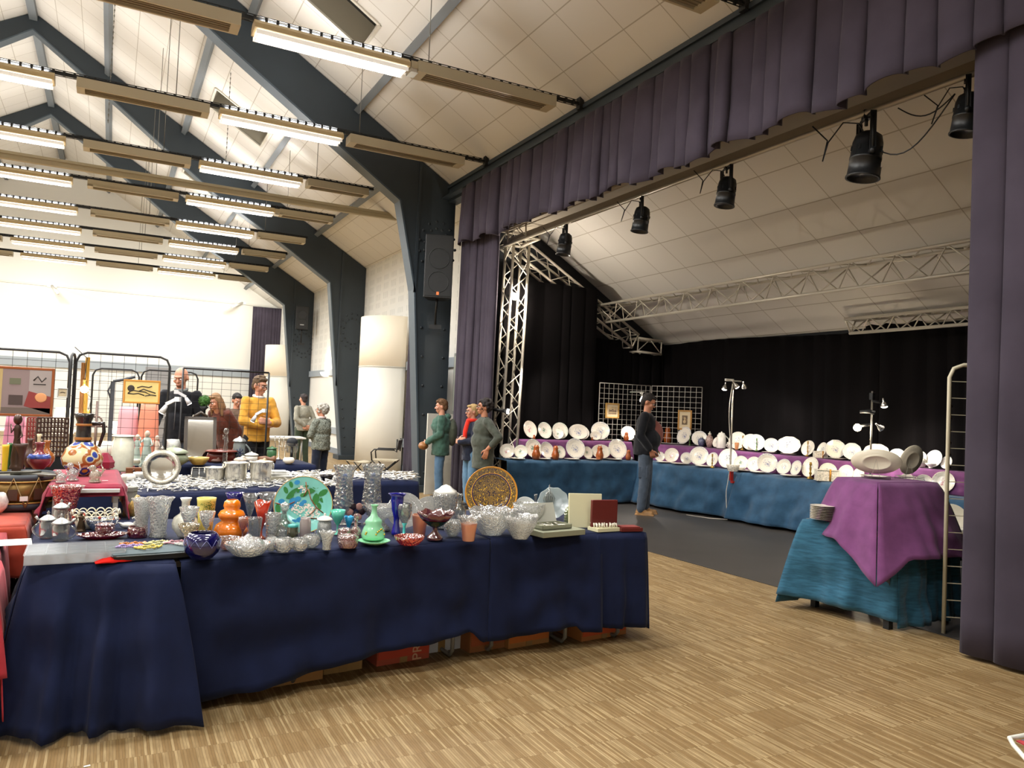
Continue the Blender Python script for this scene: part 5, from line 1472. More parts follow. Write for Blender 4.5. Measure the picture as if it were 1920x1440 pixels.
plates([(1046, 826, 20, 20, 'g'), (1092, 827, 24, 24, 'r'), (1117, 827, 22, 18, 'ob')], ZR + .036, 'truss of three small ones', 1, 'small plates leaning on the upper left step')
plates([(950, 860, 27, 27, 'r'), (976, 860, 25, 25, 'g'), (1002, 861, 30, 36, 'g'), (1027, 860, 24, 31, 'b'), (1051, 860, 20, 24, 'g'), (1080, 861, 35, 38, 'b'), (1103, 859, 18, 23, 'g'), (1127, 860, 36, 26, 'og'), (1159, 862, 33, 37, 'b')], ZS + .012, 'dark-haired woman, left teal table', 1, 'plates standing on the left teal table')
plates([(1237, 863, 18, 18, 'n'), (1258, 866, 26, 27, 'r'), (1287, 869, 22, 22, 'b'), (1309, 874, 34, 35, 'b'), (1333, 878, 20, 27, 'b'), (1362, 882, 33, 37, 'n'), (1389, 882, 26, 26, 'g'), (1412, 886, 26, 27, 'n'), (1438, 891, 36, 35, 'b'), (1467, 895, 25, 29, 'b'), (1489, 899, 18, 29, 'b'), (1515, 902, 27, 38, 'n'), (1552, 900, 31, 31, 'g'), (1583, 906, 26, 31, 'b'), (1606, 906, 20, 28, 'n'), (1700, 915, 28, 28, 'r'), (1732, 918, 30, 28, 'n'), (1766, 934, 38, 40, 'r')], ZS + .014, 'man, right teal table', -1, 'plates standing on the right teal table')
plates([(1279, 845, 24, 33, 'b'), (1311, 836, 28, 26, 'b'), (1342, 840, 14, 20, 'n'), (1381, 845, 31, 33, 'n'), (1407, 846, 31, 31, 'n'), (1446, 848, 27, 26, 'b'), (1477, 853, 44, 33, 'sn'), (1512, 856, 22, 29, 'n'), (1538, 858, 16, 28, 'n'), (1566, 862, 35, 31, 'sb'), (1597, 864, 32, 31, 'sb'), (1641, 868, 46, 33, 'sn'), (1682, 868, 29, 27, 'g'), (1722, 872, 22, 28, 'n'), (1748, 876, 26, 33, 'b'), (1772, 880, 18, 24, 'b')], ZR + .012, 'wire grid, upper right step', -1, 'plates on the upper right step')
plates([(1417, 850, 31, 28, 'b'), (1616, 862, 24, 16, 'ob')], ZR + .016, 'wire grid of two leaning in front', -1, 'plates leaning in front on the upper right step')
# plates lying flat at the table edges
def flatp(px, py, w, z, k, label, n=1, group=None, dz=0, sz=.7):
    p, m = spot(px, py, z, .0)
    R = w * m / 2
    d = Vector((p.x, p.y, 0)).normalized() * (0 if 1.0 < z < 1.1 else 1)
    for i in range(n):
        o = bpy.data.objects.new('faience_plate', PM[k]); COL.objects.link(o)
        o.location = (p.x + d.x * R * .9, p.y + d.y * R * .9, z + .022 * R / .1 * .1 + .004 + i * .016 + dz)
        o.scale = (R, R, R * sz)
        tag(o, label, 'plate', group)
for i, (px, py, w) in enumerate(((968, 863, 34), (1018, 863, 32), (1072, 864, 30), (1112, 863, 28), (1150, 864, 34))):
    flatp(px, py, w, ZS + .012, 'n', 'cream plate lying flat on the left teal table, %s from the woman' % ORDN[i], group='flat plates on the left teal table')
for i, (px, py, w) in enumerate(((1245, 870, 30), (1275, 873, 34), (1322, 880, 38), (1395, 890, 34), (1425, 893, 36), (1482, 902, 38))):
    flatp(px, py, w, ZS + .014, 'n', 'cream plate lying flat on the right teal table, %s from the man' % ORDN[i], group='flat plates on the right teal table')
for i, (px, py, w) in enumerate(((1442, 854, 28), (1478, 858, 30), (1570, 867, 34))):
    flatp(px, py, w, ZR + .012, 'n', 'cream plate lying flat on the upper step, %s from the grid' % ORDN[i], group='flat plates on the upper right step')
PM['k'] = plate_mesh('plain_plate', M('cream_glaze', '#e6decb', .25, coat=.2), n=40)
for i in range(9):
    flatp(1541, 977, 44, ZT + .011, 'k', 'cream dinner plate in the stack on the teal slub-weave cloth', group='dinner plate stack on the teal side table', dz=i * .0135, sz=.55)
# two platters turned away on the plum stand
back = M('glazed_back', '#e4dac2', .25, coat=.2)
ob = plate_mesh('oval_platter', back, oval=.56, n=56); ob['oval'] = .56
rb = plate_mesh('round_platter', back, n=48)
zp = 1.139
stand_plate('oval_platter', ob, 1642, 893, 88, 'large cream oval platter turned away, on the plum draped stand', 'platter', zp, yaw=turn(1642) + .12, tilt=1.25, flip=True, off=.04)
stand_plate('round_platter', rb, 1704, 893, 58, 'large cream round platter turned away at an angle, on the plum draped stand', 'platter', zp, yaw=turn(1704) + .85, tilt=1.3, flip=True, off=.03)
def rack(px, py, label):
    p, m = spot(px, py, zp, .02)
    q = MB()
    s_ = .11
    q.tube([(-s_, -.02, .004), (-s_, -.05, .03), (-s_ * .3, -.03, .004), (0, -.04, s_ * 1.5), (s_ * .3, -.03, .004), (s_, -.05, .03), (s_, -.02, .004), (s_, .1, .004), (-s_, .1, .004)], .0022, 5, closed=True)
    tag(put('plate_stand', q, MATS['wire_stand'], loc=(p.x, p.y, zp), rz=turn(px)), label, 'plate stand')
rack(1642, 897, 'thin wire stand behind the oval platter'); rack(1705, 899, 'thin wire stand behind the round platter')
for i, (px, k, w) in enumerate(((1640, 'n', 52), (1700, 'r', 40))):
    flatp(px, 897, w, zp, k, 'cream plate lying flat under the turned %s platter' % ('oval', 'round')[i])

# jugs, candlesticks, pots
BRN = M('treacle_glaze', '#9a4f22', .15, coat=.5, noise_=(20, .35))
BRASS = M('old_brass', '#a98842', .3, metal=.8)
FWH = M('striped_faience', '#d9d3c4', .2, coat=.3, noise_=(50, .35))
def jug(px, py, w, h, z, label, mat=None, cat='jug', name='owl_jug'):
    p, m = spot(px, py, z, w * .003)
    r, H = w * m / 2, h * m
    t = thing(name, label, cat, (p.x, p.y, z))
    put('body', MB().lathe([(.001, 0), (r * .8, 0), (r * .95, H * .2), (r, H * .35), (r * .72, H * .6), (r * .62, H * .7), (r * .68, H * .85), (r * .45, H * .97), (.001, H)], 18, cap=False), mat or BRN, t)
    e = MB().ball((-r * .3, -r * .55, H * .84), r * .16, 6).ball((r * .3, -r * .55, H * .84), r * .16, 6)
    e.tube([(0, -r * .6, H * .8), (0, -r * .85, H * .74)], [r * .12, .001], 6)
    put('beak_and_eyes', e, mat or BRN, t); put('ear_tufts', MB().tube([(-r * .35, 0, H * .95), (-r * .45, 0, H * 1.06)], [r * .15, .001], 6).tube([(r * .35, 0, H * .95), (r * .45, 0, H * 1.06)], [r * .15, .001], 6), mat or BRN, t)
    return t
zl = ZS + .012
jug(1005, 862, 17, 27, zl, 'brown glazed owl jug on the left teal table, nearest the truss')
jug(1041, 862, 15, 26, zl, 'brown glazed hen-shaped jug with pale chest on the left teal table')
jug(1124, 863, 15, 26, zl, 'honey brown pear-shaped jug before the oval green-bordered plate')
jug(1178, 859, 11, 19, zl, 'narrow banded brown jug beside the man in black jacket')
jug(1174, 828, 10, 16, ZR + .04, 'brown owl jug on the upper step left of the man')
jug(1251, 833, 15, 30, ZR + .012, 'tall red-brown owl jug on the upper step right of the man')
jug(1001, 824, 6, 8, ZR + .04, 'tiny brown owl under the first rose-sprigged plate'); jug(1110, 827, 5, 6, ZR + .04, 'tiny brown owl beside the small oval plate')
def stick(px, py, w, h, z, label, mat=BRASS):
    p, m = spot(px, py, z, w * .002)
    r, H = w * m / 2, h * m
    o = put('candlestick', MB().lathe([(.001, 0), (r, 0), (r * .9, H * .06), (r * .25, H * .14), (r * .2, H * .25), (r * .42, H * .33), (r * .18, H * .42), (r * .3, H * .6), (r * .15, H * .75), (r * .35, H * .84), (r * .3, H), (.001, H)], 14, cap=False), mat, loc=(p.x, p.y, z))
    tag(o, label, 'candlestick')
GRN = M('green_glaze', '#587a3c', .2, coat=.3)
stick(1335, 878, 9, 26, ZS + .014, 'dark brass candlestick before a turned plate on the right teal table')
stick(1519, 905, 14, 31, ZS + .014, 'gilt candlestick with broad foot on the right teal table')
stick(1392, 850, 9, 27, ZR + .016, 'brass candlestick on the upper step beyond the lamp pole')
stick(1418, 853, 6, 24, ZR + .022, 'green candlestick in front of a plate on the upper step', GRN)
stick(1293, 840, 5, 19, ZR + .012, 'small green candlestick at the left end of the upper right step', GRN)
stick(1514, 860, 8, 29, ZR + .012, 'brass candlestick before the turned plate on the upper step')
def pot(name, prf, px, py, w, h, z, mat, label, cat, extra=None, sy=1):
    p, m = spot(px, py, z, w * .003)
    r, H = w * m / 2, h * m
    t = thing(name, label, cat, (p.x, p.y, z))
    put('body', MB().lathe([(a * r, b * H) for a, b in prf], 20, sy=sy, cap=False), mat, t)
    if extra: extra(t, r, H)
JAR = [(.001, 0), (.6, 0), (.9, .25), (1, .45), (.8, .68), (.4, .78), (.42, .84), (.001, .84)]
def jl(t, r, H): put('lid', MB().lathe([(.5 * r, H * .84), (.3 * r, H * .92), (.12 * r, H * .95), (.16 * r, H), (.001, H * 1.02)], 14, cap=False), FWH, t)
pot('ginger_jar', JAR, 1315, 838, 14, 20, ZR + .012, M('blue_striped_glaze', '#565a72', .2, coat=.4, noise_=(70, .7)), 'squat blue and white striped jar on the upper step', 'jar', jl)
pot('baluster_jar', JAR, 1330, 838, 14, 29, ZR + .012, M('imari_glaze', '#a48a80', .2, coat=.4, noise_=(60, .6)), 'slender patterned lidded jar beside the coffee pot', 'jar', jl)
pot('coffee_pot', [(.001, 0), (.95, 0), (1, .05), (.88, .8), (.7, .84), (.001, .84)], 1352, 843, 18, 31, ZR + .012, PORC, 'tall white coffee pot with domed lid next to the lamp pole', 'coffee pot',
    lambda t, r, H: (put('lid', MB().lathe([(.75 * r, H * .84), (.6 * r, H * .93), (.14 * r, H * .96), (.15 * r, H), (.001, H * 1.02)], 14, cap=False), PORC, t), handle(t, r, H, PORC, -.6, .2, .75, .7, .1)))
pot('teacup', [(.5, 0), (.8, .3), (1, 1), (.9, 1), (.6, .2), (.001, .1)], 1370, 845, 15, 12, ZR + .02, FWH, 'white banded teacup beside the lamp pole', 'cup', lambda t, r, H: handle(t, r, H, FWH, 3.0, .2, .8, .5, .1))
pot('beaker', [(.8, 0), (.85, .5), (1, 1), (.9, 1), (.7, .1), (.001, .1)], 1381, 846, 8, 13, ZR + .016, M('salmon_glaze', '#c98a5a', .2), 'small salmon-coloured beaker on the upper step', 'cup')
pot('basket_bowl', [(.7, 0), (.85, .4), (1, 1), (.92, 1), (.7, .15), (.001, .1)], 1374, 884, 25, 12, ZS + .02, FWH, 'openwork faience basket at the foot of the lamp pole', 'bowl')
pot('sauce_dish', [(.6, 0), (.85, .5), (1, 1), (.9, 1), (.5, .2), (.001, .1)], 1385, 884, 22, 7, ZS + .016, PORC, 'low white dish beside the openwork basket', 'dish')
pot('lidded_pot', [(.001, 0), (.8, 0), (1, .4), (.8, .7), (.2, .8), (.16, 1), (.001, 1)], 1182, 863, 9, 8, zl, PORC, 'tiny white lidded pot beside the narrow brown jug', 'pot')
pot('tureen', [(.6, 0), (.9, .3), (1, .55), (.6, .8), (.15, .88), (.14, 1), (.001, 1)], 1727, 879, 21, 20, ZR + .012, FWH, 'small patterned tureen on the upper step near the wire rack', 'tureen')
pot('footed_bowl', [(.4, 0), (.3, .2), (.8, .6), (1, 1), (.9, 1), (.3, .4), (.001, .35)], 1745, 881, 20, 9, ZR + .012, PORC, 'little footed white bowl before the plate near the wire rack', 'bowl')
def fbox(px, py, w, h, z, label):
    p, m = spot(px, py, z, .05)
    t = thing('faience_box', label, 'box', (p.x, p.y, z), turn(px) + .3)
    W, H = w * m, h * m
    put('body', MB().box((0, 0, H * .45), (W, W * .5, H * .8)).box((0, 0, H * .02), (W * 1.06, W * .56, H * .06)).box((0, 0, H * .9), (W * 1.06, W * .56, H * .06)), FWH, t)
    put('gilt_corner', MB().tube([(W * .1, -W * .27, 0), (W * .1, -W * .29, H * .5), (W * .1, -W * .27, H)], W * .045, 6), M('orange_gilt', '#c98a30', .3, metal=.4), t)
fbox(1549, 906, 38, 22, ZS + .014, 'painted faience flower box with orange corner on the right teal table')
fbox(1538, 861, 24, 13, ZR + .012, 'small painted faience box on the upper right step')

# wire grids with pictures
WWIRE = M('white_wire', '#b9b3a8', .4, metal=.2)
def grid_panel(p0, p1, z0, z1, nx, nz, mat, label, r=.004, fr=.007, frame_round=False, name='wire_grid', group=None):
    p0, p1 = Vector((p0[0], p0[1], 0)), Vector((p1[0], p1[1], 0))
    t = thing(name, label, 'grid panel', (p0.x, p0.y, z0), math.atan2((p1 - p0).y, (p1 - p0).x), group)
    L = (p1 - p0).length; H = z1 - z0
    fm = MB()
    if frame_round:
        q = .1
        pts = [(0, 0, 0), (0, 0, H - q), (q * .3, 0, H - q * .3), (q, 0, H), (L - q, 0, H), (L - q * .3, 0, H - q * .3), (L, 0, H - q), (L, 0, 0)]
        fm.tube(pts, fr, 8)
    else:
        fm.tube([(0, 0, 0), (0, 0, H)], fr, 6); fm.tube([(L, 0, 0), (L, 0, H)], fr, 6); fm.tube([(0, 0, H), (L, 0, H)], fr, 6); fm.tube([(0, 0, 0), (L, 0, 0)], fr, 6)
    put('frame', fm, mat, t)
    w_ = MB()
    for i in range(1, nx): w_.tube([(L * i / nx, 0, 0), (L * i / nx, 0, H)], r, 4)
    for i in range(1, nz): w_.tube([(0, r, H * i / nz), (L, r, H * i / nz)], r, 4)
    put('mesh', w_, mat, t)
    return t
grid_panel((7.98, 11.75), (9.12, 11.72), ZR + .05, 2.13, 11, 11, WWIRE, 'white wire grid with the landscape picture, left half of the corner')
grid_panel((9.14, 11.7), (9.72, 10.95), ZR + .02, 2.13, 9, 11, WWIRE, 'white wire grid carrying the small portrait, right half of the corner')
def picture(c, w, h, rz, fcol, label, inner, name='framed_picture', fw=.03, rx=0):
    t = thing(name, label, 'picture', c, rz)
    fr_ = MB()
    for x in (-1, 1): fr_.box((x * (w / 2 - fw / 2), 0, 0), (fw, .03, h))
    for z in (-1, 1): fr_.box((0, 0, z * (h / 2 - fw / 2)), (w - fw, .03, fw))
    put('frame', fr_, M('frame_' + fcol, fcol, .4, metal=.3), t, bevel=.004)
    put('mount', MB().box((0, 0, 0), (w - fw * 1.6, .012, h - fw * 1.6)), M('picture_mount', '#cdbb98', .7), t)
    inner(t, w - fw * 2, h - fw * 2)
    return t
SEP = M('sepia_print', '#6d5a44', .7, noise_=(30, .5)); SEPL = M('sepia_light', '#b9a17a', .7, noise_=(20, .2)); INK = M('ink_dark', '#2e2620', .7)
def landscape(t, w, h):
    put('print_ground', MB().box((0, -.008, 0), (w * .72, .006, h * .66)), SEPL, t)
    m_ = MB()
    m_.poly([(-w * .36, -.014, -h * .1), (-w * .3, -.014, h * .12), (-w * .18, -.014, h * .02), (0, -.014, h * .14), (w * .2, -.014, h * .02), (w * .3, -.014, h * .12), (w * .36, -.014, -h * .02), (w * .36, -.014, -h * .12)], (0, .003, 0))
    m_.box((0, -.014, -h * .22), (w * .7, .003, h * .06))
    put('print_hills', m_, SEP, t)
def portrait(t, w, h):
    put('print_ground', MB().box((0, -.008, 0), (w * .5, .006, h * .55)), SEP, t)
    put('print_figure', MB().ball((0, -.014, h * .1), w * .1, 10, (1, .1, 1.3)).ball((0, -.014, -h * .1), w * .14, 10, (1, .1, 1.2)), SEPL, t)
a, b = atY(1148, 770, 11.7), atY(1292, 788, 11.2)
picture((a.x, 11.70, a.z), .30, .28, 0, '#b08a4a', 'gold-framed sepia landscape hanging on the white wire grid', landscape)
picture((9.52, 11.17, atX(1292, 788, 9.52).z), .26, .37, math.atan2(-.75, .58), '#a5793c', 'gold-framed small portrait hanging on the white wire grid', portrait)
# lamp poles
BULB = M('bulb_lit', '#ffffff', .3, emit='#fff4e4', estr=16)
def spotbulb(t, c, aim, r=.045, power=22, lit=True, cone=110):
    c, aim = Vector(c), Vector(aim).normalized()
    q = aim.to_track_quat('-Z', 'Y').to_matrix().to_4x4()
    mb = MB(); mb.tr = Matrix.Translation(c) @ q
    mb.lathe([(.012, .1), (.014, .06), (r * .7, .03), (r, -.01), (r * .98, -.012)], 16, cap=False)
    sh = put('lamp_shade', mb, M('chrome_reflector', '#c8c4bc', .2, metal=.8), t)
    m2 = MB(); m2.tr = mb.tr; m2.ball((0, 0, -.004), r * .9, 14, (1, 1, .6))
    put('bulb', m2, BULB, sh)
    wc = Vector(t.location) + c + aim * .05
    lamp('bulb_light', 'SPOT', wc, power, (1, .93, .84), .035, aim=wc + aim, spot=cone)
def pole(x, y, z0, z1, label, heads, arm=None, clampc='#a3241c'):
    t = thing('lamp_pole', label, 'lamp', (x, y, z0))
    put('pole', MB().tube([(0, 0, 0), (0, 0, z1 - z0)], .014, 10), M('chrome_pole', '#b9b3a6', .25, metal=.7), t)
    put('crossbar', MB().tube([(-.14, .03, z1 - z0), (.14, -.03, z1 - z0)], .011, 8).box((-.08, 0, z1 - z0 + .012), (.16, .035, .03)), M('bar_silver', '#c9c6bd', .3), t)
    put('clamp', MB().box((0, -.03, .02), (.045, .04, .14)).box((0, -.06, -.07), (.05, .05, .03)), M('clamp_red', clampc, .4), t)
    for h_ in heads: spotbulb(t, *h_[:2], power=h_[2])
    return t
pA = atX(1364, 900, 8.66)
PX, PY = 8.66, 9.05
pole(PX, PY, .66, 2.17, 'chrome lamp pole with three lit bulbs clamped in red to the teal table', [((-.13, .05, 1.38), (-.15, .1, -1), 14), ((.02, -.06, 1.42), (.5, -.25, -.7), 24), ((.12, -.12, 1.42), (.55, .3, -.7), 24)])
cbl = MB(); pts = []
for k in range(25):
    f = k / 24
    pts.append(Vector((PX - .03 - .02 * sin(f * 9) - (.1 * f * f), PY - .02 + .03 * sin(f * 7) - (.12 if f > .8 else 0) * (f - .8) * 5, 2.1 * (1 - f) + .02)))
pts += [Vector((PX - .30, PY + .12, .012)), Vector((PX - .42, PY + .5, .012))]
cbl.tube(pts, .006, 6)
tag(put('power_cable', cbl, M('white_cable', '#c9c2b4', .5)), 'white cable dropping from the lamp pole to the stage floor', 'cable')
t = thing('lamp_pole', 'slim lamp stand with dark clips rising behind the turned oval platter', 'lamp', (9.0, 6.82, ZS + .01))
put('pole', MB().tube([(0, 0, 0), (0, 0, 1.27)], .013, 10), MATS['chrome_pole'], t)
put('base', MB().tube([(-.1, 0, .01), (.1, 0, .01)], .012, 6).tube([(0, -.1, .01), (0, .1, .01)], .012, 6), MATS['chrome_pole'], t)
put('clip', MB().box((-.0, 0, 1.2), (.05, .05, .09)).tube([(0, 0, 1.14), (.1, -.08, 1.12)], .016, 8), BLACKM, t)
put('clip', MB().tube([(-.08, .12, .99), (-.02, .02, 1.0), (.03, -.02, .98)], [.02, .03, .03], 8), BLACKM, t)
spotbulb(t, (.06, -.14, 1.08), (.15, -.1, -1), .05, 20)
spotbulb(t, (.06, -.1, .78), (.8, -.2, -.6), .045, 18)
# the bright bulb that shines towards the camera
gl = thing('clip_lamp', 'bare bright bulb clipped to the lamp stand, shining at the viewer', 'lamp', (8.97, 6.98, 1.53))
put('socket', MB().tube([(0, 0, .02), (.03, -.14, .05)], .02, 8), BLACKM, gl)
put('bulb', MB().ball((-.015, .02, 0), .05, 16), M('bulb_glaring', '#ffffff', .3, emit='#ffdfae', estr=45), gl)
lamp('bulb_light', 'POINT', (8.9, 7.0, 1.5), 22, (1, .86, .66), .05)
# lamp on the upright truss
p = atY(965, 556, 11.45)
gl = thing('truss_lamp', 'dazzling round lamp fixed on the upright truss', 'lamp', (p.x, p.y, p.z))
put('socket', MB().tube([(0, .02, 0), (-.04, .16, .03)], .03, 8), BLACKM, gl)
put('bulb', MB().ball((0, 0, 0), .06, 16), M('bulb_white_glare', '#ffffff', .3, emit='#fff2e0', estr=60), gl)
lamp('truss_light', 'POINT', (p.x + .06, p.y - .12, p.z), 62, (1, .88, .74), .05)
p = atY(950, 771, 11.3)
t = thing('truss_spot', 'small black spotlight with lit white face beside the dark-haired woman', 'lamp', (p.x, p.y, p.z))
put('arm', MB().tube([(-.2, .1, .02), (0, 0, 0)], .03, 8), BLACKM, t)
put('lens', MB().tube([(0, 0, 0), (.035, -.02, -.005)], .042, 14), M('lens_lit', '#ffffff', .3, emit='#fff8f0', estr=3), t)
lamp('stage_key', 'SPOT', (5.95, 11.2, 2.3), 60, (1, .9, .8), .06, aim=(7.5, 11.2, .8), spot=120)
p = atY(1204, 748, 11.2)
t = thing('clip_lamp', 'small lit bulb on a bracket behind the man', 'lamp', (p.x, p.y, p.z))
put('arm', MB().tube([(-.03, .02, .1), (.12, .1, .13), (.12, .53, .13)], .012, 6).tube([(0, 0, .1), (0, 0, .03)], .01, 6), MATS['bar_silver'], t)
put('bulb', MB().lathe([(.012, .04), (.04, -.02), (.035, -.05), (.001, -.06)], 12, cap=False), BULB, t)
lamp('bulb_light', 'SPOT', (p.x, p.y, p.z - .09), 26, (1, .9, .8), .035, aim=(p.x - .4, p.y + .1, .9), spot=130)
# near wire rack, wooden piece and plates beside the near curtain
grid_panel((5.78, 3.70), (6.5, 3.2), 0, 2.08, 1, 16, M('cream_rack', '#cfc6ab', .4), 'cream wire rack with rounded top half hidden by the near curtain', r=.004, fr=.016, frame_round=True, name='wire_rack')
p0 = atX(1778, 815, 8.6)
mb = MB().box((0, 0, 0), (.05, .16, .82), rz=.5)
o = thing('carved_panel', 'dark wooden carved panel hanging behind the cream wire rack', 'wooden panel', (p0.x, p0.y, p0.z), .6)
put('board', MB().box((0, 0, 0), (.2, .03, .86)), M('walnut', '#6b3d1e', .45, noise_=(9, .3)), o)
cv = MB()
for k in range(6): cv.tube([(-.07, -.02, .34 - k * .14), (-.03, -.03, .32 - k * .14), (.03, -.03, .32 - k * .14), (.07, -.02, .34 - k * .14)], .008, 6)
put('hanging_cord', MB().tube([(-.08, 0, .43), (0, 0, .62), (.08, 0, .43)], .004, 5), BLACKM, o)
put('carving', cv, M('walnut_dark', '#3a1e0e', .5), o)
zk = atX(1785, 1002, 6.85).z
t = thing('shelf_unit', 'dark shelf behind the cream wire rack', 'shelf', (6.95, 4.33, 0))
put('shelf_board', MB().box((0, 0, zk - .02), (.9, .5, .03)).box((0, 0, .45), (.86, .46, .03)), BLACKM, t)
for x in (-.42, .42):
    for y in (-.22, .22): put('leg', MB().box((x, y, (zk - .03) / 2), (.03, .03, zk - .03)), BLACKM, t)
for i in range(5):
    o = bpy.data.objects.new('dinner_plate', PM['n']); COL.objects.link(o); o.location = (6.78, 4.28, zk + i * .014); o.scale = (.12, .12, .1)
    tag(o, 'cream dinner plate in the stack behind the cream wire rack', 'plate', 'dinner plates stacked behind the wire rack')
o = stand_plate('dinner_plate', plate_mesh('grey_plate', back), 1785, 960, 48, 'cream plate on edge above the stack behind the wire rack', 'plate', zk, tilt=1.3)
R_ = .13
o.matrix_world = Matrix.Translation((6.95, 4.4, zk + R_ + .004)) @ Matrix.Rotation(turn(1785), 4, 'Z') @ Matrix.Rotation(1.35, 4, 'X') @ Matrix.Scale(R_, 4)
# ================================================================ STALLS BEHIND AND AT THE LEFT
rnd = random.Random(31)
ZB = ZT + .008
def at_b(px, py, z=ZB): return on(px, py, z)
# heap of silver flatware: the countable pieces on top, an uncountable heap below
def heap(x0, x1, yf, n, label, seed):
    mb = MB(); r_ = random.Random(seed)
    for k in range(n):
        u = r_.random(); px = x0 + (x1 - x0) * u; py = yf(u, r_.random())
        p = at_b(px, py); a = r_.uniform(0, 6.28); L = r_.uniform(.03, .07); tz = r_.uniform(.004, .03)
        d = Vector((cos(a), sin(a), r_.uniform(-.2, .2))) * L
        c = Vector((p.x, p.y, ZB + tz))
        mb.tube([c - d, c, c + d], [.004, .003, .009], 5)
        if k % 3 == 0: mb.ball(tuple(c + d), .016, 6, (1, 1, .5), 4)
    o = put('flatware_heap', mb, M('mixed_silver', '#e9e7e0', .3, metal=.45))
    tag(o, label, 'flatware', kind='stuff')
heap(225, 625, lambda u, v: 925 - 14 * u - v * 26, 700, 'glittering heap of silver flatware and trinkets on the navy cloth', 1)
heap(555, 780, lambda u, v: 900 - v * 12, 300, 'darker strewn flatware behind the tall candle vases', 2)
for k in range(110):
    u = rnd.random()
    if k < 80: px, py = 300 + 310 * u, 926 - 16 * u - rnd.random() * 24
    else: px, py = 560 + 210 * u, 900 - rnd.random() * 10
    p = at_b(px, py)
    o = bpy.data.objects.new('spoon' if k % 2 else 'fork', SPN if k % 2 else FRK); COL.objects.link(o)
    o.location = (p.x, p.y, ZB + rnd.uniform(.028, .042)); o.rotation_euler = (rnd.uniform(-.15, .15), rnd.uniform(-.2, .2), rnd.uniform(0, 6.28)); o.scale = (1.05,) * 3
    if k < 80: tag(o, 'silver %s lying on top of the glittering flatware heap' % ('spoon' if k % 2 else 'fork'), 'spoon' if k % 2 else 'fork', '%s on the flatware heap' % ('spoons' if k % 2 else 'forks'))
    else: tag(o, 'dull silver %s strewn on the navy cloth behind the tall candle vases' % ('spoon' if k % 2 else 'fork'), 'spoon' if k % 2 else 'fork', '%s strewn behind the candle vases' % ('spoons' if k % 2 else 'forks'))
# standing silver platter with a moulded rim
pl = plate_mesh('silver_dish', M('bright_silver', '#e4e1d8', .12, metal=.95), deep=.16, n=32, scal=.02)
sp = stand_plate('silver_platter', pl, 301, 914, 68, 'big shining silver platter standing upright with moulded rim', 'platter', ZB, tilt=1.35, off=.05)
put('engraved_ring', MB().lathe([(.72, .09), (.76, .11), (.97, .19), (.95, .17)], 40, cap=False), M('chased_silver', '#cfc9b8', .35, metal=.5, noise_=(30, .5)), sp)
put('finial', MB().ball((0, 1.06, .1), .1, 8).ball((0, 1.16, .1), .05, 8), MATS['bright_silver'], sp)
t = thing('toast_rack', 'dark tray with wire rack leaning among the silver', 'tray', tuple(at_b(380, 902)))
put('tray', MB().box((0, 0, .06), (.22, .012, .12), rx=-.5), BLACKM, t)
rk = MB()
for x in (-.11, -.04, .04, .11): rk.tube([(x, -.05, .0), (x * .9, .0, .13)], .004, 5)
rk.tube([(-.1, .0, .13), (.1, .0, .13)], .004, 5)
put('wire_rack', rk, MATS['bright_silver'], t)
def bucket(px, py, w, h, label):
    p, m = spot(px, py, ZB, .03); r, H = w * m / 2, h * m
    t = thing('ice_bucket', label, 'ice bucket', (p.x, p.y, ZB))
    put('body', MB().lathe([(.001, 0), (r * .8, 0), (r * .84, H * .04), (r * .9, H * .5), (r * .95, H * .93), (r * 1.04, H * .96), (r * 1.02, H), (r * .92, H), (r * .8, H * .1), (.001, H * .08)], 28, cap=False), SILVER, t)
    for s_ in (-1, 1):
        put('ring_handle', MB().tube([(s_ * r * 1.05, r * .25 * cos(a), H * .78 + r * .25 * sin(a)) for a in [2 * pi * k / 12 for k in range(12)]], r * .05, 6, closed=True), SILVER, t)
bucket(403, 906, 37, 30, 'low silver bucket left of the two tall silver ice buckets')
bucket(441, 907, 44, 40, 'tall silver ice bucket with ring handles in the middle of the heap')
bucket(488, 909, 42, 44, 'tall silver ice bucket with a reddish reflection, right of the other')
def linen():
    p = at_b(525, 905)
    t = thing('linen_basket', 'pile of folded white napkins in a low pale basket', 'basket', (p.x, p.y + .06, ZB))
    put('basket', MB().box((0, 0, .025), (.26, .17, .05)), M('pale_wicker', '#b9b29c', .7), t)
    mb = MB()
    for k in range(6): mb.box((.02 * sin(k * 2), .01 * cos(k * 3), .055 + .011 * k), (.22 - .015 * k, .14 - .01 * k, .01), rz=.12 * sin(k * 5), rx=.04)
    put('napkin_pile', mb, M('white_linen', '#e8e6df', .8), t)
linen()
t = thing('wooden_box', 'small open brown wooden box left of the silver platter', 'box', tuple(at_b(250, 888)))
put('body', MB().box((0, 0, .03), (.14, .1, .06)), MATS['walnut'], t); put('knob', MB().ball((0, -.06, .035), .012, 8), MATS['walnut_dark'], t)
t = thing('card_box', 'grey hexagonal cardboard box behind the raspberry cloth', 'box', tuple(at_b(240, 940)))
put('body', MB().lathe([(.06, 0), (.06, .1)], 6, smooth=False), M('grey_card', '#86887e', .7), t)
put('lid', MB().lathe([(.064, .08), (.064, .11)], 6, smooth=False), MATS['grey_card'], t)
glassitem('black_dish', 'bowl', 612, 903, 26, 12, M('black_glaze', '#17151a', .2), 'small black bowl among strewn flatware', 'bowl', z=ZB)
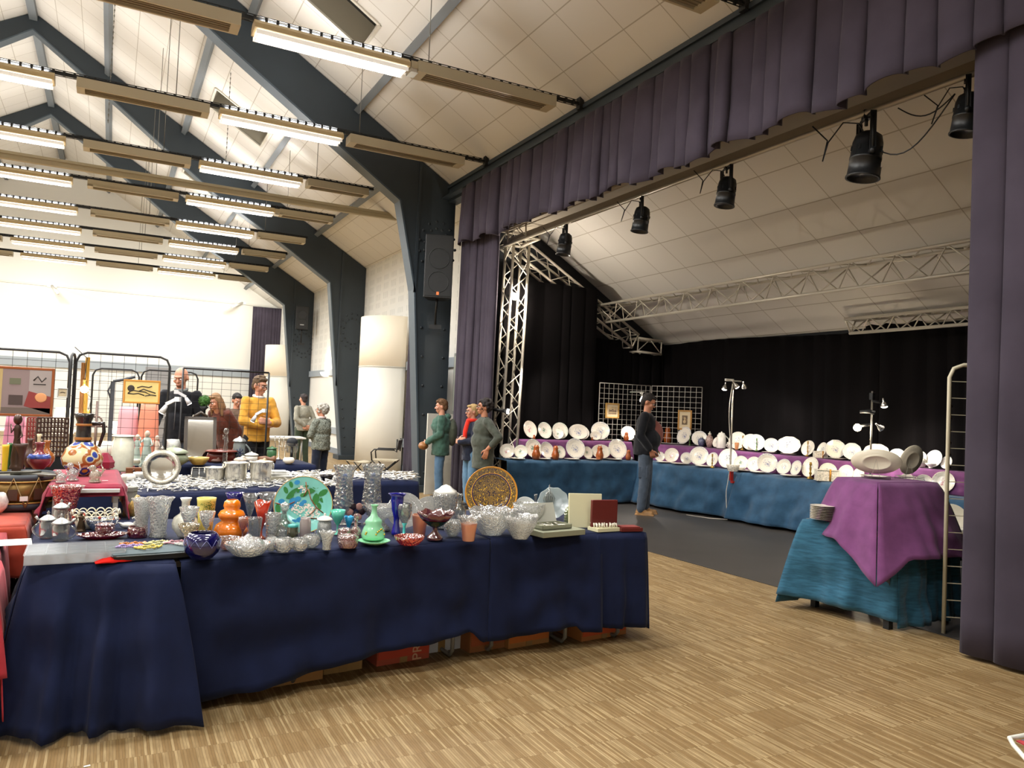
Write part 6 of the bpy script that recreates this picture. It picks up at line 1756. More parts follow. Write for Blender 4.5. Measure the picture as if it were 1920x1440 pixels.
# dried bouquet pieces right of the raspberry cloth
t = thing('corn_vase', 'corn-cob shaped yellow and brown vase leaning beside the raspberry cloth', 'vase', tuple(at_b(248, 968)))
put('cob', MB().tube([(0, 0, 0), (.0, 0, .07), (.03, 0, .14)], [.025, .03, .012], 10), M('corn_yellow', '#b59a56', .5, noise_=(60, .5)), t)
put('husk', MB().tube([(-.03, 0, 0), (-.05, 0, .09)], [.03, .006], 8).tube([(.02, 0, 0), (.05, 0, .1)], [.025, .006], 8), M('husk_brown', '#7c5c34', .6, noise_=(30, .4)), t)
# white porcelain strip between the cloths
for i, (px, py, w, h, kd, nm) in enumerate(((222, 935, 26, 42, 'tumbler', 'tall white box-shaped vase directly right of the raspberry cloth'), (262, 900, 24, 14, 'bowl', 'white fluted bowl left of the silver platter'), (240, 905, 26, 16, 'rbowl', 'white openwork bowl behind the grey hexagonal box'), (228, 880, 30, 18, 'bowl', 'stacked white bowl near the maroon napkin'), (256, 872, 30, 12, 'dish', 'pale green shell dish before the statuettes'), (290, 872, 26, 9, 'dish', 'flat white dish left of the green tureen'))):
    glassitem('porcelain_bowl' if kd != 'tumbler' else 'porcelain_vase', kd, px, py, w, h, PORC, nm, 'bowl' if kd != 'tumbler' else 'vase', z=ZB, fl=.05, fn=9)
# earthenware stall (D)
ZD = ZB
def earth(name, kd, px, py, w, h, col, label, cat, ex=None, **k):
    m_ = M('glaze_' + col, col, .3, spec=.5, coat=.2, noise_=(16, .22))
    glassitem(name, kd, px, py, w, h, m_, label, cat, z=ZD, extra=ex, **k)
def dome(col): return lid([(.98, 0), (1, .05), (.8, .2), (.4, .36), (.12, .42), (.16, .5), (.001, .56)], M('glaze_' + col, col, .3))
earth('tureen', 'rbowl', 325, 874, 52, 24, '#8a927a', 'green and grey striped lidded tureen on the distant navy cloth', 'tureen', dome('#949c84'))
earth('small_pot', 'jar', 335, 868, 14, 20, '#6f7a3e', 'little olive pot with yellow lip before the striped tureen', 'pot')
earth('dish', 'dish', 372, 872, 38, 14, '#b59a52', 'ochre dish with brown decoration left of the brown terrine', 'dish')
earth('terrine', 'jar', 414, 868, 58, 20, '#6f2a1e', 'long dark red-brown terrine under the tall mirror', 'terrine', lid([(1, 0), (1.02, .04), (.9, .08), (.1, .1), (.1, .16), (.001, .17)], M('glaze_#6f2a1e', '#6f2a1e', .3)), sy=.6)
t = glassitem('stoneware_stein', 'jar', 447, 866, 25, 38, M('grey_stoneware', '#6d7472', .4, noise_=(14, .15)), 'grey stoneware stein with blue starburst and pewter lid', 'stein', z=ZD,
    extra=lambda t, r, H: (put('lid', MB().lathe([(r, H), (r * .8, H * 1.1), (r * .3, H * 1.18), (.001, H * 1.26)], 18, cap=False), PEWTER, t), handle(t, r, H, MATS['grey_stoneware'], -.2, .15, .85, .75, .14),
      put('blue_motif', (lambda mb: [mb.tube([(0, -r * .93, H * .42), (r * .6 * cos(a), -r * .93 + abs(cos(a)) * r * .2, H * .42 + r * .85 * sin(a))], [.004, .007], 5) for a in [k * pi / 4 for k in range(8)]] and mb)(MB()), M('stein_blue', '#20284c', .4), t)))
earth('sugar_pot', 'rbowl', 471, 868, 26, 14, '#d9d4c8', 'white lidded sugar pot with red line right of the stein', 'pot', dome('#d9d4c8'))
earth('pitcher', 'bvase', 478, 850, 20, 22, '#8d8a3a', 'small green and yellow pitcher behind the white sugar pot', 'pitcher', lambda t, r, H: handle(t, r, H, M('glaze_#8d8a3a', '#8d8a3a', .3), 0, .3, .85, .9, .14))
earth('green_pot', 'jar', 509, 858, 20, 16, '#4d7a52', 'green lidded pot at the right end of the earthenware', 'pot', dome('#3f6a48'))
t = thing('wooden_mortar', 'brown turned wooden vessel lying on its side', 'vessel', tuple(at_b(497, 868)))
put('body', MB().tube([(-.1, 0, .045), (.0, 0, .045), (.06, 0, .04), (.1, 0, .045), (.125, 0, .045)], [.035, .045, .03, .045, .048], 16), M('turned_wood', '#6d4526', .5, noise_=(20, .3)), t)
put('mouth', MB().tube([(.122, 0, .045), (.127, 0, .045)], .038, 16), MATS['walnut_dark'], t)
for i, (px, py, w, c_, nm) in enumerate(((352, 872, 22, '#d9d6cc', 'flat white saucer right of the olive pot'), (392, 874, 16, '#b8a48a', 'pale shell-shaped trinket before the terrine'), (405, 876, 18, '#5a3a2e', 'dark little bird figure before the terrine'), (424, 874, 22, '#566350', 'mossy green ring-handled ornament before the terrine'), (450, 876, 24, '#d8c8b4', 'pinkish shell cluster before the stein'), (492, 877, 18, '#c2ae8a', 'round beige stone before the wooden vessel'))):
    p = at_b(px, py - 8); m = mpp(p); r = w * m / 2
    tag(put('trinket', MB().ball((0, 0, r * .45), r, 12, (1, .7, .45)).ball((r * .4, 0, r * .8), r * .35, 8), M('trinket_' + c_, c_, .5, noise_=(25, .3)), loc=(p.x, p.y, ZD)), nm, 'ornament')
# candelabra-like silver pieces at the right end of that stall
def candelabra(px, py, w, h, label):
    p, m = spot(px, py, ZD, 0); H = h * m; W = w * m / 2
    t = thing('candelabrum', label, 'candelabrum', (p.x, p.y, ZD))
    put('column', MB().lathe([(.001, 0), (W * .6, 0), (W * .5, H * .05), (W * .12, H * .12), (W * .16, H * .5), (W * .1, H * .7), (W * .2, H * .8), (.001, H * .82)], 14, cap=False), SILVER, t)
    for a in (-1, 0, 1): put('arm', MB().tube([(0, 0, H * .6), (a * W * .8, 0, H * .55), (a * W, 0, H * .8), (a * W, 0, H)], W * .09, 6).tube([(a * W, 0, H * .97), (a * W, 0, H)], W * .2, 8), SILVER, t)
candelabra(522, 862, 16, 44, 'silver candelabrum at the right end of the earthenware stall'); candelabra(533, 866, 12, 38, 'shorter silver candelabrum beside a brown column')
t = thing('helmet_mannequin', 'dark hat with glass visor on a stand by the candelabra', 'hat', tuple(at_b(546, 866)))
put('crown', MB().ball((0, 0, .26), .075, 14, (1, 1, .8)), M('dark_felt', '#1c2026', .8), t)
put('visor', MB().lathe([(.07, .12), (.085, .2), (.08, .25)], 16, cap=False), CLR, t); put('stand', MB().tube([(0, 0, 0), (0, 0, .2)], .02, 8), BLACKM, t)
glassitem('white_dome', 'rbowl', 541, 870, 22, 12, PORC, 'low white dome beside dark books on the far stall', 'ornament', z=ZD)
glassitem('wig_stand', 'rbowl', 500, 832, 14, 18, PORC, 'round white ball ornament beside the square wire grid', 'ornament', z=ZD + .2) if 0 else None
# mirror with moss ball
c = atY(376, 805, 10.45); m = mpp(c)
t = thing('table_mirror', 'tall dark-framed mirror standing behind the terrine', 'mirror', (c.x, 10.35, ZD), 0)
W, H = 56 * m, 84 * m
fr_ = MB()
for x in (-1, 1): fr_.box((x * (W / 2 - .02), 0, H / 2), (.04, .03, H))
for z in (0, 1): fr_.box((0, 0, .02 + z * (H - .04)), (W, .03, .04))
fr_.tube([(-.08, 0, H), (0, 0, H + .06), (.08, 0, H)], .02, 6)
t.rotation_euler = (-.26, 0, 0)
put('frame', fr_, M('dark_oak', '#3b3126', .4), t)
put('glass', MB().box((0, -.004, H / 2), (W - .07, .01, H - .07)), M('mirror_glass', '#e8e6e0', .04, metal=1), t)
for x in (-1, 1): put('foot', MB().tube([(x * W * .45, -.1, .01), (x * W * .45, .1, .01)], .012, 6), MATS['dark_oak'], t)
c = atY(386, 752, 10.6)
mb = MB(); r_ = random.Random(2)
for k in range(260):
    v = Vector((r_.gauss(0, 1), r_.gauss(0, 1), r_.gauss(0, 1))).normalized(); q = v * .068
    s1 = v.orthogonal().normalized() * .012; s2 = v.cross(s1).normalized() * .012
    mb.add([q - s1, q + v * .012 - s2 * .3, q + s1, q + v * .01 + s2], [(0, 1, 2, 3)])
mb.ball((0, 0, 0), .066, 14)
t = thing('boxwood_ball', 'round green boxwood ball on a dark pedestal above the mirror', 'plant', (c.x, 10.75, c.z))
put('foliage', mb, M('box_green', '#3c6a26', .7, noise_=(40, .4)), t)
put('pedestal', MB().lathe([(.05, -(c.z - ZD)), (.05, -(c.z - ZD) + .02), (.02, -(c.z - ZD) + .05), (.02, -.12), (.06, -.075), (.001, -.07)], 14, cap=False), BLACKM, t)
c = atY(421, 815, 10.3)
figurine('wire_lady', 421, 868, 14, 66, CLR, 'clear openwork lady statuette behind the terrine', z=ZD)
# pale statuettes and fern jar
CEL = M('celadon_biscuit', '#a9b8b0', .5, noise_=(12, .15))
SKINP = M('biscuit_skin', '#cbb7a6', .5)
figurine('statuette', 255, 872, 20, 58, CEL, 'shorter celadon robed statuette beside the taller one', z=ZD, mat2=SKINP)
figurine('statuette', 273, 875, 30, 68, CEL, 'taller celadon robed woman statuette', z=ZD, mat2=SKINP)
figurine('statuette', 292, 868, 16, 52, M('pale_coral', '#c9b4a4', .5), 'pale figurine with raised arm right of the celadon woman', z=ZD)
glassitem('fern_jar', 'jar', 228, 885, 44, 66, M('painted_pale_jar', '#cfcfbf', .25, coat=.3, noise_=(14, .1)), 'large pale square jar painted with ferns', 'jar', z=ZD, extra=lid([(.9, 0), (.9, .1), (.3, .14), (.001, .15)], PORC))
glassitem('blue_bottle', 'pinch', 209, 852, 9, 18, COBALTB, 'small vivid blue glass beside the fern jar', 'bottle', z=ZD + .12) if 0 else None
# raspberry riser: crystal animals, parrot, big painted ewer, napkin
ZN = .998
def animal(px, py, w, h, label, mat=None, name='crystal_animal'):
    p, m = spot(px, py, ZN, .01); W, H = w * m / 2, h * m
    mb = MB().lathe([(.001, 0), (W * .75, 0), (W * .7, H * .08), (.001, H * .1)], 14, cap=False)
    mb.ball((0, 0, H * .32), W * .7, 10, (1, .8, 1.1)).ball((-W * .35, 0, H * .72), W * .42, 10, (1, .8, 1)).tube([(W * .4, 0, H * .3), (W * .9, 0, H * .6), (W * .6, 0, H * .9)], [W * .2, W * .14, W * .05], 8).tube([(-W * .5, 0, H * .8), (-W * .95, 0, H * .7)], [W * .2, W * .05], 8)
    tag(put(name, mb, mat or CRY, loc=(p.x, p.y, ZN), rz=rnd.uniform(-.5, .5)), label, 'figurine')
animal(114, 905, 26, 26, 'low clear crystal animal on the raspberry cloth, nearest the tankards')
animal(136, 901, 28, 38, 'taller clear crystal animal on the raspberry cloth')
animal(178, 904, 30, 36, 'milky crystal parrot figurine with pale yellow tail', glassmat('milky_parrot', '#e8e6d4', cut=80, dens=.4, body=.6), 'glass_parrot')
tag(put('price_card', MB().box((0, 0, .001), (.035, .015, .001)), M('white_card', '#e8e6df', .6), loc=tuple(on(197, 902, ZN) + Vector((0, 0, .003)))), 'small white card beside the milky parrot', 'card')
p, m = spot(152, 893, ZN, .1)
t = thing('painted_ewer', 'huge floral painted ewer with dark handle on the raspberry cloth', 'ewer', (p.x, p.y, ZN))
s = NT('floral_majolica'); v = s.n('ShaderNodeTexVoronoi', feature='F1', i_Scale=11.0); s.l(s.co(), v.inputs['Vector'])
s.l(s.ramp(v.outputs['Distance'], [(0, '#c9a03a'), (.18, '#c9a03a'), (.2, '#3a4a96'), (.38, '#4a5aa8'), (.42, '#d8cfa2'), (.5, '#a5622c'), (.62, '#a5622c'), (.7, '#d8cfa2')], 'CONSTANT'), s.b.inputs['Base Color']); s.b.inputs['Roughness'].default_value = .2
k_ = 36 * m
put('body', MB().lathe([(.001, 0), (k_ * .45, 0), (k_ * .5, k_ * .1), (k_ * .95, k_ * .55), (k_, k_ * .9), (k_ * .75, k_ * 1.45), (k_ * .38, k_ * 1.75)], 30, cap=False), s.m, t)
put('neck', MB().lathe([(k_ * .38, k_ * 1.74), (k_ * .36, k_ * 2.0), (k_ * .34, k_ * 2.8), (k_ * .42, k_ * 3.0), (k_ * .5, k_ * 3.25), (k_ * .44, k_ * 3.25), (k_ * .3, k_ * 2.8)], 24, cap=False), M('ewer_dark', '#2a2522', .25, coat=.4), t)
put('collar', MB().lathe([(k_ * .4, k_ * 1.85), (k_ * .42, k_ * 1.9), (k_ * .4, k_ * 2.0)], 24, cap=False), M('ochre_band', '#b0743a', .3), t)
put('collar', MB().lathe([(k_ * .38, k_ * 2.6), (k_ * .4, k_ * 2.66), (k_ * .37, k_ * 2.72)], 24, cap=False), MATS['ochre_band'], t)
put('handle', MB().tube([(k_ * .35, 0, k_ * 2.7), (k_ * .9, 0, k_ * 2.75), (k_ * .95, 0, k_ * 2.3), (k_ * .75, 0, k_ * 1.5)], [k_ * .1, k_ * .12, k_ * .1, k_ * .08], 8), MATS['ewer_dark'], t)
p = on(196, 878, ZN)
mb = MB()
for a, q in ((0, .5), (1.2, -.4), (2.4, .3)): mb.add([(0, 0, .0), (.07 * cos(a), .07 * sin(a), .01), (.06 * cos(a + .6), .06 * sin(a + .6), .09), (0, 0, .12)], [(0, 1, 2, 3)])
mb.lathe([(.06, 0), (.07, .05), (.02, .12)], 6, smooth=False)
tag(put('folded_napkin', mb, RED, loc=(p.x, p.y, ZN)), 'maroon folded napkin standing at the back of the raspberry cloth', 'napkin')
# drum
p = on(30, 957, ZT + .045); m = mpp(p)
R, H = 63 * m, 66 * m
t = thing('old_drum', 'old brass-coloured side drum with rope tension and dark hoops', 'drum', (p.x - .02, p.y + R * .9, ZT + .045))
put('shell', MB().lathe([(R * .97, .02), (R * .97, H - .02)], 40), M('drum_brass', '#8a6c3a', .35, metal=.6, noise_=(5, .25)), t)
for z in (0, H - .045):
    put('hoop', MB().lathe([(R, z), (R * 1.03, z), (R * 1.03, z + .045), (R, z + .045), (R, z)], 40, cap=False), M('drum_hoop', '#3d4248', .6), t)
    put('hoop_line', MB().tube([(cos(a) * R * 1.03, sin(a) * R * 1.03, z + (.045 if z == 0 else 0)) for a in [2 * pi * k / 40 for k in range(40)]], .005, 5, closed=True), M('drum_gold_line', '#c29a4a', .4), t)
put('drum_head', MB().lathe([(.001, H - .012), (R, H - .012), (R, H - .014)], 40, cap=False), M('drum_skin', '#5a5648', .8, noise_=(8, .3)), t)
n = 10
for k in range(n):
    a0, a1, a2 = 2 * pi * k / n, 2 * pi * (k + .5) / n, 2 * pi * (k + 1) / n
    q = R * 1.05
    put('rope', MB().tube([(q * cos(a0), q * sin(a0), .02), (q * cos(a1), q * sin(a1), H - .02), (q * cos(a2), q * sin(a2), .02)], .006, 5), M('drum_rope', '#8c7146', .8), t)
    put('leather_tug', MB().box((q * cos(a1) * 1.01, q * sin(a1) * 1.01, H * .45), (.012, .05, .07), rz=a1), M('tug_leather', '#4a2f20', .6), t)
a = -1.3
put('price_tag', MB().box((R * 1.05 * cos(a), R * 1.05 * sin(a) - .004, H * .34), (.045, .003, .03), rz=.25), MATS['white_card'], t)
DX, DY, DZ = t.location.x, t.location.y, t.location.z + H
for i, (x, y, rz, nm) in enumerate(((.12, -.16, -.4, 'old iron pickaxe head lying on the drum, toward the raspberry cloth'), (-.02, -.14, .35, 'old flat trowel-like iron tool lying across the drum'))):
    q = MB().poly([(-.16, -.012, 0), (.05, -.02, 0), (.1, -.045, 0), (.17, 0, 0), (.1, .045, 0), (.05, .02, 0), (-.16, .012, 0)], (0, 0, .012))
    tag(put('iron_tool', q, M('rusty_iron', '#57544a', .6, metal=.4, noise_=(20, .3)), loc=(DX + x, DY + y, DZ - .008 + i * .014), rz=rz), nm, 'tool')
# things on and behind the drum
BR = M('brown_stoneware', '#4a3024', .4, noise_=(9, .25))
def tall(name, kd, px, py, w, h, mat, label, cat, z, ex=None): glassitem(name, kd, px, py, w, h, mat, label, cat, z=z, extra=ex)
ZDR = DZ - .008
tall('brown_vase', 'vase', 36, 882, 26, 50, BR, 'dark brown stoneware vase with scalloped lip standing on the drum', 'vase', ZDR)
tall('brown_jug', 'bvase', 54, 877, 24, 54, BR, 'dark brown stoneware jug right of the scalloped vase', 'jug', ZDR)
tall('maroon_vase', 'bvase', 72, 880, 40, 50, M('maroon_glaze', '#7a2a33', .25, coat=.4), 'round maroon vase with blue and white band', 'vase', ZDR, lambda t, r, H: put('blue_band', MB().lathe([(r * .94, H * .38), (r * 1.0, H * .44), (r * .8, H * .56), (r * .72, H * .56)], 26, cap=False), M('blue_slip', '#3a4f9a', .2, noise_=(30, .6)), t))
tall('amber_jar', 'bvase', 86, 876, 28, 50, M('amber_glaze', '#9a5a24', .2, coat=.5), 'amber brown glazed jar behind the maroon vase', 'jar', ZDR)
tall('cream_jug', 'bvase', 70, 876, 18, 62, M('cream_crackle', '#d8c9a0', .3), 'small cream jug rising above the amber jar', 'jug', ZDR + .0)
figurine('bronze_woman', 28, 882, 26, 106, M('brown_bronze', '#443026', .35, metal=.4, noise_=(12, .2)), 'dark brown statuette of a woman in headscarf stretching one arm', z=ZDR)
tall('yellow_vase', 'tumbler', 8, 884, 12, 50, M('yellow_ceramic', '#d8b428', .3), 'slim yellow vase at the left edge', 'vase', ZDR)
tall('green_glass', 'tumbler', 16, 881, 10, 50, tint('green_glass', '#3f9a50', .6, 0, 1.2), 'slim green glass behind the yellow vase', 'vase', ZDR)
p = on(-6, 962, ZT + .045)
tag(put('painted_vase', MB().lathe([(.001, 0), (.025, 0), (.05, .03), (.058, .07), (.04, .12), (.025, .13)], 24, cap=False), M('painted_white', '#ddd4cc', .3, noise_=(18, .4)), loc=(p.x, p.y + .02, ZT + .045)), 'round white vase with purple painting cut by the left edge', 'vase')
# leaflet with orange stripes
p = on(22, 1018, ZT + .01)
t = thing('leaflet', 'glossy white leaflet with orange stripes on the ribbed red cloth', 'leaflet', (p.x - .06, p.y, ZT + .012), .1)
put('sheet', MB().box((0, 0, 0), (.3, .19, .002)), M('glossy_white', '#efeee6', .25), t)
st = MB()
for k in range(5): st.box((-.07, .05 - k * .02, .0015), (.09, .008, .0012))
put('orange_stripes', st, M('stripe_orange', '#e08a4a', .4), t)
# printer's tray
ZL = ZT + .02
def type_case(px0, px1, py0, py1, Y, label, col='#3f2417', nx=9, nz=8, rz=.25):
    a, b = atY(px0, py0, Y), atY(px1, py1, Y)
    W, H = b.x - a.x, a.z - b.z
    t = thing('type_case', label, 'display tray', ((a.x + b.x) / 2, Y, b.z), rz)
    mb = MB()
    for i in range(nx + 1): mb.box((-W / 2 + W * i / nx, 0, H / 2), (.014, .03, H))
    for i in range(nz + 1): mb.box((0, 0, H * i / nz), (W, .03, .012))
    put('lattice', mb, M('case_' + col, col, .6), t)
    q = MB()
    for i in range(nx):
        for j in range(nz):
            q.box((-W / 2 + W * (i + .5) / nx, .004, H * (j + .38) / nz), (W / nx * .5, .02, H / nz * .55))
    o = put('miniatures', q, M('miniature_white', '#cfc6b4', .6, noise_=(40, .4)), t); o['kind'] = 'stuff'
    put('stand', MB().tube([(-W * .3, .02, H * .7), (-W * .3, .12, 0), (-W * .3, .2, ZL - b.z)], .01, 6).box((0, .01, (ZL - b.z) / 2), (W * .9, .03, b.z - ZL)), BLACKM, t)
type_case(70, 125, 783, 855, 8.2, 'dark brown wooden type case full of tiny miniatures behind the drum')
type_case(52, 70, 783, 850, 8.35, 'red wooden type case left of the dark brown one', '#7a2a26', 4, 8)
# table behind the drum for the bric-a-brac and lamps
trestle([(-2.0, 8.0), (.1, 8.0), (.1, 9.0), (-2.0, 9.0)], ZT, 'folding table with bric-a-brac behind the drum')
cloth('tablecloth', [(-2.05, 7.95), (.14, 7.95), (.14, 9.05), (-2.05, 9.05)], ZT + .008, [dict(z=(.05, .05), fl=.03, n=5, a=.02), dict(z=(.05, .05), fl=.03), None, None], NAVY, 'navy cloth on the bric-a-brac table behind the drum', 51)
def tlamp(px, py, w, h, label, base, shade, lit=7, Y=None):
    z = ZL
    p, m = spot(px, py, z, 0)
    H = h * m; r = w * m / 2
    t = thing('table_lamp', label, 'lamp', (p.x, p.y, z))
    put('base', MB().lathe([(.001, 0), (r * .5, 0), (r * .45, H * .05), (r * .15, H * .12), (r * .3, H * .3), (r * .12, H * .5), (r * .1, H * .55)], 16, cap=False), base, t)
    put('shade', MB().lathe([(r, H * .55), (r * .6, H), (r * .56, H), (r * .95, H * .56)], 24, cap=False), M('shade_' + shade, shade, .7, emit=shade, estr=lit), t)
    lamp('table_lamp_light', 'POINT', (p.x, p.y, z + H * .5), 4, (1, .85, .62), .04)
tlamp(112, 872, 40, 108, 'table lamp with glowing cream bell shade behind the brown type case', BRASS, '#fff0cc', 2.2)
tlamp(275, 842, 20, 56, 'small lamp with glowing orange-yellow glass shade', M('amber_lamp_foot', '#b4742c', .2, coat=.4), '#ffd9a0', 5)
tlamp(217, 840, 26, 50, 'small opal lamp glowing white before the pink cushions', BRASS, '#fff4e0', 5)
for i, (px, py) in enumerate(((158, 730), (165, 786))):
    c = atY(px, py, 8.4)
    t = thing('bare_bulb', ['bare glowing bulb beside the stacked gilt frames', 'bare glowing bulb below the first, above the painted ewer'][i], 'bulb', tuple(c))
    put('glass', MB().ball((0, 0, 0), .035, 14), M('bulb_warm', '#ffffff', .3, emit='#fff0d4', estr=18), t)
    put('socket', MB().tube([(0, 0, .02), (0, 0, .09)], .016, 8), BRASS, t)
    put('cord', MB().tube([(0, 0, .09), (.01, 0, .3), (-.1, .02, .4)] if i == 0 else [(0, 0, .09), (.02, .0, .2), (-.06, .0, .3)], .004, 5), BLACKM, t)
    lamp('bare_bulb_light', 'POINT', tuple(c + Vector((0, -.08, 0))), 5, (1, .88, .7), .035)
# black grid panels with pictures
GB_ = M('black_grid_steel', '#17181a', .45)
def bgrid(px0, px1, pyt0, Y0, Y1, label, nx, nz, rnd_=True, ztop=None):
    a = atY(px0, pyt0, Y0); b = atY(px1, pyt0, Y1)
    t = grid_panel((a.x, Y0), (b.x, Y1), .03, ztop or a.z, nx, nz, GB_, label, r=.0028, fr=.013, frame_round=rnd_, name='grid_panel', group='black display grids')
    for q in (0, 1):
        L = ((b.x - a.x) ** 2 + (Y1 - Y0) ** 2) ** .5
        put('foot', MB().tube([(q * L, -.2, .0), (q * L, .2, .0)], .012, 6), GB_, t)
    return t
bgrid(-60, 133, 650, 9.3, 9.3, 'black grid panel at the left edge carrying the interior painting', 7, 20)
bgrid(144, 320, 660, 9.3, 9.3, 'black grid panel in front of the reclining figure drawing', 8, 20)
bgrid(344, 505, 690, 11.0, 11.0, 'square-cornered black grid panel in front of the man in yellow pullover', 9, 22, False)
bgrid(175, 262, 690, 12.4, 12.4, 'farther black grid panel behind the drawing, left one', 6, 18)
bgrid(266, 372, 693, 12.4, 12.4, 'farther black grid panel behind the drawing, right one', 6, 18)
bgrid(134, 142, 662, 8.9, 9.25, 'folded black grid panels seen edge-on between the two rounded ones', 3, 18)
# interior painting (generic room scene)
a, b = atY(-40, 684, 9.22), atY(98, 782, 9.22)
W, H = b.x - a.x, a.z - b.z
def room(t, w, h):
    def rect(n_, x0, x1, z0, z1, col, y=-.009): put(n_, MB().box(((x0 + x1) / 2 * w - w / 2, y, (z0 + z1) / 2 * h - h / 2), ((x1 - x0) * w, .004, (z1 - z0) * h)), M('paint_' + col, col, .6), t)
    rect('painted_wall', .0, 1, .0, 1, '#7d6a68'); rect('painted_wall_panel', .68, 1, .42, 1, '#8f8480', -.011); rect('painted_shelf', .0, .3, .05, 1, '#a58f5e', -.011)
    rect('painted_niche', .05, .26, .55, .9, '#5a4a3a', -.013); rect('painted_picture', .4, .56, .66, .8, '#5a5a44', -.012); rect('painted_table', .4, .6, .2, .42, '#3c2c28', -.013); rect('painted_carpet', .3, 1, .0, .14, '#5a4c44', -.012)
    put('painted_sofa', MB().poly([(w * .12, -.014, -h * .32), (w * .5, -.014, -h * .48), (w * .5, -.014, -h * .1), (w * .18, -.014, h * .02)], (0, .003, 0)), M('paint_sofa', '#7a2622', .6), t)
    put('painted_cushion', MB().ball((w * .36, -.015, -h * .12), h * .12, 12, (1, .05, .9)), M('paint_cushion', '#c98a5a', .6), t)
    put('painted_sketch', MB().tube([(w * .24, -.012, h * .26), (w * .3, -.012, h * .36), (w * .36, -.012, h * .24), (w * .42, -.012, h * .34)], .008, 5).tube([(w * .24, -.012, h * .18), (w * .42, -.012, h * .18)], .006, 5), INK, t)
picture(((a.x + b.x) / 2, 9.22, (a.z + b.z) / 2), W, H, 0, '#8a4a22', 'large painting of a grey room with red sofa hanging on the black grid', room, fw=.025)
a, b = atY(232, 711, 9.2), atY(299, 758, 9.2)
def nude(t, w, h):
    put('paper', MB().box((0, -.009, 0), (w, .003, h)), M('warm_paper', '#dcc27a', .6), t)
    q = MB(); y = -.013
    for pts in ([(-.42, -.1), (-.3, .08), (-.1, .02), (.1, .0), (.25, -.12), (.1, -.2), (.28, -.14), (.44, -.16)], [(-.42, -.1), (-.25, -.12), (-.1, -.08), (.08, -.18)], [(-.1, .02), (.05, .14), (.2, .06), (.42, -.04)], [(-.15, .2), (.0, .28), (.2, .24), (.3, .3)]):
        q.tube([(x * w, y, z * h) for x, z in pts], .006, 5)
    q.ball((-.33 * w, y, .16 * h), .035, 8, (1, .1, 1))
    put('ink_lines', q, INK, t)
picture(((a.x + b.x) / 2, 9.2, (a.z + b.z) / 2), b.x - a.x, a.z - b.z, 0, '#c98a3c', 'warm-lit line drawing of a reclining figure in a thin wooden frame', nude, fw=.02)
a, b = atY(108, 727, 9.22), atY(127, 746, 9.22)
picture(((a.x + b.x) / 2, 9.22, (a.z + b.z) / 2), b.x - a.x, a.z - b.z, 0, '#b9b9b4', 'tiny grey-framed drawing hanging by the grid post', lambda t, w, h: put('pencil_lines', MB().tube([(-w * .3, -.01, 0), (0, -.01, h * .1), (w * .3, -.01, 0)], .003, 5), INK, t), fw=.012)
# stacked gilt frames on edge, dark strap panel, grey board
for i, (px, col, nm) in enumerate(((165, '#b98a34', 'bright gilt moulding standing upright beside the grid posts'), (157, '#8a5a2c', 'brown moulding standing upright beside the gilt one'))):
    a, b = atY(px, 670 + i * 10, 8.8), atY(px, 862, 8.8)
    o = thing('frame_moulding', nm, 'moulding', (a.x, 8.8, ZL), 0)
    q = MB()
    for k in range(3): q.box((-.014 + k * .014, -.003 * (k % 2), (a.z - ZL) / 2), (.011, .03, a.z - ZL))
    put('moulding', q, M('gilt_' + col, col, .35, metal=.5), o)
    put('backing', MB().box((0, .022, (a.z - ZL) / 2), (.04, .012, a.z - ZL)), MATS['walnut_dark'], o)
def lampclip(px, py, Y, rz, label):
    c = atY(px, py, Y); t = thing('clip_spotlight', label, 'clip light', tuple(c), rz)
    put('clip', MB().box((-.05, 0, .07), (.12, .03, .035), ry=.5).box((-.12, 0, .1), (.05, .04, .05)), M('white_plastic', '#dfdfe0', .3), t)
    put('head', MB().tube([(0, 0, .03), (.05, 0, -.05)], [.018, .035], 12), MATS['white_plastic'], t)
    put('lens', MB().tube([(.05, 0, -.05), (.053, 0, -.055)], .031, 12), MATS['lens_lit'], t)
lampclip(348, 750, 10.9, 0, 'white clip spotlight on the square grid before the bald man')
lampclip(480, 783, 10.9, 2.4, 'white clip spotlight before the yellow pullover')
lampclip(312, 765, 9.1, 2.6, 'white clip spotlight on the edge of the rounded grid')
# pink cushions / back rests behind the lamps
for i, (px0, px1, py0, py1, Y, col, nm) in enumerate(((222, 258, 762, 812, 10.3, '#dca0a8', 'pale pink padded back rest behind the opal lamp'), (262, 296, 758, 815, 10.2, '#e0896e', 'salmon padded back rest behind the small orange lamp'), (10, 48, 780, 830, 9.6, '#d88aa6', 'pink padded back rest seen under the interior painting'))):
    a, b = atY(px0, py0, Y), atY(px1, py1, Y)
    W, H = b.x - a.x, a.z - .45
    t = thing('padded_chair', nm, 'chair', ((a.x + b.x) / 2, Y, 0))
    put('backrest', MB().ball((0, 0, a.z - H * .5), 1, 20, (W / 2, .05, H * .5), 12) if 0 else MB().grid(lambda u, v: ((u - .5) * W * (1 - .15 * v ** 4), -.04 * sin(pi * u) * sin(pi * v), .45 + H * v), 10, 10), M('pad_' + col, col, .8), t, solid=.04)
    put('seat', MB().box((0, .25, .45), (W, .45, .06)), MATS['pad_' + col], t)
    for x in (-.4, .4):
        for y in (.05, .45): put('leg', MB().tube([(x * W, y, 0), (x * W, y, .43)], .015, 6), BLACKM, t)
a, b = atY(272, 705, 13.2), atY(318, 760, 13.2)
tag(put('grey_board', MB().box((0, 0, 0), (b.x - a.x, .03, 2.0)), M('grey_board', '#8a8988', .6), loc=((a.x + b.x) / 2, 13.2, 1.0)), 'grey display board behind the farther grid panels', 'board')
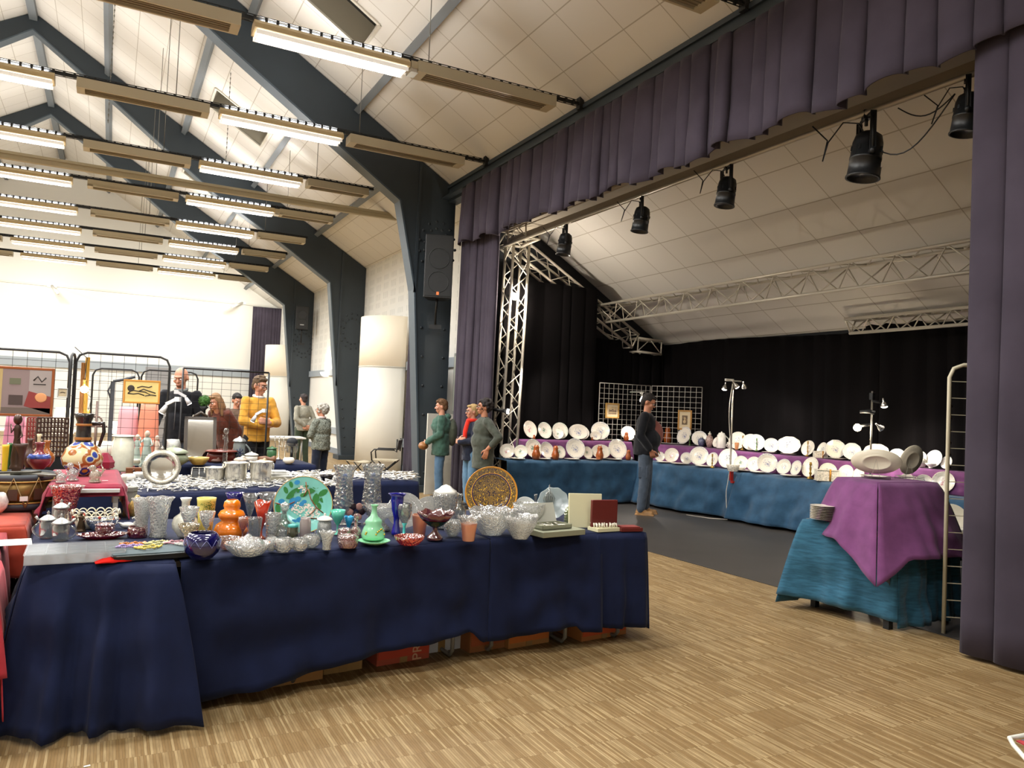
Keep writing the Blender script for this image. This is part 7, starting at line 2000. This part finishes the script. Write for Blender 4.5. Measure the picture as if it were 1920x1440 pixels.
t = thing('iron_lamp_stand', 'dark angular iron arm lamp standing behind the rounded grid', 'floor lamp', (atY(210, 750, 10.6).x, 10.6, 0))
za, zb_ = atY(210, 715, 10.6).z, atY(210, 780, 10.6).z
put('post', MB().box((0, 0, za / 2), (.05, .04, za)).box((0, 0, .01), (.35, .2, .02)), M('grey_iron', '#3c4046', .5), t)
put('arm', MB().tube([(0, 0, za), (.12, 0, za + .03), (.24, 0, za + .07)], .018, 6).tube([(0, 0, za), (-.05, 0, za - .12), (0, 0, za - .25)], .012, 6), MATS['grey_iron'], t)
t = thing('wrought_cross', 'small dark wrought-iron cross ornament behind the painted ewer', 'ornament', (atY(181, 780, 8.6).x, 8.6, ZL))
q = atY(181, 752, 8.6).z - ZL
put('shaft', MB().tube([(0, 0, 0), (0, 0, q)], .012, 6).tube([(-.1, 0, q * .65), (.1, 0, q * .65)], .01, 6), M('brown_iron', '#4c3a34', .5), t)
put('ring', MB().tube([(.05 * cos(a), 0, q * .72 + .05 * sin(a)) for a in [2 * pi * k / 12 for k in range(12)]], .009, 5, closed=True), MATS['brown_iron'], t)
glassitem('white_tureen', 'rbowl', 190, 862, 44, 34, PORC, 'round pinkish white tureen glowing behind the painted ewer', 'tureen', z=ZL)
glassitem('dark_cup', 'tumbler', 188, 878, 18, 22, M('dark_patterned', '#39423c', .3, noise_=(50, .6)), 'dark patterned mug behind the painted ewer', 'mug', z=ZL)
glassitem('globe_shade', 'rbowl', 322, 868, 30, 44, FROST, 'white globe glass shade behind the green tureen', 'glass shade', z=ZD)
tag(put('red_box', MB().box((0, 0, .07), (.1, .1, .14)), M('red_lacquer', '#7c1a22', .3), loc=tuple(at_b(253, 832, ZL))), 'red lacquer box under the small orange lamp', 'box')
tag(put('red_box', MB().box((0, 0, .05), (.12, .1, .1)), MATS['red_lacquer'], loc=tuple(at_b(290, 836, ZL))), 'lower red lacquer box right of the small orange lamp', 'box')
# folding director chair and floor things by the cylinder
c = on(728, 905, 0)
t = thing('director_chair', 'folding chair with dark metal arms by the tied violet curtain', 'chair', (5.0, 14.9, 0), -.5)
cm = M('pale_canvas', '#b8ac92', .8)
put('seat', MB().box((0, 0, .44), (.5, .42, .025)), cm, t); put('backrest', MB().box((.26, 0, .76), (.02, .46, .2), ry=.15), M('patterned_cushion', '#77756e', .8, noise_=(30, .6)), t)
for y in (-.22, .22):
    put('arm', MB().tube([(-.24, y, .44), (-.26, y, .6), (-.2, y, .66), (.2, y, .66), (.25, y, .62), (.25, y, .88)], .014, 8), BLACKM, t)
    put('leg', MB().tube([(-.25, y, .01), (.24, y, .44)], .012, 6), BLACKM, t); put('leg', MB().tube([(.25, y, .01), (-.24, y, .44)], .012, 6), BLACKM, t)
t = thing('folding_stool', 'low folding canvas stool beside the director chair', 'stool', (4.45, 14.9, 0), .2)
put('seat', MB().grid(lambda u, v: ((u - .5) * .4, (v - .5) * .34, .42 - .03 * sin(pi * u)), 8, 2), cm, t, solid=.01)
for y in (-.16, .16):
    put('leg', MB().tube([(-.2, y, .01), (.2, y, .42)], .011, 6), BLACKM, t); put('leg', MB().tube([(.2, y, .01), (-.2, y, .42)], .011, 6), BLACKM, t)
# tables deep in the hall
for i, (x, y, w_, nm) in enumerate(((3.1, 17.5, 1.6, 'plain white table far in the hall behind the two women'), (-1.5, 18.5, 2.2, 'white table far in the hall behind the lamps'))):
    t = thing('far_table', nm, 'table', (x, y, 0))
    put('tabletop', MB().box((0, 0, .73), (w_, .7, .03)), MATS['white_laminate'], t)
    for a_ in (-.45, .45):
        for b_ in (-.4, .4): put('leg', MB().tube([(a_ * w_, b_ * .7, 0), (a_ * w_, b_ * .7, .72)], .02, 6), STEELLEG, t)
# folding chair corner at the lower right edge
p = on(1893, 1383, .0)
q0 = on(1893, 1385, .46)
t = thing('garden_chair', 'white tubular chair arm with striped fabric cut by the lower right edge', 'chair', (q0.x, q0.y, 0))
d1, d2 = on(1925, 1425, .46) - q0, on(1930, 1378, .46) - q0
put('frame', MB().tube([tuple(d1 * 3 + Vector((0, 0, .46))), tuple(d1 + Vector((0, 0, .46))), tuple(d1 * .3 + Vector((-.006, 0, .46))), (0, 0, .462), tuple(d2 * .3 + Vector((0, 0, .462))), tuple(d2 * 4 + Vector((0, 0, .46)))], .0085, 10).tube([tuple(d1 * 3 + Vector((0, 0, .46))), tuple(d1 * 3)], .0085, 8).tube([tuple(d2 * 4 + Vector((0, 0, .46))), tuple(d2 * 4)], .0085, 8), M('white_tube', '#e3e3d6', .3), t)
sm = MB()
for k, c_ in enumerate(range(3)):
    sm.k = k
    a_, b_ = .25 + k * .22, .45 + k * .22
    sm.add([tuple(d2 * .4 + (d1 - d2) * 0 + Vector((0, 0, .455))) if 0 else tuple(d2 * a_ + d1 * .1 + Vector((0, 0, .455))), tuple(d2 * b_ + d1 * .1 + Vector((0, 0, .455))), tuple(d2 * b_ * 4 + d1 * .9 + Vector((0, 0, .452))), tuple(d2 * a_ * 4 + d1 * .9 + Vector((0, 0, .452)))], [(0, 1, 2, 3)])
put('striped_seat', sm, [M('stripe_red', '#a8343a', .8), M('stripe_slate', '#5c6676', .8), M('stripe_pale', '#c4cbd0', .8)], t, solid=.004)
tag(put('paper_scrap', MB().box((0, 0, .001), (.025, .012, .001), rz=.2), MATS['white_card'], loc=tuple(on(163, 1437, 0) + Vector((0, 0, .001)))), 'tiny white paper scrap on the parquet at the bottom edge', 'paper')
# ================================================================ PEOPLE
SKIN = M('skin', '#c98f74', .5, noise_=(6, .06)); SKIN2 = M('skin_tanned', '#b57a5c', .5, noise_=(6, .06))
def cap(mb, a, b, ra, rb, n=12):
    a, b = Vector(a), Vector(b)
    mb.tube([a, b], [ra, rb], n); mb.ball(tuple(a), ra, n, m=6); mb.ball(tuple(b), rb, n, m=6)
def chain(mb, pts, rs):
    for i in range(len(pts) - 1): cap(mb, pts[i], pts[i + 1], rs[i], rs[i + 1])
def ell(mb, c, r, rot=None):
    o = mb.tr.copy()
    mb.tr = mb.tr @ Matrix.Translation(c) @ (rot or Matrix())
    mb.ball((0, 0, 0), 1, 16, (r[0], r[1], r[2]), 10) if 0 else None
    vs = []; m, n = 10, 16; fs = []
    for i in range(m + 1):
        for j in range(n):
            p_, q = pi * i / m, 2 * pi * j / n
            vs.append((r[0] * max(.001, sin(p_)) * cos(q), r[1] * max(.001, sin(p_)) * sin(q), -r[2] * cos(p_)))
    for i in range(m):
        for j in range(n): fs.append((i * n + j, i * n + (j + 1) % n, (i + 1) * n + (j + 1) % n, (i + 1) * n + j))
    fs.append(tuple(range(n - 1, -1, -1))); fs.append(tuple(m * n + j for j in range(n)))
    mb.add(vs, fs, True); mb.tr = o
def skinned(name, mb, mat, parent, vox=.012, sm=4, disp=0, dsc=.08):
    o = put(name, mb, mat, parent)
    md = o.modifiers.new('fuse', 'REMESH'); md.mode = 'VOXEL'; md.voxel_size = vox; md.use_smooth_shade = True
    if sm:
        md = o.modifiers.new('soften', 'SMOOTH'); md.factor = .5; md.iterations = sm
    if disp:
        tx = bpy.data.textures.new(name + '_tex', 'CLOUDS'); tx.noise_scale = dsc
        md = o.modifiers.new('folds', 'DISPLACE'); md.texture = tx; md.strength = disp; md.mid_level = .5
    return o
def hand(mb, wr, d, nrm, curl=.5, side=1, s_=1.0):
    """wr wrist, d direction of the palm, nrm palm normal (towards the palm side)"""
    wr, d, nrm = Vector(wr), Vector(d).normalized(), Vector(nrm).normalized()
    sx = d.cross(nrm).normalized() * side
    for k in (-1, -.33, .33, 1): cap(mb, wr + sx * k * .012 * s_, wr + d * .085 * s_ + sx * k * .03 * s_, .015 * s_, .0125 * s_, 8)
    for k, L in ((-1, .066), (-.33, .078), (.33, .074), (1, .058)):
        p0 = wr + d * .088 * s_ + sx * k * .031 * s_
        p = [p0]; a = .1
        for q in (.45, .32, .23):
            a += curl * .9
            dd = d * cos(a) + nrm * sin(a) + sx * k * .12
            p.append(p[-1] + dd.normalized() * L * q * 1.15 * s_)
        chain(mb, p, [.0098 * s_, .0092 * s_, .0088 * s_, .0078 * s_])
    t0 = wr + d * .025 * s_ - sx * .022 * s_
    t1 = t0 + (d * .6 - sx * .75 + nrm * .25).normalized() * .042 * s_
    t2 = t1 + (d * .9 - sx * .3 + nrm * .3).normalized() * .03 * s_
    t3 = t2 + (d * 1 - sx * .05 + nrm * .2).normalized() * .024 * s_
    chain(mb, [t0, t1, t2, t3], [.016 * s_, .0125 * s_, .0108 * s_, .009 * s_])
def person(label, loc, rz, H=1.75, top='#333', trou='#223', shoe='#2a2018', hair='#3a2a1c', skin=None, head=(0, 0), lean=0.0, arms=None, fem=False, belly=0.0, hairk='short', hem=.80, sleeve=1.0,
           legs=None, glasses=False, collar=None, scarf=None, disp=.02, seat=False, handcurl=.5, bald=False, skirt_open=None, beard=None, topn='jacket', extra=None, build=1.0):
    skin = skin or SKIN
    k = H / 1.75
    t = thing('person', label, 'person', loc, rz)
    t.scale = (k, k, k)
    L = lambda x, y, z: Vector((x, y - max(0, z - .92) * lean, z - (max(0, z - .92) * (1 - sqrt(max(0, 1 - lean * lean))) if lean < 1 else 0)))
    sw = (.16 if fem else .178) * build; hw = (.1 if fem else .09)
    hipz = .92
    legs = legs or [[(-hw, 0, hipz), (-hw - .01, -.015, .5), (-hw - .02, .02, .09)], [(hw, 0, hipz), (hw + .01, -.02, .5), (hw + .03, .0, .09)]]
    arms = arms or [[(-sw, .0, 1.42), (-sw - .06, .03, 1.13), (-sw - .05, -.08, .88)], [(sw, .0, 1.42), (sw + .06, .03, 1.13), (sw + .05, -.08, .88)]]
    arms = [[tuple(L(p[0] * .88, p[1], p[2])) if q < 3 else p for q, p in enumerate(a)] for a in arms]
    hy, hp = head
    hc = L(0, -.02, 1.62); nk = L(0, .0, 1.45)
    HM = Matrix.Translation(hc) @ Matrix.Rotation(hy, 4, 'Z') @ Matrix.Rotation(hp, 4, 'X')
    # body: one continuous surface
    b = MB()
    ell(b, L(0, 0, 1.27), (sw * .86, .105, .2)); ell(b, L(0, 0, .98), (.15, .11, .14)); ell(b, L(0, -.01, 1.12), (.13, .1, .14)); ell(b, L(0, 0, 1.4), (sw * .9, .075, .06))
    cap(b, nk - Vector((0, 0, .03)), hc + Vector((0, .01, -.05)), .056, .052)
    for g in legs:
        chain(b, g, [.082, .058, .042])
        cap(b, Vector(g[2]) + Vector((0, .03, -.045)), Vector(g[2]) + Vector((0, -.13, -.055)), .038, .03)
    for i, a in enumerate(arms):
        chain(b, a[:3], [.052, .042, .028])
        e, w_ = Vector(a[1]), Vector(a[2]); d = (w_ - e).normalized()
        if len(a) > 3: d = Vector(a[3])
        n_ = Vector(a[4]) if len(a) > 4 else Vector((-1 if i else 1, 0, 0))
        hand(b, w_, d, n_ - d * n_.dot(d), handcurl, 1 if i else -1)
    o = b.tr; b.tr = HM
    ell(b, (0, .012, .025), (.074, .093, .1)); ell(b, (0, -.035, -.035), (.055, .055, .07)); ell(b, (0, -.06, -.088), (.026, .024, .022))
    cap(b, (0, -.088, .012), (0, -.108, -.022), .009, .0145, 8)
    ell(b, (0, -.078, .035), (.052, .02, .012)); ell(b, (0, -.088, -.058), (.022, .012, .007)); ell(b, (0, -.086, -.069), (.019, .012, .007))
    for s_ in (-1, 1):
        ell(b, (s_ * .045, -.066, -.02), (.022, .022, .026)); ell(b, (s_ * .077, .012, -.008), (.01, .02, .032)); ell(b, (s_ * .011, -.1, -.026), (.009, .009, .007))
    b.tr = o
    body = skinned('body', b, skin, t, .0075, 3)
    ey = MB(); ey.tr = HM
    for s_ in (-1, 1): ey.ball((s_ * .031, -.083, .006), .0115, 8)
    ir = MB(); ir.tr = HM
    for s_ in (-1, 1): ir.ball((s_ * .031, -.0925, .006), .005, 8)
    e_ = put('eye_pair', ey, M('eye_white', '#d8d2c8', .2), body); put('iris_pair', ir, M('iris', '#2c2018', .2), body)
    lp = MB(); lp.tr = HM; ell(lp, (0, -.099, -.0625), (.021, .004, .0045)); put('lips', lp, M('lips', '#a05a4c', .5), body)
    bw = MB(); bw.tr = HM
    for s_ in (-1, 1): cap(bw, (s_ * .017, -.097, .035), (s_ * .046, -.084, .036), .004, .003, 6)
    put('eyebrows', bw, M('hair_' + hair, hair, .8), body)
    # hair
    h = MB(); h.tr = HM; r_ = random.Random(len(label))
    if bald: ell(h, (0, -.055, -.075), (.045, .04, .035)) if beard else None
    else:
        ell(h, (0, .028, .045), (.083, .096, .092)); ell(h, (0, .06, -.01), (.07, .06, .075)); ell(h, (0, -.045, .095), (.06, .04, .025))
        if hairk == 'curly':
            for q in range(70):
                v = Vector((r_.gauss(0, 1), r_.gauss(0, 1) + .5, r_.gauss(0, 1) + .3)).normalized()
                h.ball((v.x * .1, .035 + v.y * .1, .03 + v.z * .1), .028, 6, m=5)
        elif hairk == 'tousled':
            for q in range(40):
                v = Vector((r_.gauss(0, 1), r_.gauss(0, 1) + .2, abs(r_.gauss(0, 1)) + .3)).normalized()
                cap(h, (v.x * .07, .02 + v.y * .08, .045 + v.z * .075), (v.x * .095, .0 + v.y * .1, .05 + v.z * .1), .018, .006, 6)
        elif hairk == 'long':
            for s_ in (-1, 1): chain(h, [(s_ * .075, .02, .05), (s_ * .085, .01, -.06), (s_ * .1, -.01, -.2)], [.03, .035, .02])
            chain(h, [(0, .09, .0), (0, .1, -.12), (0, .1, -.24)], [.06, .07, .04])
        elif hairk == 'bun': ell(h, (0, .115, .06), (.045, .04, .04))
    if not bald: skinned('hair', h, MATS['hair_' + hair], t, .009, 2, .012, .02)
    elif beard: skinned('beard', h, M('hair_' + beard, beard, .8), t, .009, 2, .006, .02)
    if glasses:
        g = MB(); g.tr = HM
        for s_ in (-1, 1):
            g.tube([(s_ * .033 + .022 * cos(a), -.108 + .006 * abs(cos(a)), .006 + .017 * sin(a)) for a in [2 * pi * q / 14 for q in range(14)]], .0026, 5, closed=True)
            g.tube([(s_ * .055, -.104, .01), (s_ * .08, -.03, .012), (s_ * .082, .02, .002)], .0024, 5)
        g.tube([(-.012, -.11, .01), (.012, -.11, .01)], .0024, 5)
        put('glasses', g, BLACKM, t)
    # trousers, shoes
    p = MB()
    ell(p, L(0, 0, .96), (.165 * build, .125, .12))
    for g in legs:
        a0, a1, a2 = Vector(g[0]), Vector(g[1]), Vector(g[2])
        chain(p, [a0, a1, a2 + Vector((0, .0, .0))], [.098, .076, .066])
    skinned('trousers', p, fabric('trousers_' + trou, trou), t, .013, 3, .014, .06)
    sh = MB()
    for g in legs:
        a2 = Vector(g[2]); cap(sh, a2 + Vector((0, .035, -.048)), a2 + Vector((0, -.15, -.056)), .043, .034); cap(sh, a2 + Vector((0, .02, 0)), a2 + Vector((0, -.03, -.03)), .045, .045)
    for g in legs:
        a2 = Vector(g[2]); sh.box((a2.x, a2.y - .055, .008), (.085, .28, .016))
    skinned('shoes', sh, M('shoe_' + shoe, shoe, .6, noise_=(20, .2)), t, .01, 2)
    # top garment
    g = MB()
    ell(g, L(0, 0, 1.28), (sw * .98, .14 * build + (.02 if fem else 0), .2)); ell(g, L(0, -.02 - belly * .5, 1.1), (.155 * build + belly * .3, .135 + belly, .17)); ell(g, L(0, 0, 1.41), (sw * .98, .09, .065))
    if fem: ell(g, L(0, -.1, 1.26), (.125, .06, .08))
    ecyl(g, L(0, 0, hem), L(0, 0, 1.14), .168 * build, .135 + belly * .5 + .012 * build)
    for a in arms:
        a0, a1, a2 = Vector(a[0]), Vector(a[1]), Vector(a[2])
        end = a1.lerp(a2, sleeve - .12)
        chain(g, [a0, a1, end], [.07, .062, .05])
    skinned(topn, g, fabric(topn + '_' + top, top, v=.2), t, .013, 3, disp, .07)
    if collar: 
        c = MB().tube([tuple(L(.062 * cos(a), .062 * sin(a) - .0, 1.485 - .02 * (sin(a) < -.3))) for a in [2 * pi * q / 16 for q in range(16)]], .02, 8, closed=True)
        put('collar', c, M('collar_' + collar, collar, .8), t)
    if scarf:
        c = MB().tube([tuple(L(.075 * cos(a), .07 * sin(a) - .01, 1.475)) for a in [2 * pi * q / 16 for q in range(16)]], .035, 8, closed=True)
        chain(c, [L(.03, -.1, 1.46), L(.05, -.15, 1.3), L(.06, -.17, 1.1)], [.04, .045, .035])
        skinned('scarf', c, fabric('scarf_' + scarf, scarf), t, .012, 2)
    if extra: extra(t, L)
    return t
def ecyl(mb, c0, c1, rx, ry, n=24):
    vs = [(c[0] + rx * q * cos(2 * pi * j / n), c[1] + ry * q * sin(2 * pi * j / n), c[2]) for c, q in ((c0, 1.04), (c1, 1)) for j in range(n)]
    mb.add(vs, [tuple(range(n - 1, -1, -1)), tuple(range(n, 2 * n))] + [(j, (j + 1) % n, n + (j + 1) % n, n + j) for j in range(n)], True)
def stand_at(px, Y, z=0):
    c = atY(px, 800, Y); return Vector((c.x, Y, z))
def tall_of(px, py, Y): return atY(px, py, Y).z
# man on the stage
c = stand_at(1212, 9.8)
def shirtpart(t, L):
    b = MB(); ell(b, L(0, -.12, 1.16), (.085, .13, .2)); ell(b, L(0, -.06, 1.34), (.06, .08, .08))
    skinned('shirt', b, fabric('shirt_russet', '#7c4a42'), t, .012, 3)
    put('trouser_pocket', MB().box((-.15, 0, .62), (.04, .13, .17)), fabric('trousers_#48525f', '#48525f') if 0 else MATS['trousers_#48525f'], t, bevel=.01)
person('man in black jacket over russet shirt looking down at the plates, hand in pocket', c, turn(1215) + pi / 2 - .15, tall_of(1222, 738, 9.8), '#121318', '#48525f', '#9a7244', '#1d1512', SKIN2, (0, .45), belly=.05, hem=.86, glasses=True, extra=shirtpart, disp=.01,
       arms=[[(-.2, .0, 1.42), (-.25, .05, 1.14), (-.2, -.1, .94), (.3, -.3, -.9), (1, 0, 0)], [(.2, 0, 1.42), (.25, .05, 1.14), (.2, -.1, .94), (-.3, -.3, -.9), (-1, 0, 0)]], build=1.08)
# two women left of the stage opening
c = stand_at(908, 10.5)
def strap(t, L):
    put('bag_strap', MB().tube([tuple(L(.1, .0, 1.47)), tuple(L(-.02, .14, 1.3)), tuple(L(-.15, .14, 1.0))], .009, 6), BLACKM, t)
    put('wrist_watch', MB().tube([(-.235 + .03 * cos(a), -.03 + .03 * sin(a), 1.0) for a in [2 * pi * q / 12 for q in range(12)]], .008, 6, closed=True), BLACKM, t) if 0 else None
person('dark curly-haired woman in long grey-green cardigan, hands on her hips', c, turn(908) - pi / 2 + .1, tall_of(912, 748, 10.5), '#474b42', '#26303e', '#1c1a1a', '#1d1412', SKIN2, (.15, 0), fem=True, hairk='curly', glasses=True, hem=.68, sleeve=.75, extra=strap, build=1.12, belly=.03, handcurl=.18,
       arms=[[(-.19, .02, 1.4), (-.34, .16, 1.16), (-.27, .04, .99), (.1, -.25, -1), (1, 0, 0)], [(.19, .02, 1.4), (.36, .2, 1.17), (.27, .04, .99), (-.1, -.25, -.9), (-1, 0, 0)]])
c = stand_at(886, 11.0)
person('woman with red scarf and arms folded, mostly behind the grey-green cardigan', c, turn(886) - pi / 2 + .45, tall_of(893, 758, 11.0), '#1b2030', '#5b7c96', '#2a2624', '#a88c5c', None, (-.1, .05), fem=True, glasses=True, scarf='#d02c1c', hem=.8, belly=.02,
       arms=[[(-.18, 0, 1.4), (-.24, -.04, 1.16), (-.02, -.24, 1.14), (.9, .1, .1), (0, 1, 0)], [(.18, 0, 1.4), (.24, -.06, 1.14), (.0, -.26, 1.1), (-.9, .1, .2), (0, 1, 0)]])
# man in green jacket
c = stand_at(828, 12.0)
def bag(t, L):
    b = MB(); ell(b, (.0, -.3, .93), (.17, .09, .07)); skinned('brown_bag', b, M('tan_leather', '#8a5a2c', .5, noise_=(9, .2)), t, .012, 2, .02, .05)
    b = MB(); ell(b, L(0, .19, 1.18), (.15, .09, .24)); skinned('backpack', b, fabric('backpack_olive', '#4a4f42'), t, .014, 2, .015, .06)
    b = MB(); ell(b, L(0, .1, 1.45), (.1, .06, .06)); skinned('hood', b, MATS['jacket_#3c5a4e'], t, .014, 2, .01, .05)
person('man in green hooded jacket holding a tan bag, seen from the side', c, turn(828) - pi / 2, tall_of(820, 748, 12.0), '#3c5a4e', '#4e6a84', '#2a2420', '#5e4024', None, (0, .12), hairk='tousled', hem=.78, extra=bag, build=1.3, disp=.03,
       arms=[[(-.2, 0, 1.41), (-.25, -.02, 1.14), (-.1, -.26, .98), (.5, -.3, -.1), (0, 1, 0)], [(.2, 0, 1.41), (.25, -.02, 1.14), (.1, -.26, .98), (-.5, -.3, -.1), (0, 1, 0)]])
# grey-haired woman in speckled pullover
sk = fabric('knit_#6c7168', '#6c7168', v=.2)
s = NT('pullover_speckled'); n_ = s.n('ShaderNodeTexNoise', i_Scale=55.0, i_Detail=4.0); s.l(s.co(), n_.inputs[0]); s.l(s.ramp(n_.outputs[0], [(.4, '#4f544c'), (.6, '#8f9488')]), s.b.inputs['Base Color']); s.b.inputs['Roughness'].default_value = .95
c = stand_at(603, 13.0)
t = person('woman with short grey hair in speckled grey-green pullover, arms folded', c, turn(603) - pi / 2 - .7, tall_of(607, 757, 13.0), '#6c7168', '#1d2436', '#2a2a2c', '#a7a39a', None, (.2, .05), fem=True, glasses=True, hem=.86, collar='#d8c4c0', topn='pullover', build=1.15, belly=.02, disp=.03, hairk='curly',
       arms=[[(-.19, 0, 1.4), (-.28, -.04, 1.16), (-.02, -.24, 1.14), (.9, .1, .1), (0, 1, 0)], [(.19, 0, 1.4), (.28, -.06, 1.14), (.0, -.26, 1.1), (-.9, .1, .2), (0, 1, 0)]])
for ch in t.children:
    if ch.name.startswith('pullover'): ch.data.materials[0] = s.m
# woman with hands behind her back
c = stand_at(567, 18.5)
person('woman in beige pullover and dark green trousers, hands clasped behind her back', c, turn(567) - pi / 2 - 1.0, tall_of(563, 738, 18.5), '#8d8a7c', '#3a4636', '#5a3c30', '#2e2524', None, (.1, 0), fem=True, hairk='bun', hem=.86, topn='pullover', build=1.1, belly=.03,
       arms=[[(-.19, 0, 1.4), (-.28, .1, 1.14), (-.05, .2, .98), (.8, .1, -.3), (0, -1, 0)], [(.19, 0, 1.4), (.28, .1, 1.14), (.05, .2, .98), (-.8, .1, -.3), (0, -1, 0)]])
# man in yellow pullover
c = stand_at(482, 11.55)
person('man with glasses in mustard yellow pullover and white collar, arms crossed', c, turn(482) + .55, tall_of(487, 705, 11.55), '#d29a3c', '#17161a', '#1a1818', '#5a4630', None, (.25, .25), hairk='tousled', glasses=True, hem=.88, collar='#e8e4da', topn='pullover', build=1.0, disp=.015,
       arms=[[(-.2, 0, 1.41), (-.28, -.06, 1.15), (-.04, -.24, 1.1), (.9, -.1, .15), (0, 1, 0)], [(.2, 0, 1.41), (.28, -.08, 1.13), (.02, -.27, 1.14), (-.9, -.1, .2), (0, 1, 0)]])
# bald man
c = stand_at(336, 11.3)
def zipj(t, L): put('zip_line', MB().tube([tuple(L(.0, -.155, 1.36)), tuple(L(0, -.16, 1.0))], .004, 5), M('zip_steel', '#6a6a6a', .4), t)
person('bald man in black zip jacket looking down over the stall', c, turn(343) - .35, tall_of(333, 688, 11.3), '#14151a', '#3a424c', '#1a1818', '#6a4a34', None, (-.1, .35), bald=True, beard='#7a5038', hem=.86, collar='#6f7270', extra=zipj, build=1.0, sleeve=.6, disp=.015,
       arms=[[(-.21, 0, 1.41), (-.28, -.05, 1.14), (-.2, -.3, .98), (.1, -.7, -.5), (1, 0, 0)], [(.21, 0, 1.41), (.28, .02, 1.14), (.22, -.1, .9), (0, -.3, -1), (-1, 0, 0)]])
# woman bending in brown jacket, and a person behind her
c = stand_at(434, 12.3)
person('long-haired woman in brown jacket bending forward behind the mirror', c, turn(436) - .75, 1.72, '#5c3126', '#3c2b26', '#2a2420', '#8a6a4a', None, (0, .35), fem=True, hairk='long', hem=.8, lean=.5, build=1.1)
c = stand_at(441, 13.6)
person('short dark-haired person standing farther back behind the bending woman', c, turn(441) + .4, tall_of(437, 737, 13.6), '#6a5648', '#2c2a2c', '#1a1818', '#1e1a18', None, (0, .4), hem=.84)
